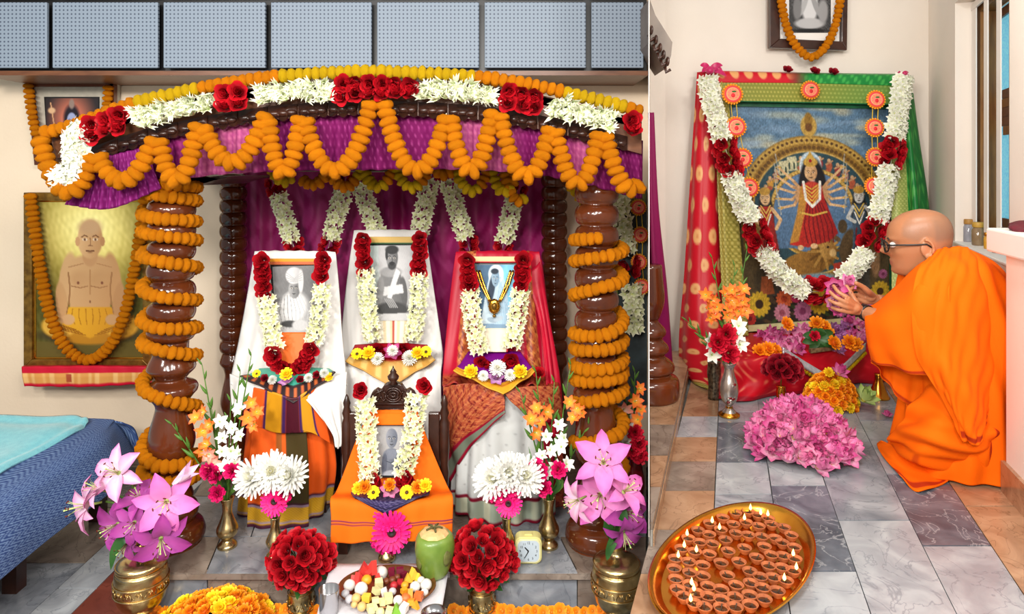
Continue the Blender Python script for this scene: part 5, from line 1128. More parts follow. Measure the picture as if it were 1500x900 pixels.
for lab, key, tip, fl_, bn in (
    ('white gladiolus in the vase beside the spiralled pillar near the bed', 'glad_white', (338, 588), [(322, 618), (340, 628), (326, 642), (338, 662), (352, 640), (325, 662), (344, 680), (330, 684), (352, 600), (350, 665)], 4),
    ('orange gladiolus leaning to the pillar beside the bed', 'glad_orange', (296, 535), [(288, 612), (300, 604), (296, 632), (308, 622), (304, 652), (297, 660)], 7),
    ('pink-orange gladiolus leaning to the orange-skirted chair', 'glad_orange', (352, 545), [(368, 590), (376, 604), (364, 612), (372, 622)], 4),
    ('pink-throated gladiolus low in the vase by the bed pillar', 'glad_pink', (310, 600), [(306, 666), (312, 680)], 2),
    ('thin green gladiolus stem curving up before the white shawl', 'glad_white', (368, 522), [], 6),
    ('green gladiolus tip pointing at the pillar by the bed', 'glad_white', (252, 622), [], 5)):
    spike(m1 + V(jit(.01), jit(.01), -.03), P(*tip, 2.64), px2(fl_, 2.6), lab, key, bn)
for lab, key, tip, fl_, bn in (
    ('white gladiolus in the vase behind the alarm clock', 'glad_white', (812, 560), [(800, 640), (818, 622), (806, 660), (822, 655), (830, 680), (812, 684), (794, 668), (826, 642), (800, 690)], 6),
    ('orange gladiolus nearest the silver-skirted chair', 'glad_orange', (785, 545), [(786, 598), (778, 614), (792, 618), (784, 634), (800, 604)], 5),
    ('orange gladiolus nearest the spiralled pillar, behind the clock', 'glad_orange', (836, 535), [(834, 590), (846, 598), (840, 612), (852, 606)], 6),
    ('thin green gladiolus stem beside the silver cloth', 'glad_white', (762, 575), [], 6), ('bent green gladiolus tip near the foot of the spiralled pillar', 'glad_white', (862, 622), [], 5)):
    spike(m2 + V(jit(.01), jit(.01), -.03), P(*tip, 2.64), px2(fl_, 2.6), lab, key, bn)
for m, ps, w_ in ((m1, [(317, 696), (340, 690), (319, 722), (306, 690)], 'beside the bed pillar'), (m2, [(793, 690), (818, 688), (797, 715), (786, 684)], 'behind the clock')):
    for p in ps: stemmed('carnation', 'carnation', P(*p, 2.58), .034, m + V(jit(.008), jit(.008), -.02), 'magenta carnation low in the gladiolus vase ' + w_, 'flower', 'magenta carnations ' + w_, (jit(.4), -1, .2), .0025)
    t = empty('gladiolus_leaves', m, 'green blade leaves in the gladiolus vase ' + w_, 'leaf')
    for k in range(7): leaf_mesh([m, m + V(jit(.05), jit(.03) - .01, .08), m + V(jit(.11), jit(.05), .17 + jit(.05))], .008, random.choice([GREEN, DGREEN]), t)
# gerbera vases
SHORT = [(8, 757), (7, 760), (6, 768), (7, 776), (12, 788), (13, 794), (8, 804), (8, 807), (12, 811), (13, 815)]
for x, lab, mums, ger, w_ in ((403, 'short brass vase of white blooms before the orange-skirted chair', [(372, 700), (398, 692), (426, 698)], [((402, 735), .054), ((416, 724), .036)], 'before the orange skirt'), (742, 'short brass vase of white blooms before the silver-skirted chair', [(722, 703), (745, 694), (768, 698)], [((745, 738), .052), ((728, 722), .038), ((753, 716), .036)], 'before the silver skirt')):
    v, m = vase('brass_flower_vase', lab, x, 2.6, SHORT, PZ, BRASS, 'short brass vases')
    for p, wh in zip(mums, ('first', 'middle', 'last')): stemmed('mum', 'chrysanthemum', P(*p, 2.56), .074, m + V(jit(.006), jit(.006), -.01), wh + ' of three white chrysanthemums in a row from the bed side, ' + w_, 'flower', None, (jit(.4), -1, .6), .003)
    for i, (p, r) in enumerate(ger): stemmed('gerb' if i == 0 else 'carnation', 'gerbera' if i == 0 else 'carnation', P(*p, 2.54), r, m + V(0, 0, -.01), ('magenta gerbera with dark eye' if i == 0 else 'small magenta carnation') + ' under white chrysanthemums ' + w_, 'flower', None if i == 0 else 'small carnations ' + w_, (jit(.2), -1, .25), .003)
v, m = vase('flower_holder', 'tiny flared brass holder of gerberas at the foot of the carved chair', 567, 2.575, [(4, 796), (4, 801), (5, 806), (8, 812), (12, 818), (13, 823), (10, 826)], PZ, BRASS)
for p, dr, lab in (((574, 780), (.1, -1, .25), 'large magenta gerbera facing out before the small carved chair'), ((557, 782), (-.7, -1, .2), 'magenta gerbera turned to the orange-skirted chair'), ((571, 757), (.1, -.7, .9), 'magenta gerbera at the top of the bunch on the carved chair'), ((566, 796), (-.1, -.8, -.3), 'magenta gerbera drooping over the tiny brass holder')):
    stemmed('gerb', 'gerbera', P(*p, 2.52 + (.03 if p[1] != 780 else 0)), .072 if p[1] == 780 else .06, m, lab, 'flower', None, dr, .003)
# rose pots
POT = [(18, 852), (17, 856), (16, 860), (18, 866), (19, 874), (18, 884), (13, 890), (13, 893), (18, 897), (19, 899)]
def pot_extra(t, s, yf):
    mb = MB()
    for k in range(10):
        a = 2 * PI * k / 10; R = lambda da, z: V(19.6 * s * math.cos(a + da), 19.6 * s * math.sin(a + da), (yf - z) * s)
        mb.tube([R(-.2, 882), R(0, 870), R(.2, 882), R(0, 878)], .002, 4); mb.ball(R(.31, 875), .0035, 6, 4)
    ob('embossed_scroll', mb, BRASS, t)
    for y in (862, 888): mb = MB(); mb.tube([V(18.5 * s * math.cos(a), 18.5 * s * math.sin(a), (yf - y) * s) for a in np.linspace(0, 2 * PI, 25)], .002, 5, caps=False); ob('raised_ring', mb, BRASS, t)
for x, cy, lab, w_ in ((441, 822, 'embossed brass pot of red roses beside the marigold heap', 'beside the marigold heap'), (706, 816, 'embossed brass pot of red roses next to the green coconut', 'next to the coconut')):
    v, m = vase('rose_pot', lab, x, 2.47, POT, .0, BRASS, 'brass rose pots', 28, pot_extra)
    c = P(x, cy, 2.45); R_ = 36 * 2.45 / 1000; n = 46
    for k in range(n):
        z = 1 - 1.55 * (k + .5) / n; a = k * 2.39996; q = math.sqrt(max(0, 1 - z * z)); dd = V(q * math.cos(a), q * math.sin(a), z)
        if dd.y > .45: continue
        stemmed('rose', 'rose', c + V(dd.x * 1.06, dd.y, dd.z * .92) * R_ * (1 + jit(.14)), .034 * (1 + jit(.22)), m + V(jit(.01), jit(.01), -.01), 'red rose in the brass pot ' + w_, 'flower', 'red roses ' + w_, dd + V(jit(.5), -.45 + jit(.2), .15 + jit(.3)), .002, .3)
    t = empty('rose_leaves', m, 'dark rose leaves under the red roses ' + w_, 'leaf')
    for k in range(9): a = 2 * PI * k / 9; leaf_mesh([m, m + V(.05 * math.cos(a), .05 * math.sin(a), .02), m + V(.1 * math.cos(a), .1 * math.sin(a), .03 + jit(.03))], .016, DGREEN, t)
# red vase at the end of the plinth
v, m = vase('red_vase', 'dark red vase of mixed flowers at the end of the plinth by the dividing wall', 928, 2.9, [(12, 655), (12, 660), (9, 668), (13, 685), (16, 705), (14, 722), (9, 735), (14, 748), (15, 757)], PZ, pmat('red_enamel', (120, 14, 24), .2, noise=(90, 8, 16), coat=.5))
for lab, key, tip, fl_, bn in (('orange gladiolus at the end of the plinth by the dividing wall', 'glad_orange', (930, 545), [(936, 570), (930, 588), (938, 600), (934, 615)], 6), ('white gladiolus at the end of the plinth by the dividing wall', 'glad_white', (918, 590), [(918, 625), (926, 640), (915, 650)], 5), ('pink-orange gladiolus behind the lilies at the end of plinth', 'glad_pink', (915, 575), [(914, 600), (908, 618)], 4)):
    spike(m, P(*tip, 2.86), px2(fl_, 2.84), lab, key, bn, r=.036)
for p in ((930, 634), (936, 650), (926, 660), (937, 668)): stemmed('carnation_red', 'carnation', P(*p, 2.82), .036, m, 'red carnation in the vase at the end of the plinth', 'flower', 'red carnations at the end of plinth', (jit(.4), -1, .3))

# ------------------------------------------------------------------ offerings: low table, fruit plate, coconut, clock
TZ = .18
t = empty('offering_table', V(-.41, 2.2, 0), 'low table under a white cloth, before the plinth', 'table')
mb = MB(); q = [P(487, 828, 2.474), P(656, 828, 2.474)]; a, b = q[0], q[1]
mb.prism([V(a.x, 2.474, TZ - .01), V(b.x, 2.474, TZ - .01), V(b.x - .005, 1.98, TZ - .01), V(a.x + .06, 1.98, TZ - .01)], V(0, 0, -.025)); ob('top', mb, BWOOD, t, world=True, smooth=False)
for x, y in ((a.x + .03, 2.45), (b.x - .03, 2.45), (a.x + .09, 2.01), (b.x - .03, 2.01)): panel_box('leg', (x, y, .075), (.035, .035, .15), BWOOD, t, kind=None)
ra = [(a.x - .006, b.x + .006), (a.x + .02, b.x + .004), (a.x + .055, b.x)]
rows = [[(x0 + (x1 - x0) * k / 4, y, TZ) for k in range(5)] for (x0, x1), y in zip(ra, (2.478, 2.22, 1.975))]
rows = [[(x, 2.482, TZ - .05) for x, y, z in rows[0]]] + [[(r[0][0] - .006, r[0][1], TZ - .06)] * 0 + r for r in rows] + [[(x, 1.97, TZ - .08) for x, y, z in rows[-1]]]
tag(surf('white_cloth', rows, 30, 40, pmat('white_linen', (224, 222, 226), .85, noise=(214, 212, 218), scale=8, bump=.15, bscale=300), px=False, linear=True, thick=.004, fold=lambda u, v: .0015 * np.sin(u * 30) * np.sin(v * 14)), 'white cloth spread on the low table', 'cloth')
for s, x0 in ((-1, 0), (1, 4)):
    pass
PLC = P(567, 866, 2.31); PLC.z = TZ + .004
t = empty('fruit_plate', PLC, 'oval copper-brown plate heaped with cut fruit and sweets', 'plate')
mb = MB(); mb.lathe([(.12, .0), (.125, .004), (.15, .016), (.162, .024), (.165, .024), (.166, .021), (.152, .011), (.128, -.002)], 40, caps=False, sq=.72); n = len(mb.v); ring = [mb.vert((.128 * math.cos(a), .72 * .128 * math.sin(a), -.002)) for a in np.linspace(0, 2 * PI, 41)[:-1]]; mb.face(*ring); ring = [mb.vert((.12 * math.cos(a), .72 * .12 * math.sin(a), .0)) for a in np.linspace(0, 2 * PI, 41)[:-1]]; mb.face(*ring)
ob('dish', mb, pmat('copper_brown', (150, 96, 56), .3, .6, noise=(110, 66, 38)), t)
FM = {k: pmat('fruit_' + k, c, .4, noise=tuple(int(x * .88) for x in c), scale=40, bump=.15, bscale=60, rnd=.06) for k, c in dict(melon=(226, 66, 60), white=(240, 236, 228), pale=(240, 234, 170), orange=(246, 166, 40), papaya=(244, 120, 60), mango=(250, 204, 70), beet=(110, 16, 44), date=(120, 60, 34), tan=(232, 190, 120), green=(130, 190, 50), apple=(190, 40, 50), grey=(200, 198, 202)).items()}
def chunk(i, kind):
    mb = MB()
    if kind == 'ball': mb.ball((0, 0, 0), (1, 1, .92), 12, 8, jit=.03)
    elif kind == 'wedge': mb.prism([V(-1, -.5, -.7), V(1, -.5, -.7), V(.1, -.5, 1.1)], V(0, 1.0, 0))
    else:
        mb.box((0, 0, 0), (1.7, 1.4, 1.3)); mb.v = [tuple(c * (1 + jit(.12)) for c in v) for v in mb.v]
    return mb.mesh('fruit_piece', FM['white'], smooth=kind == 'ball')
CH = {k: [chunk(i, k) for i in range(3)] for k in ('ball', 'wedge', 'cube')}
names = dict(melon='red watermelon wedge', white='white coconut sweet', pale='pale green melon cube', orange='orange round sweet', papaya='orange-red papaya cube', mango='yellow mango slice', beet='dark beet-red piece', date='brown date', tan='tan round sweet', green='bright green slice', apple='red apple piece', grey='greyish white coconut piece')
def fruit(x, y, k, shp, r, lift=0.0):
    d = 1000 * (EYE - TZ - .03 - lift) / (y - 250); p = P(x, y, d); m = CH[shp][random.randrange(3)]
    key = ('F', k, shp, m.name)
    if key not in FL: mm = m.copy(); mm.materials.clear(); mm.materials.append(FM[k]); FL[key] = [mm]
    if p.z - r < TZ + .006: p.z = TZ + .006 + r * .8
    o = ob({'melon': 'watermelon_wedge', 'white': 'coconut_sweet', 'pale': 'melon_cube', 'orange': 'round_sweet', 'papaya': 'papaya_cube', 'mango': 'mango_slice', 'beet': 'beet_piece', 'date': 'date', 'tan': 'round_sweet', 'green': 'green_slice', 'apple': 'apple_piece', 'grey': 'coconut_piece'}[k], FL[key][0], None, None, T(p, Matrix.Rotation(jit(3), 3, 'Z') @ Matrix.Rotation(jit(.3), 3, 'X'), r))
    tag(o, names[k] + ' on the oval fruit plate', 'fruit' if k not in ('white', 'orange', 'tan', 'grey') else 'sweet', names[k] + 's on the fruit plate')
for x, y, k, s, r, l in ((534, 834, 'melon', 'wedge', .022, .03), (545, 832, 'melon', 'wedge', .022, .03), (526, 848, 'melon', 'wedge', .02, .01), (517, 850, 'melon', 'wedge', .016, 0), (553, 847, 'melon', 'wedge', .015, .01), (540, 841, 'melon', 'cube', .014, .02), (537, 850, 'orange', 'ball', .0175, .02), (529, 863, 'white', 'ball', .022, .012), (512, 858, 'white', 'ball', .02, .0), (506, 870, 'grey', 'ball', .014, 0), (512, 878, 'grey', 'ball', .014, 0), (558, 842, 'white', 'ball', .024, -.01), (574, 838, 'beet', 'cube', .014, .012), (586, 836, 'beet', 'cube', .014, .012), (592, 842, 'beet', 'cube', .012, .005), (566, 852, 'date', 'ball', .012, 0), (575, 850, 'date', 'ball', .012, .005), (582, 846, 'date', 'ball', .011, .005), (577, 858, 'apple', 'ball', .013, .005), (586, 853, 'apple', 'cube', .011, .005), (593, 858, 'orange', 'ball', .013, .005), (605, 842, 'mango', 'wedge', .02, .015), (598, 848, 'mango', 'wedge', .016, .01), (613, 846, 'mango', 'wedge', .014, .005), (608, 860, 'white', 'ball', .018, .005), (624, 857, 'white', 'ball', .02, .005), (617, 851, 'white', 'ball', .014, 0), (555, 855, 'pale', 'cube', .016, .012), (551, 866, 'pale', 'cube', .014, .01), (563, 868, 'white', 'cube', .014, .008), (575, 867, 'grey', 'ball', .013, .008), (522, 877, 'tan', 'ball', .016, .005), (537, 876, 'mango', 'cube', .015, .008), (550, 880, 'pale', 'cube', .013, .008), (560, 882, 'pale', 'cube', .012, .01), (569, 877, 'pale', 'cube', .017, .012), (583, 880, 'white', 'ball', .016, .01), (594, 877, 'papaya', 'ball', .016, .008), (601, 870, 'orange', 'wedge', .016, .01), (592, 866, 'orange', 'cube', .011, .01), (613, 874, 'papaya', 'cube', .016, .01), (622, 868, 'white', 'ball', .013, 0), (602, 883, 'orange', 'cube', .013, .005), (609, 887, 'orange', 'wedge', .013, 0), (592, 891, 'white', 'cube', .016, 0), (580, 893, 'green', 'wedge', .017, 0), (570, 896, 'pale', 'cube', .014, 0), (557, 897, 'pale', 'ball', .014, 0), (543, 892, 'pale', 'cube', .015, 0), (530, 889, 'tan', 'ball', .015, 0), (519, 886, 'tan', 'ball', .011, 0), (549, 889, 'pale', 'wedge', .011, .01)):
    fruit(x, y, k, s, r, l)
# tender coconut
cc = P(636, 846, 2.40); cc.z = TZ + .005
t = empty('green_coconut', cc, 'trimmed green coconut standing on the white cloth', 'coconut')
sC = 2.40 / 1000
pr = dense([(14, 0), (20, 6), (26, 24), (29, 42), (27.5, 56), (23, 62)], 4)
pr = [(r * sC, z * sC) for r, z in pr]
mb = MB(); mb.lathe(pr, 20)
mb.v = [(x * (1 + .035 * math.cos(3 * math.atan2(y, x))), y * (1 + .035 * math.cos(3 * math.atan2(y, x))), z) for x, y, z in mb.v]
ob('husk', mb, pmat('coconut_green', (126, 152, 62), .38, noise=(92, 122, 44), scale=14, coat=.3), t)
mb = MB(); mb.lathe([(22.6 * sC, 61 * sC), (18 * sC, 66 * sC), (10 * sC, 69 * sC), (3 * sC, 69 * sC)], 10); ob('cut_top', mb, pmat('coconut_pith', (226, 190, 132), .7, noise=(206, 160, 100), scale=40), t, smooth=False)
mb = MB()
for a in (0, 1.2, 2.4, 3.7, 5): mb.tube([V(0, 0, 68 * sC), V(.012 * math.cos(a), .012 * math.sin(a), 72 * sC), V(.03 * math.cos(a), .03 * math.sin(a), 70 * sC)], .0035, 5)
ob('stalk', mb, pmat('dry_stalk', (90, 84, 44), .8), t)
mb = MB()
for a, z, r in ((-2.4, 30, 7), (-2.6, 40, 4), (-.7, 36, 8)): mb.ball((27.2 * sC * math.cos(a), 27.2 * sC * math.sin(a), z * sC), (r * sC * .3, r * sC, r * sC * 1.5), 8, 6, M=Matrix.Rotation(a, 3, 'Z'))
ob('bruise', mb, pmat('coconut_scar', (110, 116, 56), .7, noise=(86, 84, 40), scale=60), t)
# tumbler and small bowl
t = empty('steel_tumbler', P(482, 905, 2.2), 'plain steel tumbler on the near corner of the white cloth', 'tumbler'); t.location.z = TZ + .004
mb = MB(); mb.lathe([(.027, 0), (.03, .003), (.0325, .075), (.0335, .078), (.032, .078), (.029, .006), (.001, .005)], 24, caps=False); mb.face(*[mb.vert((.027 * math.cos(a), .027 * math.sin(a), 0)) for a in np.linspace(0, 2 * PI, 25)[:-1]]); ob('cup', mb, STEEL, t)
p = P(636, 905, 2.17); t = empty('steel_bowl', (p.x, p.y, TZ + .004), 'small shallow steel bowl at the front of the white cloth', 'bowl')
mb = MB(); mb.lathe([(.02, 0), (.03, .008), (.04, .022), (.042, .022), (.03, .006), (.001, .003)], 24, caps=False); ob('dish', mb, STEEL, t)
# alarm clock
cx = P(774, 826, 2.555); t = empty('alarm_clock', (cx.x, cx.y, PZ), 'small cream alarm clock with grey face beside red roses', 'clock')
s = 2.555 / 1000; CB = pmat('cream_plastic', (222, 214, 140), .35, noise=(214, 204, 128)); CF = pmat('clock_face', (196, 208, 216), .4, noise=(188, 202, 212))
def rr(w, h, r, n=5): return [(sx * (w - r) + r * math.cos(a), sz * (h - r) + r * math.sin(a)) for sx, sz, a0 in ((1, 1, 0), (-1, 1, PI / 2), (-1, -1, PI), (1, -1, 1.5 * PI)) for a in np.linspace(a0, a0 + PI / 2, n)]
cz = 21 * s
def slab(nm, w, h, r, y0, y1, mat, par=t, bev=.003):
    mb = MB(); mb.prism([V(x, y0, cz + z) for x, z in rr(w, h, r)], V(0, y1 - y0, 0)); return ob(nm, mb, mat, par, smooth=False, bevel=bev)
slab('case', 19.5 * s, 19.5 * s, 9 * s, -.012, .035, CB); slab('bezel', 17.6 * s, 17.4 * s, 8 * s, -.016, -.012, pmat('bezel_cream', (236, 230, 176), .3)); slab('face', 15.5 * s, 15.2 * s, 7 * s, -.0172, -.0158, CF, bev=0)
for sx in (-1, 1): mb = MB(); mb.box((sx * .024, .01, .0025), (.016, .03, .005)); ob('foot', mb, CB, t, smooth=False)
mb = MB(); mb.box((0, .01, cz + 20 * s), (.03, .02, .006)); ob('snooze_bar', mb, CB, t, smooth=False, bevel=.002)
NUM = []
for k in range(12):
    a = PI / 2 - k * PI / 6; cu = bpy.data.curves.new('numeral', 'FONT'); cu.body = str(k or 12); cu.size = .012; cu.align_x = 'CENTER'; cu.align_y = 'CENTER'; cu.extrude = .0002; o = link(bpy.data.objects.new('numeral_text', cu)); NUM.append((o, a))
dg = bpy.context.evaluated_depsgraph_get(); dg.update()
for o, a in NUM:
    me = bpy.data.meshes.new_from_object(o.evaluated_get(dg)); me.materials.clear(); me.materials.append(BLACK); bpy.data.objects.remove(o)
    o = ob('numeral', me, None, t); o.location = (12.2 * s * math.cos(a), -.0176, cz + 12.0 * s * math.sin(a)); o.rotation_euler = (PI / 2, 0, 0)
for nm, ang, L, w_ in (('hour_hand', 10.58, 8, .0028), ('minute_hand', 7.0, 11, .002)):
    a = PI / 2 - ang * PI / 6; mb = MB(); dx, dz = math.cos(a), math.sin(a); q = V(-dz, 0, dx) * w_
    mb.prism([V(0, -.0185, cz) + q, V(0, -.0185, cz) - q, V(dx * L * s, -.0185, cz + dz * L * s) - q * .6, V(dx * L * s, -.0185, cz + dz * L * s) + q * .6], V(0, .0006, 0)); ob(nm, mb, BLACK, t, smooth=False)
# marigold heap and flower row on the floor
hc = V(P(318, 0, 2.40).x, 2.40, 0)
for k in range(66):
    a = k * 2.39996; q = math.sqrt((k + .5) / 84); r = .205 * q; x = r * math.cos(a) * 1.0; y = r * math.sin(a) * .62; z = .085 * (1 - q * q) + .016
    yel = (math.sin(x * 37 + 1) + math.cos(y * 60 + x * 20)) > .55
    p = hc + V(x + jit(.008), y + jit(.006), z + jit(.006)); o = bloom('bloom_yellow' if yel else 'bloom_orange', 'marigold', p, .030 * (1 + jit(.12)), ('yellow' if yel else 'orange') + ' marigold in the heap on the floor before the plinth', 'flower', ('yellow' if yel else 'orange') + ' marigolds of the floor heap', (x * 3 + jit(.3), y * 3 - .35 + jit(.3), .8))
fr_ = garland('flower_row', 'row of orange flowers laid along the foot of the plinth', 'garland', loc=V(-.4, 2.47, 0))
for x in list(range(232, 262, 11)) + list(range(382, 424, 12)) + list(range(452, 482, 11)) + list(range(664, 884, 12)):
    p = V(P(x, 0, 2.465).x, 2.465 + jit(.006), .017 + jit(.004)); ob('orange_flower', fm('cosmos'), None, fr_, T(p - fr_.location, aim((jit(.4), -.9, .6), jit(3)), .023 * (1 + jit(.2))))

# ------------------------------------------------------------------ second sight of the brocade-framed print, at the end of the hall wall
t = empty('tall_print', P(925, 420, 3.7), 'tall dark print with green-gold edge behind the spiralled pillar near the dividing wall', 'picture')
mb = MB(); mb.prism([P(896, 282, 3.72), P(946, 276, 3.72), P(946, 590, 3.72), P(890, 590, 3.72)], V(0, -.03, 0)); ob('board', mb, pmat('dusky_print', (66, 80, 84), .6, noise=(36, 40, 40), scale=9), t, world=True, smooth=False)
surf('brocade_edge', [[(896, 280, 3.68), (908, 279, 3.68)], [(893, 440, 3.68), (906, 440, 3.68)], [(890, 592, 3.68), (905, 592, 3.68)]], 12, 90, SILK, t, col=lambda u, v: mixc((120, 124, 56), (dots(u, v, 3, 60, .3) * .7, (176, 166, 84)), (band(u, .88, 1.1), (40, 70, 40))))
surf('brocade_edge', [[(896, 279, 3.675), (946, 275, 3.675)], [(898, 305, 3.675), (946, 302, 3.675)]], 40, 12, SILK, t, col=lambda u, v: mixc((110, 118, 60), (dots(u, v, 14, 3, .3) * .7, (170, 160, 84))))
def rosette(name, x, y, d, r, par=None, tiltx=0):
    """ornamental disc: orange beaded rim, pink face, small leaf motif"""
    c = P(x, y, d); mb = MB(); M = T(c - (par.location if par else V(0, 0, 0)), aim((0, -1, .1)))
    mb.col = (240, 150, 30)
    for k in range(22): a = 2 * PI * k / 22; mb.ball((r * .92 * math.cos(a), r * .92 * math.sin(a), 0), (r * .12, r * .12, r * .1), 6, 4)
    mb.lathe([(r * .9, -.1 * r), (r * .9, .06 * r), (r * .82, .12 * r)], 22, cols=[(210, 110, 30)] * 3); mb.lathe([(r * .8, .1 * r), (r * .74, .15 * r), (r * .68, .15 * r)], 22, cols=[(226, 60, 70)] * 3)
    mb.lathe([(r * .66, .12 * r), (r * .6, .17 * r), (r * .5, .17 * r), (r * .02, .17 * r)], 20, cols=[(240, 150, 110), (244, 170, 120), (236, 120, 100), (240, 140, 110)])
    mb.col = (216, 40, 50); mb.ball((0, -.14 * r, .18 * r), (.2 * r, .22 * r, .06 * r), 8, 5); mb.col = (50, 110, 50); mb.ball((.1 * r, .22 * r, .18 * r), (.24 * r, .1 * r, .05 * r), 8, 5); mb.col = (250, 200, 60)
    for k in range(10): a = 2 * PI * k / 10; mb.ball((r * .46 * math.cos(a), r * .46 * math.sin(a), .17 * r), r * .05, 5, 3)
    return ob(name, mb, PETAL, par, M, attr=True)
def rosette_string(label, pts, d, r, cords=True):
    t = empty('rosette_string', P(*pts[0], d), label, 'ornament')
    for x, y in pts: rosette('rosette', x, y, d, r, t)
    if cords:
        for s in (-4, 4): mb = MB(); mb.tube([P(x + s, y, d + .004) for x, y in pts], .0025, 5); ob('cord', mb, pmat('yellow_cord', (226, 190, 50), .7), t, world=True)
    return t
rosette_string('orange rosettes on cords by the spiralled pillar, on the tall print', [(935, 304), (938, 344), (936, 384), (940, 420)], 3.64, .044)
g = garland('print_garland', 'white tuberose garland with a red rose stretch, beside the spiralled pillar', 'garland', loc=P(905, 285, 3.6))
A = pxpath([(904, 284, 3.62), (911, 340, 3.62), (919, 375, 3.62)], 10); facing_run(g, 'tuberose', 'tube', A, .036, .032, .06, 3, tilt=.6)
facing_run(g, 'rose', 'rose', pxpath([(920, 380, 3.62), (924, 408, 3.62)], 8), .045, .045, .05, 2); facing_run(g, 'tuberose', 'tube', pxpath([(925, 416, 3.62), (928, 450, 3.62), (929, 490, 3.62)], 10), .034, .032, .05, 3, tilt=.6)
tag(surf('red_drape', [[(880, 300, 3.69), (886, 300, 3.68), (892, 300, 3.69)], [(866, 420, 3.69), (880, 420, 3.67), (890, 420, 3.69)], [(848, 560, 3.67), (868, 562, 3.64), (888, 560, 3.68)], [(842, 650, 3.66), (868, 655, 3.63), (892, 652, 3.67)]], 60, 120, SILK, col=lambda u, v: mixc((190, 14, 34), (dots(u, v, 4, 26, .32) * .85, (220, 160, 96))), fold=lambda u, v: .012 * np.sin(u * 20) * v), 'red cloth with gold spots hanging behind the spiralled pillar near the dividing wall', 'cloth')
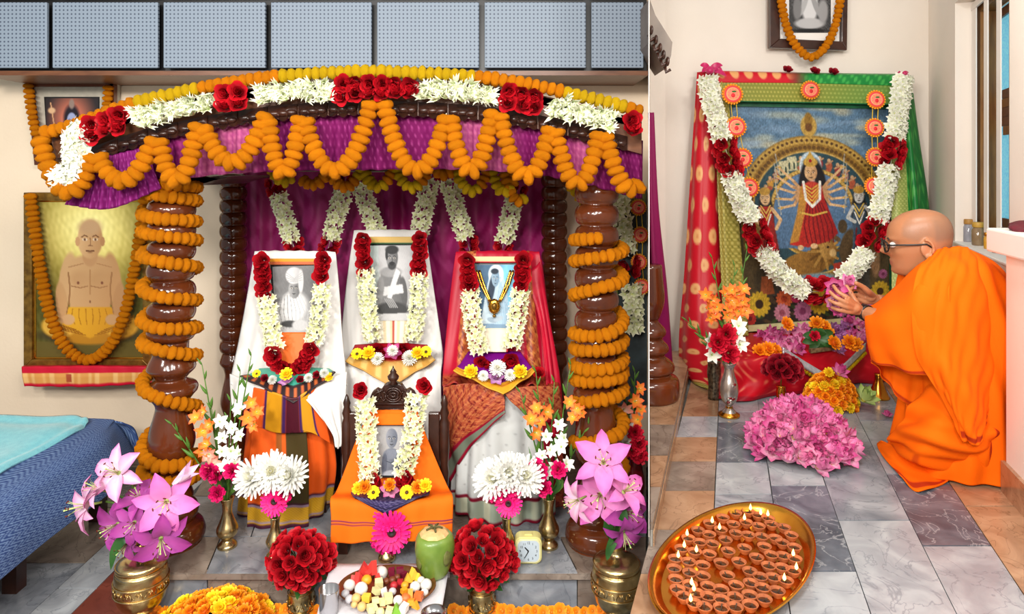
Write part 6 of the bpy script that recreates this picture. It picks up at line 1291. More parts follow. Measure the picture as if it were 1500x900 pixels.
# ------------------------------------------------------------------ upper room: the draped print
def goddess_print():
    c = Canvas(260, 350, (98, 132, 162)); c.noise(7)
    for k in range(26): c.ell(random.random(), random.uniform(0, .2), random.uniform(.05, .16), random.uniform(.008, .02), random.choice([(206, 206, 176), (140, 170, 200), (222, 206, 160)]), 1.0, al=.55)
    c.poly([(0, .6), (1, .6), (1, 1), (0, 1)], (74, 70, 62)); c.poly([(0, .45), (.14, .5), (.14, 1), (0, 1)], (92, 76, 46)); c.poly([(.86, .5), (1, .45), (1, 1), (.86, 1)], (86, 70, 44))
    G0, G1 = (150, 112, 44), (196, 158, 76); cy = .50; asp = c.asp
    c.ell(.5, cy, .47, .47 / asp * 1.02, G0, .02); 
    for k in range(46):
        a = PI + PI * k / 45; c.ell(.5 + .45 * math.cos(a), cy + .45 / asp * math.sin(a), .022, .022 / asp, G1, .4); c.ell(.5 + .45 * math.cos(a), cy + .45 / asp * math.sin(a), .009, .009 / asp, (90, 60, 30), .4); c.ell(.5 + .405 * math.cos(a + .03), cy + .405 / asp * math.sin(a + .03), .012, .012 / asp, (104, 72, 30), .4)
    c.ell(.5, cy, .385, .385 / asp, (200, 164, 90), .02); c.ell(.5, cy, .375, .375 / asp, (44, 74, 84), .02)
    fig = [(196, 160, 120), (150, 50, 50), (206, 150, 60), (120, 130, 70), (180, 90, 60)]
    for k in range(17):
        a = PI * 1.03 + PI * .94 * k / 16; x, y = .5 + .325 * math.cos(a), cy + .325 / asp * math.sin(a)
        if k in (5, 6): c.poly([(x - .03, y - .03), (x + .03, y - .035), (x + .035, y + .03), (x - .03, y + .035)], (206, 200, 160)); [c.ell(x + q, y + .01, .006, .018, (60, 80, 70)) for q in (-.015, .015)]; continue
        c.ell(x, y + .012, .02, .022, random.choice(fig), .4); c.ell(x, y - .014, .011, .009, (206, 166, 124), .4); c.line([(x - .02, y + .004), (x, y - .002), (x + .022, y - .012)], .005, (190, 146, 104)); c.ell(x - .006, y + .032, .018, .01, random.choice(fig), .5)
    c.ell(.5, cy, .275, .275 / asp, G1, .02); c.ell(.5, cy, .262, .262 / asp, G0, .03)
    for k in range(40): a = PI + PI * k / 39; c.ell(.5 + .262 * math.cos(a), cy + .262 / asp * math.sin(a), .008, .008 / asp, (214, 178, 96), .4)
    c.ell(.5, cy, .25, .25 / asp, (92, 124, 160), .02); c.poly([(.13, .5), (.87, .5), (.84, .66), (.16, .66)], (86, 118, 152))
    for s, n in ((-1, 0), (1, 0)): c.poly([(.5 + s * .47, .5), (.5 + s * .25, .5), (.5 + s * .27, .62), (.5 + s * .46, .66)], G0, .9); [c.ell(.5 + s * (.29 + .04 * k), .52 + .02 * (k % 2), .014, .014, (190, 150, 70), .5) for k in range(5)]
    c.ell(.5, .10, .05, .05, G1, .2); c.ell(.5, .07, .025, .035, G0, .3); c.ell(.5, .105, .022, .02, (110, 70, 34), .4)
    SK = (226, 184, 134); SK2 = (196, 150, 104)
    # lion, demon, ground
    c.ell(.44, .735, .16, .055, (168, 122, 52), .12, -.08, c2=(128, 86, 32)); c.poly([(.3, .74), (.36, .75), (.36, .85), (.31, .85)], (150, 106, 44)); c.poly([(.42, .76), (.47, .76), (.45, .87), (.4, .86)], (140, 98, 40)); c.ell(.56, .68, .085, .075, (134, 92, 34), .2)
    for k in range(14): a = 2 * PI * k / 14; c.line([(.56, .68), (.56 + .1 * math.cos(a), .68 + .085 * math.sin(a))], .008, (176, 132, 62) if k % 2 else (110, 74, 26))
    c.ell(.585, .675, .05, .045, (190, 146, 74), .2, c2=(150, 106, 48)); c.ell(.62, .69, .022, .018, (206, 170, 110), .4); c.ell(.59, .662, .008, .006, (40, 24, 10)); c.line([(.3, .73), (.2, .68), (.16, .74)], .01, (140, 98, 40))
    c.ell(.72, .66, .05, .08, (86, 66, 40), .2, .3); c.ell(.69, .57, .03, .032, (80, 64, 42), .2); c.poly([(.62, .74), (.78, .72), (.8, .82), (.64, .84)], (176, 52, 36), c2=(130, 34, 26)); c.line([(.74, .62), (.82, .56), (.8, .5)], .014, (96, 74, 46)); c.line([(.66, .63), (.6, .6)], .014, (96, 74, 46))
    c.ell(.55, .86, .2, .02, (66, 78, 86), .4); c.ell(.5, .8, .14, .02, (120, 150, 170), .6); c.ell(.62, .85, .1, .02, (44, 40, 38), .3)
    # goddess
    c.ell(.5, .29, .07, .07, (226, 232, 236), .12); c.ell(.5, .28, .055, .055, (176, 206, 226), .3); c.ell(.455, .37, .035, .11, (26, 22, 24), .3, .15); c.ell(.56, .37, .035, .11, (26, 22, 24), .3, -.15)
    for s in (-1, 1):
        for k in range(5):
            a = -.85 + .42 * k; ex, ey = .5 + s * (.115 + .012 * (k % 2)), .41 + .075 * math.sin(a); tx, ty = .5 + s * (.205 + .015 * math.cos(a * 2)), .385 + .125 * math.sin(a)
            c.line([(.5 + s * .06, .4), (ex, ey)], .010, SK2); c.line([(ex, ey), (tx, ty)], .0075, SK); c.ell(tx, ty, .011, .009, SK, .3); c.line([(tx - .014, ty), (tx + .014, ty)], .004, (214, 170, 60)); c.line([(tx, ty + .03), (tx + s * .012, ty - .06)], .0035, (180, 180, 170), .8)
    c.poly([(.44, .365), (.56, .365), (.58, .44), (.62, .52), (.66, .6), (.6, .635), (.46, .66), (.34, .645), (.4, .54), (.42, .44)], (204, 46, 34), c2=(156, 26, 26))
    c.poly([(.43, .38), (.48, .38), (.45, .5), (.4, .63), (.34, .64), (.4, .5)], (196, 138, 56)); c.ell(.5, .4, .055, .045, (196, 60, 44), .3)
    for k in range(7): c.line([(.47 + .015 * k, .46), (.44 + .03 * k, .56), (.46 + .028 * k, .64)], .004, (120, 16, 22)); 
    for k in range(5): c.line([(.45, .37 + .012 * k), (.5, .395 + .018 * k), (.55, .37 + .012 * k)], .004, (222, 180, 70))
    c.line([(.45, .36), (.46, .44), (.5, .475), (.55, .44), (.555, .36)], .008, (240, 236, 226)); c.line([(.42, .5), (.5, .515), (.59, .5)], .006, (222, 180, 80))
    c.ell(.5, .315, .04, .04, SK, .15, c2=SK2); face(c, .5, .315, .038, .04, (40, 20, 16)); c.ell(.5, .268, .045, .022, (196, 152, 64), .25); c.poly([(.46, .27), (.54, .27), (.515, .235), (.5, .215), (.485, .235)], (206, 164, 74)); c.ell(.5, .262, .01, .008, (170, 30, 30))
    c.ell(.41, .66, .02, .012, SK); c.ell(.5, .655, .024, .012, SK)
    for cx, dk, body in ((.2, SK, (196, 40, 34)), (.8, (206, 206, 200), (70, 90, 110))):
        s = 1 if cx < .5 else -1; c.ell(cx + .0, .505, .05, .1, (24, 24, 26), .25); c.poly([(cx - .045, .47), (cx + .04, .47), (cx + .05, .56), (cx + .04 * s + .03, .68), (cx - .05, .69), (cx - .04, .56)], body, c2=tuple(int(k * .7) for k in body)); c.ell(cx, .43, .032, .034, dk, .2); face(c, cx, .43, .03, .034, (40, 24, 20)); c.ell(cx, .4, .036, .018, (190, 146, 60), .3)
        c.line([(cx - .04, .48), (cx - .075, .53), (cx - .03, .55)], .011, dk); c.line([(cx + .04, .48), (cx + .09, .53), (cx + .06, .57)], .011, dk)
        for k in range(3): c.line([(cx - .03, .465 + .02 * k), (cx, .5 + .03 * k), (cx + .03, .465 + .02 * k)], .004, (226, 190, 90) if k < 2 else (240, 236, 226))
        c.line([(cx - .02, .58), (cx - .03, .68)], .004, (120, 20, 20)); c.line([(cx + .015, .58), (cx + .02, .68)], .004, (120, 20, 20))
    c.ell(.16, .8, .07, .07, (70, 60, 40), .4); c.ell(.2, .77, .03, .05, (150, 120, 90), .4); c.poly([(.14, .78), (.2, .78), (.22, .86), (.12, .86)], (170, 90, 50)); c.ell(.9, .74, .03, .07, (170, 130, 90), .4)
    # flowers along the foot
    def sun(x, y, r, col, ce):
        for k in range(15): a = 2 * PI * k / 15; c.ell(x + r * .62 * math.cos(a), y + r * .62 / asp * math.sin(a), r * .42, r * .15 / asp * asp, col, .3, a)
        c.ell(x, y, r * .36, r * .36 / asp, ce, .2)
    c.poly([(0, .87), (1, .86), (1, 1), (0, 1)], (44, 38, 30))
    for k in range(30): c.ell(random.random(), random.uniform(.88, 1), .03, .008, random.choice([(60, 80, 40), (80, 60, 40), (40, 60, 34)]), .5, jit(1))
    for x, y, r, col, ce in ((.11, .9, .075, (222, 184, 50), (60, 40, 20)), (.52, .905, .08, (226, 186, 48), (56, 40, 22)), (.93, .88, .065, (206, 166, 44), (70, 46, 20)), (.28, .885, .055, (226, 106, 60), (190, 70, 40)), (.26, .945, .055, (216, 140, 160), (180, 90, 110)), (.4, .945, .06, (190, 110, 150), (140, 60, 100)), (.36, .88, .035, (206, 50, 100), (140, 20, 60)), (.66, .95, .05, (190, 110, 150), (140, 60, 100)), (.76, .93, .045, (216, 90, 70), (150, 40, 30)), (.04, .96, .04, (190, 50, 40), (120, 30, 26)), (.85, .96, .05, (196, 120, 160), (140, 60, 100)), (.95, .8, .03, (170, 90, 130), (120, 50, 80))): sun(x, y, r, col, ce)
    c.a = c.a * .86; n1 = np.random.rand(c.h, c.w); n1 = (n1 + np.roll(n1, 1, 0) + np.roll(n1, 1, 1) + np.roll(n1, 2, 0)) / 4 - .5; c.a *= 1 + .55 * n1[..., None]; return c
t = empty('goddess_print', P(1187, 480, 4.2), 'large print of a ten-armed goddess on a lion, draped in red and green brocade', 'picture')
pd = lambda y: 4.16 + (4.30 - 4.16) * (485 - y) / 370.0
mb = MB(); mb.prism([P(x, y, pd(y) + .02) for x, y in ((1040, 112), (1325, 116), (1322, 484), (1062, 488))], V(0, .03, 0)); ob('board', mb, BWOOD, t, world=True, smooth=False)
goddess_print().obj('print', P(1063, 152, pd(152)), P(1304, 157, pd(157)), P(1092, 482, pd(482)), P(1305, 464, pd(464)), PRINT, t)
GF = pmat('green_frame', (18, 92, 58), .5, noise=(10, 66, 42))
mb = MB()
for q in ([(1060, 149), (1306, 153), (1304, 160), (1064, 156)], [(1060, 149), (1065, 152), (1096, 484), (1090, 486)], [(1306, 153), (1309, 468), (1303, 468), (1301, 157)]): mb.prism([P(x, y, pd(y) - .004) for x, y in q], V(0, -.012, 0))
ob('frame', mb, GF, t, world=True, smooth=False)
mb = MB(); mb.prism([P(x, y, pd(y) - .004) for x, y in ((1090, 477), (1306, 461), (1306, 468), (1090, 486))], V(0, -.014, 0)); ob('lower_rail', mb, pmat('pale_rail', (214, 206, 150), .5), t, world=True, smooth=False)
gold = lambda u, v, nu, nv, k=.34: mixc((150, 140, 62), (dots(u, v, nu, nv, k) * .75, (206, 194, 112)), (dots(u + .5 / nu, v, nu, nv, .16) * .9, (92, 96, 36)))
redspot = lambda u, v, nu, nv: mixc((196, 12, 36), (dots(u, v, nu, nv, .30), (226, 170, 110)), (dots(u, v, nu, nv, .10) * .6, (196, 110, 60)))
def reddrape(u, v): c = redspot(u, v, 2.6, 17); e = band(v, .93, 1.1, .02)[..., None]; return c * (1 - e) + gold(u, v, 8, 60) * e
tag(surf('red_brocade', [[(1021, 106, 4.30), (1034, 105, 4.27), (1050, 106, 4.27)], [(1011, 250, 4.26), (1030, 250, 4.16), (1052, 250, 4.2)], [(1001, 400, 4.22), (1027, 400, 4.08), (1058, 400, 4.14)], [(993, 490, 4.2), (1024, 492, 3.98), (1062, 492, 4.02)], [(994, 540, 4.14), (1028, 545, 3.84), (1070, 545, 3.84)], [(1003, 549, 4.06), (1040, 573, 3.72), (1090, 590, 3.56)]], 90, 240, SILK, col=reddrape, fold=lambda u, v: .016 * np.sin(u * 13 + 1) * np.sqrt(v + .02)), 'red brocade with gold medallions hanging down the window-less side of the goddess print', 'cloth')
tag(surf('gold_brocade_edge', [[(1050, 112, 4.255), (1058, 112, 4.25), (1064, 112, 4.255)], [(1050, 250, 4.17), (1060, 250, 4.15), (1076, 250, 4.17)], [(1056, 400, 4.10), (1068, 400, 4.09), (1088, 400, 4.12)], [(1060, 492, 4.02), (1075, 492, 4.02), (1096, 492, 4.05)]], 30, 220, SILK, col=lambda u, v: gold(u, v, 5, 90), fold=lambda u, v: .004 * np.sin(u * 12)), 'green-gold brocade border beside the red medallion cloth', 'cloth')
topc = lambda u, v: mixc((196, 12, 36), (dots(u, v, 13, 1, .36) * band(u, -.1, .42, .06), (224, 160, 100)), (np.clip((u - .40) / .12, 0, 1), (26, 128, 56)), (np.clip((u - .45) / .1, 0, 1) * np.clip(np.sin(u * 160) * np.sin(v * 9 + u * 60) * 2, 0, 1) * .6, (90, 190, 90)))
tag(surf('brocade_strip', [[(1042, 104, 4.30), (1180, 107, 4.30), (1326, 109, 4.30)], [(1044, 106, 4.25), (1180, 110, 4.25), (1326, 112, 4.25)], [(1050, 121, 4.24), (1180, 122, 4.24), (1322, 126, 4.24)]], 200, 20, SILK, col=topc), 'red-to-green brocade strip along the top edge of the goddess print', 'cloth')
tag(surf('gold_brocade_band', [[(1058, 119, 4.245), (1180, 121, 4.245), (1318, 125, 4.245)], [(1062, 149, 4.225), (1180, 151, 4.225), (1310, 154, 4.225)]], 240, 30, SILK, col=lambda u, v: mixc((128, 132, 52), (dots(u, v, 46, 5, .32) * .8, (176, 170, 84)), (band(v, .94, 1.1), (16, 96, 56)), (np.clip((u - .5) * 3, 0, 1) * .35, (60, 150, 80)))), 'broad green-gold brocade band above the goddess print', 'cloth')
tag(surf('gold_brocade_edge', [[(1304, 122, 4.25), (1313, 122, 4.24), (1322, 124, 4.25)], [(1305, 250, 4.18), (1315, 250, 4.16), (1328, 250, 4.18)], [(1306, 350, 4.12), (1318, 350, 4.10), (1332, 350, 4.12)], [(1306, 480, 4.04), (1320, 480, 4.02), (1338, 480, 4.04)]], 30, 200, SILK, col=lambda u, v: mixc((164, 176, 96), (dots(u, v, 5, 80, .3) * .8, (214, 214, 140)), (dots(u + .1, v, 5, 80, .14), (110, 130, 50)))), 'pale green-gold brocade border beside the green drape', 'cloth')
def greenp(u, v): q = np.clip(np.sin(u * 24 + 2 * np.sin(v * 30)) * np.sin(v * 62 + 2 * np.sin(u * 20)) * 2, 0, 1); return mixc((18, 116, 50), (q * .7, (96, 180, 84)), (np.clip((v - .62) / .2, 0, 1) * .8, (150, 196, 110)))
tag(surf('green_brocade', [[(1316, 110, 4.27), (1326, 109, 4.25), (1334, 111, 4.29)], [(1322, 200, 4.22), (1334, 200, 4.17), (1345, 200, 4.25)], [(1327, 300, 4.16), (1344, 300, 4.09), (1359, 300, 4.2)], [(1330, 400, 4.10), (1348, 400, 4.03), (1366, 400, 4.16)], [(1332, 500, 4.04), (1350, 500, 3.98), (1370, 500, 4.12)]], 60, 160, SILK, col=greenp, fold=lambda u, v: .014 * np.sin(u * 12) * v), 'green brocade hanging down the window side of the goddess print', 'cloth')
# rosettes, garland, bows
rosette_string('four orange rosettes on cords beside the red brocade', [(1073, 138), (1078, 186), (1087, 232), (1097, 275)], 4.09, .064)
rosette_string('four orange rosettes on cords beside the green brocade', [(1283, 146), (1281, 187), (1282, 230), (1280, 273)], 4.09, .058)
rosette_string('single orange rosette at the top middle of the goddess print', [(1187, 132)], 4.18, .06, False)
g = garland('print_garland', 'thick white and red flower garland hung in a U over the goddess print', 'garland', loc=P(1187, 430, 4.0))
gp = lambda pts: pxpath([(x, y, 4.13 - .16 * (y - 110) / 320) for x, y in pts], 10)
for pts in ([(1036, 112), (1044, 150), (1052, 178), (1059, 203)], [(1071, 254), (1084, 292), (1103, 324)], [(1117, 362), (1140, 398), (1162, 416), (1180, 426)], [(1234, 410), (1256, 388), (1271, 366)], [(1286, 324), (1295, 288), (1304, 246)], [(1311, 204), (1318, 160), (1325, 112)]): facing_run(g, 'tuberose', 'tube_white', gp(pts), .033, .028, .07, 4, spread=.9, tilt=.6)
for pts in ([(1061, 205), (1066, 230), (1072, 252)], [(1104, 326), (1110, 345), (1118, 362)], [(1181, 426), (1198, 427), (1218, 424)], [(1273, 362), (1279, 346), (1287, 326)], [(1305, 244), (1309, 224), (1311, 206)]): facing_run(g, 'red_blossom', 'rose', gp(pts), .05, .042, .06, 2, tilt=.4)
thread(g, gp([(1036, 112), (1059, 203), (1084, 290), (1117, 362), (1162, 416), (1200, 427), (1240, 405), (1271, 366), (1295, 288), (1311, 204), (1325, 112)]))
def bow(x, y, d, s, lab):
    t = empty('ribbon_bow', P(x, y, d), lab, 'bow'); M = pmat('magenta_ribbon', (206, 14, 100), .4, sheen=.3)
    for a, L in ((2.7, 16), (.35, 20), (-.35, 26), (.05, 18), (3.4, 12)):
        e = [P(x + L * s * q * math.cos(a), y - L * s * q * math.sin(a) - 4 * s * math.sin(PI * q), d - .02 * math.sin(PI * q)) for q in np.linspace(0, 1, 6)]; leaf_mesh(e, .018 * s, M, t, 'loop')
    mb = MB(); mb.ball(P(x, y, d - .02), (.026 * s, .02, .024 * s), 8, 6, jit=.12); ob('knot', mb, M, t, world=True)
bow(1040, 103, 4.2, 1.0, 'magenta ribbon bow on the corner above the red brocade'); bow(1321, 110, 4.2, .55, 'small magenta ribbon knot on the corner above the green brocade')
for x, y, l in ((1153, 104, 'dark red bloom on the top edge, nearest the magenta bow'), (1193, 106, 'dark red bloom on the top edge above the single rosette'), (1220, 107, 'dark red bloom on the top edge, nearest the green side')): fl('rose_dark', x, y, 4.26, .036, l, nm='red_bloom')

# framed picture above, with its garland
t = empty('framed_picture', P(1182, 20, 4.36), 'dark-framed monochrome picture high on the wall above the goddess print', 'picture')
mb = MB(); mb.prism([P(x, y, 4.33 + .0004 * y) for x, y in ((1126, -60), (1238, -60), (1237, 74), (1126, 70))], V(0, .02, 0)); ob('backing', mb, BWOOD, t, world=True, smooth=False)
mb = MB()
for q in ([(1125, -60), (1138, -60), (1140, 58), (1125, 71)], [(1125, 71), (1140, 58), (1229, 62), (1237, 75)], [(1239, -60), (1237, 75), (1229, 62), (1231, -60)], [(1125, -60), (1239, -60), (1231, -50), (1138, -50)]): mb.prism([P(x, y, 4.33) for x, y in q], V(0, -.035, 0))
ob('frame', mb, CWOOD, t, world=True, smooth=False, bevel=.004)
mb = MB(); mb.prism([P(x, y, 4.325) for x, y in ((1139, -50), (1231, -50), (1229, 62), (1140, 59))], V(0, -.004, 0)); ob('mount', mb, WHITE, t, world=True, smooth=False)
c = Canvas(70, 90, GREY(70)); c.noise(16)
c.ell(.5, .75, .5, .2, GREY(60), .5); c.ell(.5, .55, .2, .3, GREY(205), .3); c.ell(.5, .3, .09, .09, GREY(190), .2); c.ell(.5, .22, .11, .06, GREY(40), .3); face(c, .5, .3, .085, .09, GREY(30)); c.ell(.36, .55, .06, .2, GREY(170), .3, .4); c.ell(.64, .55, .06, .2, GREY(150), .3, -.4); c.ell(.5, .85, .36, .09, GREY(180), .3); c.ell(.2, .6, .1, .2, GREY(120), .4); c.ell(.82, .65, .12, .2, GREY(150), .4); c.ell(.5, .97, .4, .03, GREY(30), .4)
c.obj('print', P(1156, -40, 4.318), P(1217, -40, 4.318), P(1156, 48, 4.318), P(1217, 48, 4.318), PRINT, t)
g = garland('picture_garland', 'marigold garland looped on the dark-framed monochrome picture', 'garland', loc=P(1187, 80, 4.25))
pth = pxpath([(1142, -30, 4.26), (1145, 5, 4.26), (1152, 38, 4.26), (1165, 66, 4.25), (1187, 84, 4.24), (1208, 70, 4.25), (1222, 42, 4.26), (1230, 5, 4.26), (1233, -30, 4.26)], 10); bead_run(g, 'marigold', 'orange', pth, .026, .030, .72); thread(g, pth)

# bench under the print
t = empty('low_bench', V(1.75, 4.0, FLR), 'low bench under red cloth in front of the goddess print', 'bench')
mb = MB(); mb.prism([P(1075, 520, 3.74), P(1296, 506, 3.97), P(1300, 488, 4.15), P(1075, 488, 4.15)], V(0, 0, -.03)); mb.v = [(x, y, min(.592, z)) for x, y, z in mb.v]; ob('top', mb, BWOOD, t, world=True, smooth=False)
for x, y in ((1.28, 3.85), (2.05, 4.02), (1.36, 4.1), (2.2, 4.12)): panel_box('leg', (x, y, FLR + .085), (.04, .04, .17), BWOOD, t, kind=None)
def benchc(u, v):
    q = np.clip(np.sin(u * 60 + 4 * np.sin(v * 13)) * np.sin(v * 26 + 3 * np.sin(u * 21)) - .35, 0, 1) * 1.6
    return mixc((190, 8, 30), (q * band(u, -.1, .42, .1) * .7, (232, 150, 100)), (q * band(u, .4, 1.1, .1) * .25, (240, 90, 80)), (band(v, .955, 1.1), (150, 6, 30)))
BXS = (1052, 1110, 1180, 1250, 1306)
tag(surf('red_bench_cloth', [[(x + 8, 487, 4.16) for x in BXS], [(1058, 510, 3.80), (1110, 510, 3.80), (1180, 506, 3.88), (1250, 500, 3.97), (1304, 496, 4.03)], [(1058, 521, 3.69), (1110, 521, 3.69), (1180, 517, 3.77), (1250, 509, 3.89), (1304, 505, 3.94)], [(1054, 532, 3.65), (1110, 532, 3.65), (1180, 528, 3.74), (1250, 519, 3.86), (1304, 515, 3.92)], [(1050, 560, 3.62), (1110, 560, 3.62), (1180, 553, 3.71), (1250, 544, 3.82), (1305, 540, 3.9)], [(1050, 584, 3.60), (1085, 588, 3.57), (1180, 574, 3.72), (1250, 564, 3.84), (1306, 558, 3.92)]], 150, 90, SILK, col=benchc, fold=lambda u, v: .016 * np.sin(u * 30 + 3 * v) * np.clip(v - .5, 0, 1) * 2 + .004 * np.sin(u * 11 + v * 14)), 'shiny red cloth over the low bench under the goddess print', 'cloth')
rib = empty('ribbon', P(1210, 540, 3.66), 'silver ribbon edged with yellow beads in a V down the red bench cloth', 'ribbon')
V1 = [(1146, 514, 3.70), (1180, 536, 3.67), (1214, 556, 3.63)]; V2 = [(1214, 556, 3.63), (1240, 536, 3.70), (1268, 508, 3.80)]
for q in (V1, V2):
    surf('silver_band', [[(x, y - 6, d) for x, y, d in q], [(x, y + 5, d - .008) for x, y, d in q]], 30, 4, pmat('silver_zari', (196, 198, 200), .3, .5, noise=(160, 164, 170), scale=60), rib)
    for p, tn in resample(pxpath([(x, y + 9, d - .012) for x, y, d in q], 8), .017): mb = None; ob('yellow_bead', FL['yellow'][0], None, rib, T(p - rib.location, None, .0095))
mb = MB(); a, b = P(1188, 518, 3.74), P(1237, 511, 3.80); o = empty('incense_box', a, 'thin patterned box lying on the front edge of the red bench', 'box')
mb.prism([a, b, b + V(0, .03, .0), a + V(0, .03, 0)], V(0, 0, .022)); ob('case', mb, pmat('patterned_box', (150, 120, 84), .5, noise=(66, 40, 30), scale=50), o, world=True, smooth=False)
k = 0
LB = [(1134, 496), (1148, 490), (1160, 486), (1124, 500), (1140, 508), (1156, 503), (1166, 500), (1176, 482), (1172, 494), (1150, 514), (1168, 512), (1130, 488), (1118, 494), (1184, 500), (1144, 500), (1228, 490), (1240, 480), (1250, 492), (1260, 478), (1236, 500), (1262, 498), (1268, 484), (1252, 502), (1246, 472), (1222, 482), (1270, 494), (1128, 508), (1216, 508), (1228, 512)]
for i, (x, y) in enumerate(LB):
    d = (EYE - .635) * 1000 / (y - 250); d = min(4.1, max(3.72, d + .03)); key = 'lotus_mauve' if 1218 < x < 1245 else random.choice(['lotus_deep', 'lotus_bud', 'lotus'])
    bloom(key, 'lotus', P(x, y, d), .056 * (1 + jit(.12)), ('mauve' if key == 'lotus_mauve' else 'pink') + ' lotus lying on the red bench cloth', 'flower', ('mauve' if key == 'lotus_mauve' else 'pink') + ' lotuses on the red bench', (jit(.8), -.7, .6))
for x, y, l in ((1152, 475, 'orange marigold against the lower edge of the goddess print'), (1113, 515, 'golden marigold at the corner of the bench over the red roses'), (1125, 512, 'golden marigold next to the bench corner above the red roses'), (1135, 514, 'smaller golden marigold in a trio above the red roses'), (1196, 474, 'orange marigold at the back among the green leaves'), (1207, 479, 'golden marigold in the leaves at the middle of the bench'), (1211, 487, 'golden marigold lowest in the green leaves on the bench'), (1221, 503, 'orange marigold between leaves and mauve lotuses'), (1244, 502, 'orange marigold near the silver ribbon end by the monk'), (1253, 505, 'orange marigold paired near the monk sleeve on bench')):
    bloom('bloom_orange', 'marigold', P(x, y, 3.72 if y > 500 else 3.86), .042, l, 'flower', None, (jit(.4), -.8, .5))
t = empty('leaf_sprig', P(1200, 500, 3.8), 'sprig of dark green leaves with a red blossom on the bench middle', 'sprig')
for a in np.linspace(0, 6.2, 10): b0 = P(1199, 494, 3.78); leaf_mesh([b0, b0 + V(.05 * math.cos(a), -.02, .035 * math.sin(a)), b0 + V(.1 * math.cos(a), -.01, .06 * math.sin(a) - .01)], .026, DGREEN, t)
ob('red_blossom', fm('carnation_red'), None, t, T(P(1193, 492, 3.74) - t.location, aim((0, -1, .3)), .03))
# marigold mound, lotuses and pod on the floor
hc = FR(1217, 590); hc.y = 3.48; hc.x = P(1217, 0, 3.48).x
for k in range(74):
    q = (k + .5) / 74; z = 1 - q; a = k * 2.39996; r = math.sqrt(max(0, 1 - z * z)); dv = V(r * math.cos(a), r * math.sin(a), z)
    if dv.y > .5: continue
    bloom('bloom_orange' if k % 5 else 'bloom_yellow', 'marigold', hc + V(dv.x * .12, dv.y * .085, .012 + dv.z * .155), .031, 'golden marigold in the round mound before the red bench', 'flower', 'marigolds of the mound before the bench', dv + V(0, -.3, .2))
for x, y in ((1182, 588), (1190, 594), (1200, 598)): bloom('bloom_orange', 'marigold', FR(x, y + 4) + V(0, 0, .03), .03, 'golden marigold spilling from the foot of the mound', 'flower', 'marigolds at the foot of the mound', (0, -.5, .8))
o = bloom('lotus_deep', 'lotus', P(1230, 545, 3.40), .056, 'pink lotus crowning the marigold mound', 'flower', None, (.2, -.5, .8)); bloom('bloom_yellow', 'marigold', P(1214, 546, 3.42), .026, 'marigold beside the lotus on top of the mound', 'flower', None, (-.2, -.8, .6))
bloom('lotus_bud', 'lotus_bud', FR(1247, 600) + V(0, .02, .055), .062, 'pale pink lotus bud on the floor beside the green one', 'flower', None, (-.2, -.3, .9)); bloom('lotus_green', 'lotus_bud', FR(1270, 604) + V(0, .02, .065), .08, 'pale green lotus bud on the floor by the brass bell', 'flower', None, (.2, -.5, .8)); bloom('lotus_deep', 'fallen_petal', FR(1300, 612) + V(0, 0, .012), .03, 'small fallen pink petal cluster on the marble near the monk', 'flower', None, (0, -.2, 1))
def cone(x, yt, yb, rt, rb, lab):
    b = FR(x, yb); t = empty('brass_bell', b, lab, 'bell'); s = b.y / 1000; mb = MB(); h = (yb - yt) * s
    mb.lathe([(rb * s, 0), (rb * s * 1.02, .006), (rb * s * .9, .014), (rb * s * .72, h * .3), (rt * s * 1.15, h * .7), (rt * s, h * .94), (rt * s * 1.15, h)], 24); ob('body', mb, GOLDB, t)
    return b + V(0, 0, h)
m_ = cone(1144, 566, 590, 6, 9, 'narrow brass holder of dark red roses before the red bench'); cone(1287, 548, 583, 5, 15, 'flared brass bell-shaped holder next to the monk robe')
for k in range(24):
    a = k * 2.39996; z = 1 - 1.3 * (k + .5) / 24; q = math.sqrt(max(0, 1 - z * z)); dv = V(q * math.cos(a), q * math.sin(a), z)
    if dv.y > .4: continue
    c0 = P(1147, 543, 3.38); stemmed('rose_dark', 'rose', c0 + V(dv.x * .075, dv.y * .06, dv.z * .055), .036, m_, 'dark red rose in the brass holder before the red bench', 'flower', 'dark red roses before the bench', dv + V(0, -.4, .1), .002, .4)
# painted vase with gladioli
SV = pmat('silver_plate', (206, 200, 194), .25, .8, noise=(170, 160, 150), scale=20)
def sv_extra(t, s, yf):
    RE = pmat('red_enamel', (120, 14, 24), .2)
    for y, a in ((572, -1.9), (580, -1.2), (566, -1.2), (585, -1.8)):
        for k in range(5):
            q = 2 * PI * k / 5; mb = MB(); R_ = 11.6 * s; aa = a + .16 * math.cos(q); zz = (yf - y) * s + .014 * math.sin(q); mb.ball((R_ * math.cos(aa), R_ * math.sin(aa), zz), (.011, .004, .008), 8, 5, M=Matrix.Rotation(aa + PI / 2, 3, 'Z')); ob('painted_petal', mb, RE if k % 2 else SV, t)
    mb = MB(); mb.lathe([(14 * s, 0), (15.5 * s, .006), (15 * s, .014), (6 * s, .03), (5 * s, .05)], 24); ob('foot', mb, GOLDB, t)
v, m = vase('silver_vase', 'silver vase with red enamel flowers, beside the red brocade', 1068, FR(1068, 610).y, [(9, 532), (10, 534), (7, 540), (8, 550), (12, 562), (13, 575), (10, 588), (5, 594), (5, 598), (10, 604), (15, 611)], FLR, SV, None, 28, sv_extra)
dv = m.y
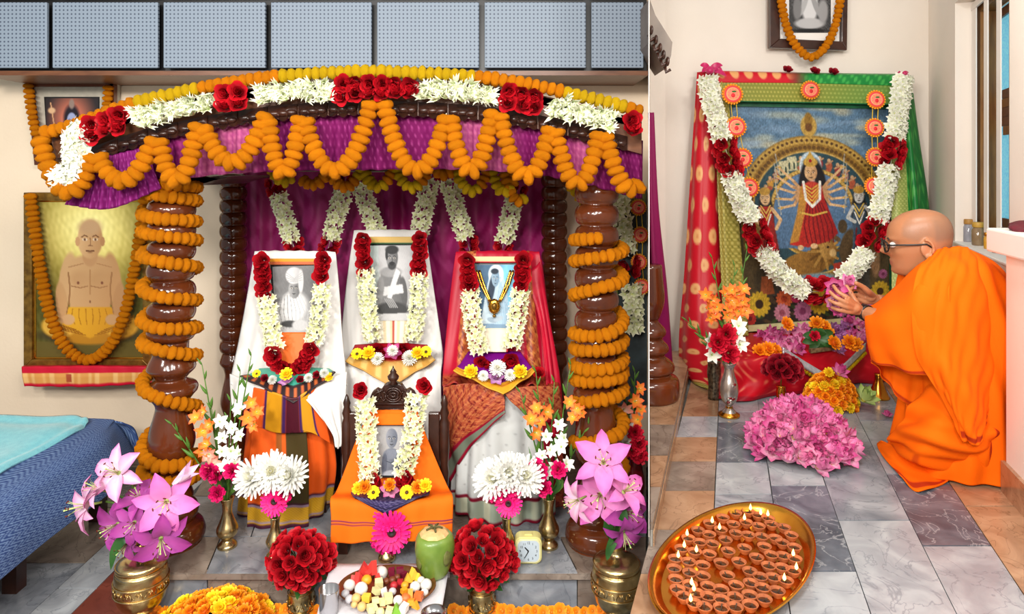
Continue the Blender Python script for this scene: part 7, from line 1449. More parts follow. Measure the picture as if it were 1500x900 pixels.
for lab, key, tip, fl_, bn in (('orange gladiolus with the tallest bloom in the silver vase', 'glad_orange', (1094, 366), [(1088, 425), (1080, 432), (1072, 426), (1088, 440), (1076, 445), (1090, 455), (1070, 440), (1082, 456), (1062, 432), (1068, 452)], 8), ('orange gladiolus leaning to the red brocade', 'glad_orange', (1043, 378), [(1034, 432), (1042, 440), (1038, 452), (1046, 462), (1050, 450), (1040, 466)], 7), ('green gladiolus stem leaning far out before the red brocade', 'glad_white', (1006, 470), [], 7), ('green gladiolus stem rising between the orange ones', 'glad_orange', (1076, 390), [(1066, 462), (1076, 466)], 5)):
    spike(m + V(jit(.01), jit(.01), -.03), P(*tip, dv + .05), px2(fl_, dv - .03), lab, key, bn, r=.042)
for p, l in (((1080, 490), 'white lily-like bloom facing the bench, in the silver vase'), ((1084, 505), 'white bloom low beside the bench, in the silver vase'), ((1040, 500), 'white bloom before the red brocade, in the silver vase'), ((1043, 520), 'white bloom lowest toward the brocade, in the silver vase'), ((1082, 478), 'white bloom under the orange gladioli, in the silver vase')): stemmed('glad_white', 'white_bloom', P(*p, dv - .05), .05, m, l, 'flower', None, (jit(.6), -1, .2))
for p, l in (((1052, 502), 'crimson carnation toward the brocade in the silver vase'), ((1064, 490), 'crimson carnation topmost in the silver vase'), ((1068, 518), 'crimson carnation lowest over the silver vase mouth')): stemmed('carnation_red', 'carnation', P(*p, dv - .09), .052, m, l, 'flower', None, (jit(.3), -1, .2))
v, m = vase('metal_cup', 'small dark patterned metal cup behind the silver vase', 1046, 3.62, [(10, 530), (9, 534), (10, 548), (8, 562), (9, 584)], FLR, pmat('patterned_metal', (150, 140, 120), .3, .8, noise=(40, 34, 30), scale=70), None, 20)

# heap of lotus flowers
pc = FR(1183, 668); pc.y += .03
for k in range(170):
    a = k * 2.39996; q = math.sqrt((k + .5) / 170); x = .205 * q * math.cos(a) - .012; y = .2 * q * math.sin(a); z = .165 * (1 - q ** 2.4)
    key = random.choice(['lotus_deep', 'lotus', 'lotus', 'lotus_bud', 'lotus_bud']); p = pc + V(x + jit(.012), y + jit(.012), .03 + z + jit(.012))
    nm_ = 'pink lotus in the heap on the marble floor'
    bloom(key, 'lotus', p, .056 * (1 + jit(.16)), nm_, 'flower', 'pink lotuses of the floor heap', (x * 2.4 + jit(.7), y * 2.4 - .25 + jit(.7), .55 + jit(.3)))

# ------------------------------------------------------------------ brass tray of clay lamps
zr = FLR + .035; tc_ = F(1077, 815, zr); d0 = tc_.y
# the tray is oval: its axes follow from its outline on the floor
JI = np.array([[d0 / 1000, -(1074 - 750) / 1000 * d0 * d0 / (1000 * (EYE - zr))], [0, -d0 * d0 / (1000 * (EYE - zr))]])
CF_ = JI @ np.array([[122. ** 2, -2900.], [-2900., 92. ** 2]]) @ JI.T; ev, evec = np.linalg.eigh(CF_); ax_b, ax_a = np.sqrt(ev); RT = math.atan2(evec[1, 0], evec[0, 0])
tr = empty('brass_tray', (tc_.x, tc_.y, FLR), 'big oval brass tray crowded with clay lamps on the marble floor', 'tray')
MR_ = Matrix.Rotation(RT, 4, 'Z'); SQ = ax_a / ax_b; kx = ax_b / .263
mb = MB(); mb.lathe([(r * kx, z) for r, z in ((.222, 0), (.228, .002), (.245, .02), (.255, .031), (.262, .033), (.263, .037), (.254, .037), (.240, .022), (.224, .006))], 72, caps=False, sq=SQ); ring = [mb.vert((.224 * kx * math.cos(a), .224 * kx * SQ * math.sin(a), .006)) for a in np.linspace(0, 2 * PI, 73)[:-1]]; mb.face(*ring); ring = [mb.vert((.222 * kx * math.cos(a), .222 * kx * SQ * math.sin(a), 0)) for a in np.linspace(0, 2 * PI, 73)[:-1]]; mb.face(*reversed(ring)); ob('dish', mb, GOLDB, tr, M=MR_)
CLAY = pmat('fired_clay', (186, 104, 58), .8, noise=(150, 78, 42), scale=60, bump=.15, bscale=120, rnd=.1)
OIL = pmat('lamp_oil', (80, 44, 16), .08, noise=(60, 30, 10), coat=.5); WICK = pmat('cotton_wick', (70, 56, 40), .9)
m, nt, b = _base('lamp_flame'); b.inputs['Base Color'].default_value = (0, 0, 0, 1); b.inputs['Emission Color'].default_value = L4((255, 206, 110)); b.inputs['Emission Strength'].default_value = 7; FLAME = m
mb = MB(); mb.lathe([(.011, 0), (.016, .006), (.0215, .017), (.0225, .02), (.0205, .02), (.015, .009), (.001, .006)], 16, caps=False); mb.face(*[mb.vert((.011 * math.cos(a), .011 * math.sin(a), 0)) for a in np.linspace(0, 2 * PI, 17)[:-1]]); BOWL = mb.mesh('clay_bowl', CLAY)
mb = MB(); mb.lathe([(.017, .0125), (.0005, .0127)], 14, caps=False); OILM = mb.mesh('oil', OIL)
mb = MB(); mb.tube([V(0, 0, .012), V(.004, .002, .018), V(.008, .003, .024)], .0018, 5); WICKM = mb.mesh('wick', WICK)
mb = MB(); mb.lathe([(.0008, .02), (.0042, .024), (.0052, .028), (.0034, .034), (.0012, .040), (.0002, .043)], 10); mb.v = [(x + .008, y + .003, z) for x, y, z in mb.v]; FLM = mb.mesh('flame', FLAME)
DY = [(212, 607), (252, 593), (292, 588), (323, 600), (355, 610), (170, 625), (205, 645), (245, 628), (285, 622), (325, 634), (365, 628), (405, 638), (133, 647), (168, 660), (220, 677), (253, 657), (292, 662), (335, 667), (378, 672), (428, 662), (102, 672), (138, 685), (178, 690), (280, 703), (343, 698), (400, 686), (438, 700), (80, 705), (122, 715), (168, 722), (228, 713), (318, 733), (365, 725), (403, 728), (440, 737), (60, 737), (102, 747), (147, 757), (205, 750), (262, 747), (357, 760), (400, 765), (436, 775), (55, 768), (105, 782), (147, 792), (225, 790), (297, 777), (330, 795), (372, 797), (412, 807), (60, 802), (105, 820), (163, 825), (205, 835), (253, 822), (300, 815), (338, 830), (385, 840), (65, 835), (85, 858), (127, 848), (163, 858), (205, 868), (250, 860), (297, 853), (343, 867), (117, 880), (150, 892), (205, 895), (250, 893), (298, 885)]
LIT = {(170, 625), (205, 645), (285, 622), (292, 588), (323, 600), (355, 610), (102, 672), (80, 705), (122, 715), (60, 737), (105, 820), (127, 848), (117, 880), (440, 737), (436, 775), (412, 807)}
for x, y in DY:
    p = F(950 + x / 2, 450 + y / 2, FLR + .024); cq = F(1074, 820, FLR + .024); p = cq + (p - cq) * .92 + V(.004, 0, 0); lit = (x, y) in LIT
    t = empty('clay_lamp', (p.x, p.y, FLR + .0065), ('burning' if lit else 'unlit') + ' clay oil lamp in the brass tray', 'lamp', ('burning' if lit else 'unlit') + ' clay lamps in the tray', rz=jit(3))
    for nm, me in (('clay_bowl', BOWL), ('oil', OILM), ('wick', WICKM)) + ((('flame', FLM),) if lit else ()): ob(nm, me, None, t)

# ------------------------------------------------------------------ things along the dividing wall: end of the altar seen from its side
b = P(948, 570, 3.42); a_s = math.atan2(1, .2)
t = empty('half_pillar', V(seam(3.42) + .004, 3.42, SZ), 'half of a dark turned pillar against the dividing wall, on the step', 'pillar')
sc = 3.42 / 1000; yb_ = 250 + (EYE - SZ) * 1000 / 3.42
pr = dense([(18, 388), (20, 410), (22, 440), (16, 462), (13, 470), (22, 480), (24, 488), (19, 496), (26, 504), (28, 512), (22, 520), (34, 530), (36, 540), (30, 546), (42, 554), (43, yb_ - 6), (41, yb_)], 5)
pr = [(r * sc, (yb_ - y) * sc) for r, y in pr][::-1]; mb = MB(); mb.lathe(pr, 20, a0=-(PI - a_s), a1=a_s); ob('shaft', mb, DWOOD, t)
t = empty('altar_beam_end', P(968, 50, 3.1), 'end of the altar canopy beam with dark carved brackets, on the dividing wall', 'beam')
GB = pmat('grey_brown_wood', (120, 108, 98), .5, noise=(98, 86, 78), scale=10)
mb = MB(); mb.prism([P(x, y, 3.1) for x, y in ((951.5, -2), (960, 22), (985, 62), (983, 82), (976, 100), (951.5, 62))], V(0, .25, 0)); ob('beam', mb, GB, t, world=True, smooth=False)
for x, y in ((954, 44), (961, 58), (967, 70), (972, 80), (978, 90)):
    mb = MB(); mb.ball(P(x, y, 3.085), (.009, .02, .022), 8, 6); mb.tube([P(x - 4, y + 8, 3.09), P(x - 2, y + 16, 3.08), P(x + 4, y + 12, 3.08)], .008, 6); ob('carved_bracket', mb, CWOOD, t, world=True)
tag(surf('side_curtain', [[(951.5, 165, 3.56), (953, 165, 3.53), (955, 165, 3.56)], [(951.5, 300, 3.56), (956, 300, 3.52), (962, 300, 3.56)], [(951.5, 420, 3.56), (962, 420, 3.5), (975, 420, 3.58)], [(951.5, 540, 3.56), (966, 540, 3.5), (984, 540, 3.58)]], 20, 60, SILK, col=lambda u, v: mixc((128, 14, 76), (v * 0, (0, 0, 0))), fold=lambda u, v: .01 * np.sin(u * 12)), 'magenta curtain edge hanging beside the half pillar', 'curtain')
pl = P(968, 60, 4.38)
panel_box('trim_4', ((P(975, 0, 4.36).x + seam(4.36)) / 2, 4.37, 1.6), (P(975, 0, 4.36).x - seam(4.36) - .01, .06, 2.5), CREAM2)

# ------------------------------------------------------------------ jars on the sill, cloth on the pier
JG = {}
def jar(px, yb, yt, wpx, body, lid, lab, s_off=.06):
    s = wx(px, s_off); q = W(s, SILL + .012, s_off); k = q.y / 1000; r = wpx * k / 2; h = (yb - yt) * k
    t = empty('glass_jar', q, lab, 'jar'); mb = MB(); mb.lathe([(r * .9, 0), (r, .006), (r, h * .66), (r * .75, h * .76), (r * .75, h * .8)], 18); ob('jar_body', mb, body, t)
    mb = MB(); mb.lathe([(r * .86, h * .78), (r * .9, h * .8), (r * .9, h * .97), (r * .84, h)], 18); ob('lid', mb, lid, t); return t, r, h
def glassy(n, c): return pmat(n, c, .12, noise=tuple(int(k * .85) for k in c), scale=20, coat=.6)
t, r, h = jar(1407, 347, 323, 15, glassy('olive_jar', (150, 140, 70)), pmat('purple_lid', (176, 50, 160), .4), 'squat jar with a purple lid and yellow label on the sill')
mb = MB(); mb.lathe([(r * 1.02, h * .2), (r * 1.02, h * .62)], 18, caps=False, a0=-2.6, a1=-.6); ob('paper_label', mb, pmat('yellow_label', (230, 206, 50), .6), t)
jar(1419, 352, 319, 14, glassy('grey_jar', (160, 160, 170)), pmat('tan_lid', (176, 130, 60), .5), 'tall grey jar with a tan lid next to the purple-lidded jar')
jar(1433, 356, 322, 17, glassy('brown_jar', (140, 116, 84)), pmat('yellow_lid', (190, 150, 60), .5), 'brown jar with a dull yellow lid, third along the sill')
jar(1446, 360, 336, 9, glassy('amber_bottle', (206, 150, 40)), GOLDB, 'tiny amber bottle between the brown jar and the white ledge')
jar(1461, 366, 330, 15, glassy('dark_jar', (110, 96, 90)), pmat('grey_lid', (150, 150, 150), .4), 'dark jar half hidden behind the white ledge')
q = P(1493, 335, 2.46)
tag(surf('folded_cloth', [[(1478, 331, 2.6), (1494, 327, 2.6), (1512, 327, 2.6)], [(1480, 336, 2.52), (1494, 333, 2.5), (1514, 334, 2.5)], [(1484, 341, 2.46), (1496, 342, 2.44), (1516, 343, 2.44)]], 20, 20, pmat('maroon_cloth', (104, 14, 34), .8, noise=(80, 8, 24)), fold=lambda u, v: .004 * np.sin(u * 9) * np.sin(v * 8), thick=.02), 'folded maroon cloth on the white ledge of the pier', 'cloth')
# ------------------------------------------------------------------ the kneeling monk
m, nt, b = _base('skin'); b.inputs['Roughness'].default_value = .42; b.inputs['Subsurface Weight'].default_value = .08; b.inputs['Subsurface Radius'].default_value = (.02, .008, .005)
at = N(nt, 'ShaderNodeAttribute', attribute_name='Col'); nt.links.new(at.outputs['Color'], b.inputs['Base Color'])
tc = N(nt, 'ShaderNodeTexCoord'); nz = N(nt, 'ShaderNodeTexNoise'); nz.inputs['Scale'].default_value = 260; nt.links.new(tc.outputs['Object'], nz.inputs['Vector'])
bp = N(nt, 'ShaderNodeBump'); bp.inputs['Strength'].default_value = .12; bp.inputs['Distance'].default_value = .003; nt.links.new(nz.outputs['Fac'], bp.inputs['Height']); nt.links.new(bp.outputs[0], b.inputs['Normal']); SKINM = m
MK = empty('person', V(P(1390, 0, 2.8).x, 2.8, FLR), 'kneeling bald person in orange robes and glasses offering pink lotuses', 'person')
HH = .268                                                  # head height
HC = P(1350, 402, 2.80)                                    # chin level, axis of the head
fwd = V(-.93, .36, -.12).normalized(); up = (V(-.16, .04, 1) - fwd * V(-.16, .04, 1).dot(fwd)).normalized(); lft = up.cross(fwd).normalized()
def Hp(x, y, z): return HC + fwd * (x * HH) + lft * (y * HH) + up * (z * HH)
LEV = [(-.62, .12, -.44, .30), (-.45, .09, -.40, .26), (-.28, .04, -.36, .225), (-.1, .06, -.345, .215), (.0, .26, -.33, .205), (.04, .35, -.33, .22), (.12, .385, -.345, .255), (.2, .385, -.375, .28), (.28, .385, -.40, .30), (.36, .39, -.43, .318), (.44, .392, -.455, .33), (.52, .385, -.475, .338), (.6, .40, -.488, .345), (.68, .395, -.488, .345), (.76, .37, -.472, .335), (.83, .325, -.44, .312), (.89, .255, -.385, .27), (.94, .17, -.31, .21), (.975, .07, -.22, .135), (.992, -.02, -.14, .06)]
LV = np.array(LEV); zs = np.concatenate([np.linspace(-.62, -.1, 8)[:-1], np.linspace(-.1, .992, 44)])
def lv(z): return [float(_cr1(LV, np.array([np.interp(z, LV[:, 0], np.linspace(0, 1, len(LV)))]))[0][k]) for k in (1, 2, 3)]
hb = MB(); rows = []
g_ = lambda a, s: math.exp(-(a / s) ** 2)
for z in zs:
    xf, xb, w_ = lv(z); row = []
    for j in range(56):
        a = 2 * PI * j / 56; ca, sa = math.cos(a), math.sin(a); e = .86
        x = (xf + xb) / 2 + (xf - xb) / 2 * math.copysign(abs(ca) ** e, ca); y = w_ * math.copysign(abs(sa) ** .95, sa)
        an = math.atan2(sa, ca)
        if abs(an) < 1.4:
            nose = .10 * g_(z - .385, .055) + .08 * g_(z - .45, .07) + .04 * g_(z - .53, .06); x += nose * g_(an, .17) + .03 * g_(z - .375, .03) * g_(abs(an) - .2, .12)
            x += .035 * g_(z - .245, .022) * g_(an, .28) + .03 * g_(z - .195, .022) * g_(an, .26) - .02 * g_(z - .22, .008) * g_(an, .3) + .03 * g_(z - .08, .05) * g_(an, .28)
            x -= .045 * g_(z - .5, .045) * g_(abs(an) - .45, .2); x += .03 * g_(z - .585, .035) * g_(abs(an) - .4, .3); x += .02 * g_(z - .5, .025) * g_(abs(an) - .42, .1)
            x += .02 * g_(z - .38, .06) * g_(abs(an) - .75, .25)
        base = np.array((172, 114, 78.)); stub = g_(max(0, .98 - z) if z > .5 else 0, .9)
        hair = (1 if z > .52 + .18 * max(0, math.cos(an)) and abs(an) > .9 else 0) * .5 + (.5 if (abs(an) > 1.9 and .28 < z < .9) else 0) * .7
        top = g_(z - 1.0, .22); hair *= (1 - .7 * top)
        col = base * (1 - hair * .55) + np.array((92, 84, 80.)) * hair * .55
        if abs(an) < .9 and .02 < z < .26: col = col * .93 + np.array((110, 90, 80)) * .07
        if .19 < z < .25 and abs(an) < .3: col = np.array((150, 84, 70.))
        row.append(hb.vert(Hp(x, y, z), tuple(col)))
    rows.append(row)
hb.grid(rows, cu=True); hb.face(*rows[-1]); hb.col = (176, 118, 82)
# shoulders and trunk carry on from the neck, under the robe
N0 = Hp(-.15, 0, -.62); sh_axis = V(.36, .93, 0).normalized()
tr_rows = [rows[0]]
for (cx_, cy_, d_, wx_, wy_) in ((1390, 398, 2.80, .08, .10), (1402, 418, 2.80, .12, .18), (1412, 440, 2.80, .15, .21), (1418, 490, 2.80, .145, .19), (1420, 550, 2.80, .15, .185), (1418, 610, 2.80, .17, .2), (1412, 650, 2.80, .16, .2)):
    c = P(cx_, cy_, d_); f2 = V(-.93, .36, 0).normalized(); l2_ = V(-.36, -.93, 0).normalized()
    tr_rows.append([hb.vert(c + f2 * wx_ * math.cos(2 * PI * j / 56) + l2_ * wy_ * math.sin(2 * PI * j / 56)) for j in range(56)])
hb.grid(tr_rows[::-1], cu=True); hb.face(*reversed(tr_rows[-1]))
# arms
def limb(pts, rad, n=12): hb.tube([Vector(tuple(q)) for q in crom(pts, 5)], [float(r[0]) for r in crom([(q,) for q in rad], 5)], n)
Ls = P(1374, 412, 2.66); Le = P(1318, 480, 2.70); Lw = P(1265, 457, 2.87)
Rs = P(1356, 410, 2.96); Re = P(1325, 452, 3.02); Rw = P(1285, 440, 2.96)
limb([P(1402, 412, 2.72), Ls, (Ls + Le) / 2, Le, (Le * .5 + Lw * .5), Lw], [.06, .056, .048, .044, .04, .027])
limb([P(1392, 412, 2.92), Rs, (Rs + Re) / 2, Re, (Re + Rw) / 2, Rw], [.06, .056, .048, .042, .036, .026])
def hand(wr, palm, tips, knuck, thumb, r=.0095):
    """palm between wrist and knuckles, four fingers knuckle > bend > tip, thumb from the side of the palm"""
    kn = [Vector(k) for k in knuck]; w0 = Vector(wr)
    for i, k in enumerate(kn):
        hb.tube([w0 + (k - w0) * q for q in (0, .35, .7, 1)], [.017, .015, .0125, .0105], 8)
    hb.ball((w0 * .45 + sum(kn, Vector()) / 4 * .55), (.026, .026, .022), 10, 7)
    for k, (b1, b2) in zip(kn, tips):
        hb.tube([Vector(tuple(q)) for q in crom([k, b1, b2], 4)], [r * (1.06 - .035 * j) for j in range(9)], 8); hb.ball(b2, r * .82, 8, 6)
    t0 = w0 + (kn[0] - w0) * .3; hb.tube([Vector(tuple(q)) for q in crom([t0, thumb[0], thumb[1], thumb[2]], 4)], [.0145 - .0004 * j for j in range(13)], 8); hb.ball(thumb[2], .0095, 8, 6)
hand(Lw, None, [((1226, 424, 2.86), (1219, 414, 2.88)), ((1223, 433, 2.84), (1214, 424, 2.86)), ((1222, 443, 2.84), (1213, 436, 2.855)), ((1225, 452, 2.845), (1217, 447, 2.855))] and [(P(*a), P(*b_)) for a, b_ in (((1228, 428, 2.83), (1221, 419, 2.86)), ((1225, 436, 2.815), (1216, 428, 2.84)), ((1225, 445, 2.815), (1215, 440, 2.84)), ((1228, 454, 2.825), (1219, 451, 2.85)))], [P(1241, 436, 2.815), P(1239, 443, 2.805), P(1240, 450, 2.81), P(1243, 457, 2.825)], [P(1252, 440, 2.87), P(1245, 428, 2.88), P(1240, 420, 2.89)])
hand(Rw, None, [(P(*a), P(*b_)) for a, b_ in (((1254, 418, 2.93), (1246, 424, 2.90)), ((1252, 424, 2.945), (1243, 431, 2.92)), ((1253, 432, 2.955), (1244, 438, 2.93)), ((1256, 440, 2.955), (1247, 446, 2.93)))], [P(1266, 421, 2.94), P(1264, 428, 2.95), P(1265, 436, 2.955), P(1268, 443, 2.955)], [P(1272, 428, 2.91), P(1263, 420, 2.90), P(1254, 415, 2.89)])
# ears
for s in (-1, 1):
    M = Matrix((fwd, lft * s, up)).transposed(); c = Hp(-.07, s * .335, .44)
    hb.ball(c, (.028, .0085, .038), 14, 9, M=M @ Matrix.Rotation(.3, 3, 'Z') @ Matrix.Rotation(-.18, 3, 'Y')); hb.tube([c + M @ V(.012 - .03 * math.sin(a) * .9 - .004, .012, .034 * math.cos(a)) for a in np.linspace(.0, 2.9, 9)], .0058, 7); hb.ball(c + M @ V(.004, .006, -.034), (.011, .007, .012), 8, 6, M=M)
BODY = ob('body', hb, SKINM, MK, world=True, attr=True)
# keep the painted colours through the remesh: the colour is carried over from the source by nearest point
src = BODY.data.copy(); r_ = BODY.modifiers.new('skin_surface', 'REMESH'); r_.mode = 'VOXEL'; r_.voxel_size = .0034; r_.use_smooth_shade = True
sm = BODY.modifiers.new('smooth', 'SMOOTH'); sm.factor = .5; sm.iterations = 3
dg = bpy.context.evaluated_depsgraph_get(); dg.update(); me = bpy.data.meshes.new_from_object(BODY.evaluated_get(dg))
BODY.modifiers.clear(); BODY.data = me
from mathutils.kdtree import KDTree
kd = KDTree(len(hb.v)); [kd.insert(v, i) for i, v in enumerate(hb.v)]; kd.balance(); cl = lin(np.array(hb.c, float)); cc = np.ones((len(me.vertices), 4))
for i, v in enumerate(me.vertices):
    acc = np.zeros(3); wsum = 0
    for co, ix, dist in kd.find_n(v.co, 5): w1 = 1 / (dist + .002); acc += cl[ix] * w1; wsum += w1
    cc[i, :3] = acc / wsum
for a in list(me.color_attributes): me.color_attributes.remove(a)
a = me.color_attributes.new('Col', 'FLOAT_COLOR', 'POINT'); a.data.foreach_set('color', cc.ravel()); me.materials.clear(); me.materials.append(SKINM); me.polygons.foreach_set('use_smooth', [True] * len(me.polygons))
# eyes, glasses, wristband
for s in (-1, 1):
    mb = MB(); mb.ball(Hp(.355, s * .15, .5), .0125, 12, 8); ob('eye', mb, pmat('eye_white', (230, 226, 220), .2), MK, world=True); mb = MB(); mb.ball(Hp(.40, s * .155, .5), .005, 8, 6); ob('iris', mb, BLACK, MK, world=True)
    mb = MB(); mb.tube([Hp(.405, s * (.06 + .05 * k), .585 + .02 * math.sin(k * 1.2)) for k in range(4)], [.002, .0035, .003, .0015], 6); ob('eyebrow', mb, pmat('brow_hair', (40, 30, 26), .8), MK, world=True)
GL = ob('glasses', MB(), BLACK, MK)
mb = MB()
for s in (-1, 1):
    mb.tube([Hp(.47 - .04 * abs(math.cos(a)) * (1 if math.cos(a) > 0 else .2), s * (.16 + .115 * math.cos(a)), .485 + .085 * math.sin(a)) for a in np.linspace(0, 2 * PI, 25)], .0034, 6, caps=False)
    mb.tube([Hp(.45, s * .275, .52), Hp(.40, s * .345, .52), Hp(.1, s * .375, .505), Hp(-.06, s * .375, .50), Hp(-.13, s * .36, .44)], .0036, 6)
mb.tube([Hp(.47, -.045, .5), Hp(.50, 0, .51), Hp(.47, .045, .5)], .003, 6); GL.data = mb.mesh('glasses', BLACK); GL.location = -MK.location
m, nt, b = _base('clear_lens'); b.inputs['Transmission Weight'].default_value = 1; b.inputs['Roughness'].default_value = .02; b.inputs['IOR'].default_value = 1.05; LENS = m
mb = MB()
for s in (-1, 1): mb.prism([Hp(.46, s * (.16 + .11 * math.cos(a)), .485 + .08 * math.sin(a)) for a in np.linspace(0, 2 * PI, 21)[:-1]], fwd * .001)
o = ob('lens', mb, LENS, GL); 
wd_ = (Le - Lw).normalized(); wc = Lw + wd_ * .012; a1_ = wd_.cross(V(0, 0, 1)).normalized(); a2_ = wd_.cross(a1_)
mb = MB(); rows = [[mb.vert(wc + wd_ * q + (a1_ * math.cos(t_) + a2_ * math.sin(t_)) * rr_) for t_ in np.linspace(0, 2 * PI, 21)[:-1]] for q, rr_ in ((-.010, .029), (-.010, .0335), (.010, .035), (.010, .030))]; mb.grid(rows, cu=True, cv=True); ob('wristband', mb, BLACK, MK, world=True)

# robes
RO = (242, 102, 4); RB = (170, 48, 14)
ROBE = amat('robe_cotton', .8, bump=.2, bscale=420, sheen=0, spec=.12)
def ripple(k, s=0, amp=.012): return lambda u, v: amp * (np.sin(u * k + 3 * np.sin(v * 4 + s)) * .6 + np.sin(u * k * 2.3 + 5 * v + s) * .3) * (.25 + .75 * v)
brow = [(364, 1372, 1410, 2.80, .06), (370, 1358, 1424, 2.80, .11), (384, 1340, 1440, 2.80, .18), (410, 1330, 1456, 2.80, .21), (450, 1328, 1473, 2.80, .215), (500, 1330, 1481, 2.80, .21), (550, 1334, 1479, 2.80, .205), (600, 1330, 1474, 2.81, .215), (650, 1322, 1472, 2.82, .23), (684, 1318, 1470, 2.83, .235)]
A = []
for y, xl, xr, d, hd in brow:
    L_, R_ = P(xl, y, d), P(xr, y, d); c = (L_ + R_) / 2; rx = (R_.x - L_.x) / 2; row = []
    for j in range(25):
        a = 2 * PI * j / 24; q = .9; row.append(tuple(c + V(-rx * math.copysign(abs(math.cos(a)) ** q, math.cos(a)), -hd * math.copysign(abs(math.sin(a)) ** q, math.sin(a)), 0)))
    A.append(row)
FB = FLR + .01
for r in A:
    for j, p in enumerate(r): r[j] = (p[0], p[1], max(p[2], FB))
surf('robe', A, 160, 120, ROBE, MK, col=lambda u, v: mixc(RO, (v * 0, RB)), fold=lambda u, v: .010 * np.sin(u * 75 + 4 * np.sin(v * 5)) * np.clip(v * 2.5 - .2, 0, 1) + .006 * np.sin(u * 31 + v * 14), px=False, thick=.004)
shawlc = lambda u, v: mixc(RO, (band(u, .83, .90, .008) * (v > .3), RB), (band(v, .93, .975, .01) * (u > .2), RB))
surf('shawl', [[(1366, 369, 2.72), (1392, 362, 2.70), (1420, 366, 2.72), (1438, 388, 2.82)], [(1345, 395, 2.63), (1388, 392, 2.58), (1432, 392, 2.61), (1458, 424, 2.80)], [(1335, 450, 2.575), (1385, 445, 2.54), (1438, 445, 2.57), (1473, 466, 2.78)], [(1342, 520, 2.565), (1390, 515, 2.52), (1438, 515, 2.56), (1472, 505, 2.74)], [(1362, 556, 2.56), (1395, 570, 2.50), (1440, 572, 2.54), (1464, 560, 2.70)], [(1392, 596, 2.54), (1406, 616, 2.505), (1436, 622, 2.53), (1458, 592, 2.66)], [(1410, 640, 2.535), (1417, 648, 2.52), (1430, 650, 2.525), (1448, 620, 2.60)]], 110, 110, ROBE, MK, col=shawlc, fold=lambda u, v: ripple(11, .3, .012)(u, v) + .0035 * np.sin(u * 44 + 9 * v) * np.sin(v * 21 + 7 * u) + .005 * np.sin(v * 26 - u * 14) * band(u, .1, .8, .3), thick=.004)
surf('shawl_sleeve', [[(1398, 372, 2.66), (1392, 420, 2.55), (1396, 500, 2.53), (1402, 590, 2.52)], [(1352, 384, 2.70), (1346, 430, 2.57), (1350, 500, 2.555), (1368, 556, 2.555)], [(1312, 420, 2.80), (1312, 456, 2.64), (1318, 508, 2.62), (1330, 546, 2.62)], [(1284, 444, 2.88), (1282, 470, 2.72), (1288, 510, 2.70), (1298, 536, 2.70)], [(1268, 450, 2.90), (1268, 472, 2.80), (1271, 505, 2.78), (1275, 530, 2.78)]], 60, 80, ROBE, MK, col=lambda u, v: mixc(RO, (band(u, .96, .99, .008), RB)), fold=lambda u, v: .008 * np.sin(v * 17 + u * 3) * u, thick=.004)
surf('shawl_lining', [[(1270, 452, 2.915), (1276, 500, 2.86), (1276, 532, 2.80)], [(1300, 450, 2.96), (1302, 505, 2.88), (1300, 560, 2.84)], [(1330, 450, 2.95), (1332, 510, 2.80), (1322, 590, 2.80)], [(1362, 450, 2.85), (1362, 510, 2.70), (1352, 594, 2.74)], [(1385, 450, 2.75), (1388, 510, 2.62), (1380, 575, 2.66)]], 60, 80, ROBE, MK, col=lambda u, v: mixc(RO, (band(u, .955, .985, .01), RB)), fold=lambda u, v: .012 * np.sin(v * 22) * u, thick=.004)
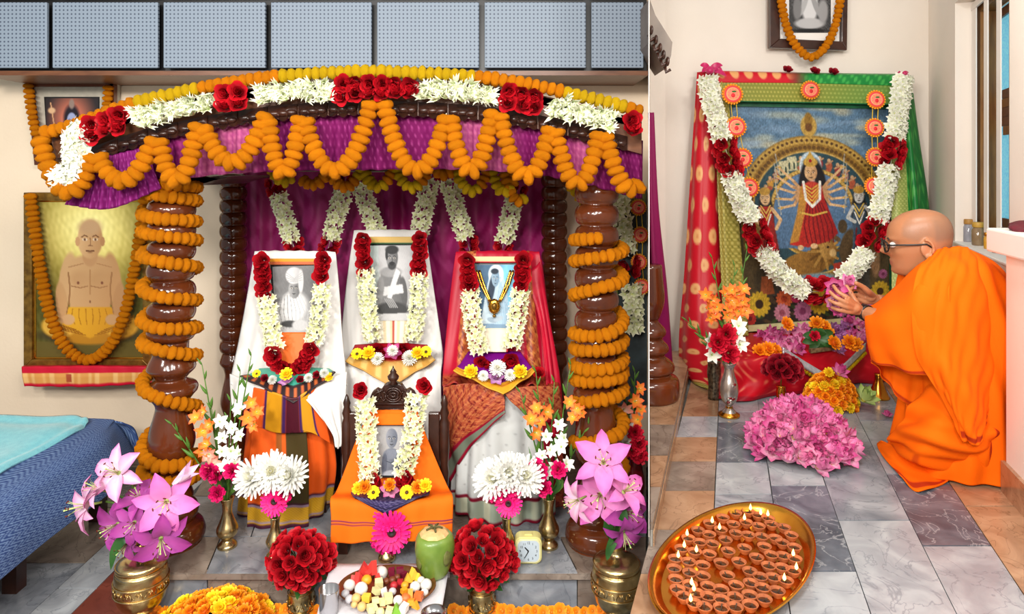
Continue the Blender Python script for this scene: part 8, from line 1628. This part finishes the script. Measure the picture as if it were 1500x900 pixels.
surf('lower_robe', [[(1376, 540, 2.66), (1400, 550, 2.62), (1436, 556, 2.62), (1474, 552, 2.72)], [(1340, 590, 2.70), (1385, 600, 2.57), (1432, 604, 2.57), (1474, 600, 2.66)], [(1310, 628, 2.77), (1362, 640, 2.58), (1425, 646, 2.56), (1474, 640, 2.63)], [(1303, 648, 2.84), (1348, 668, 2.63), (1418, 676, 2.60), (1473, 668, 2.63)], [(1306, 656, 2.90), (1350, 682, 2.71), (1410, 692, 2.70), (1470, 690, 2.70)]], 110, 90, ROBE, MK, col=lambda u, v: mixc(RO, (band(u, .84, .91, .01), RB), (band(u, .28, .33, .02) * band(v, .75, 1.1, .05) * .5, RB)), fold=lambda u, v: .011 * np.sin(v * 17 + 5 * u + 2 * np.sin(u * 7)) + .006 * np.sin(v * 37 - 6 * u), thick=.004)
def floorp(x, y, z): d = (EYE - FLR - z) * 1000 / (y - 250); return (x, y, d)
surf('robe_train', [[floorp(1290, 646, .05), floorp(1330, 660, .06), floorp(1370, 664, .07), floorp(1418, 672, .06)], [floorp(1284, 652, .02), floorp(1320, 676, .03), floorp(1366, 684, .03), floorp(1416, 684, .025)], [floorp(1296, 672, .008), floorp(1330, 694, .010), floorp(1372, 700, .012), floorp(1414, 690, .010)], [floorp(1320, 700, .006), floorp(1345, 720, .007), floorp(1380, 709, .008), floorp(1413, 692, .007)]], 60, 50, ROBE, MK, col=lambda u, v: mixc(RO, (band(v, .84, .95, .02), RB)), fold=lambda u, v: .004 * np.sin(u * 16 + 4 * v), thick=.005)
surf('robe_tail', [[(1425, 612, 2.62), (1450, 606, 2.62), (1476, 590, 2.68)], [(1405, 660, 2.60), (1440, 664, 2.59), (1474, 650, 2.62)], [(1400, 682, 2.66), (1446, 698, 2.64), (1468, 680, 2.64)]], 50, 50, ROBE, MK, col=lambda u, v: mixc(RO, (band(u, .62, .77, .02), RB)), fold=lambda u, v: .006 * np.sin(u * 17 + v * 3) * v, thick=.005)
# the lotuses in the hands
for x, y, d, k, r, l in ((1224, 420, 2.90, 'lotus_deep', .058, 'pink lotus held up highest in the hands of the kneeling person'), (1243, 416, 2.93, 'lotus', .05, 'pink lotus held against the far hand of the kneeling person'), (1238, 434, 2.90, 'lotus_deep', .05, 'pink lotus cupped in the middle of the kneeling person\'s hands'), (1219, 442, 2.89, 'lotus', .046, 'pink lotus at the fingertips of the kneeling person'), (1228, 452, 2.89, 'lotus_deep', .042, 'pink lotus lowest under the hands of the kneeling person')):
    bloom(k, 'lotus', P(x, y, d), r, l, 'flower', None, (-.5 + jit(.5), -.5, .5 + jit(.6)))
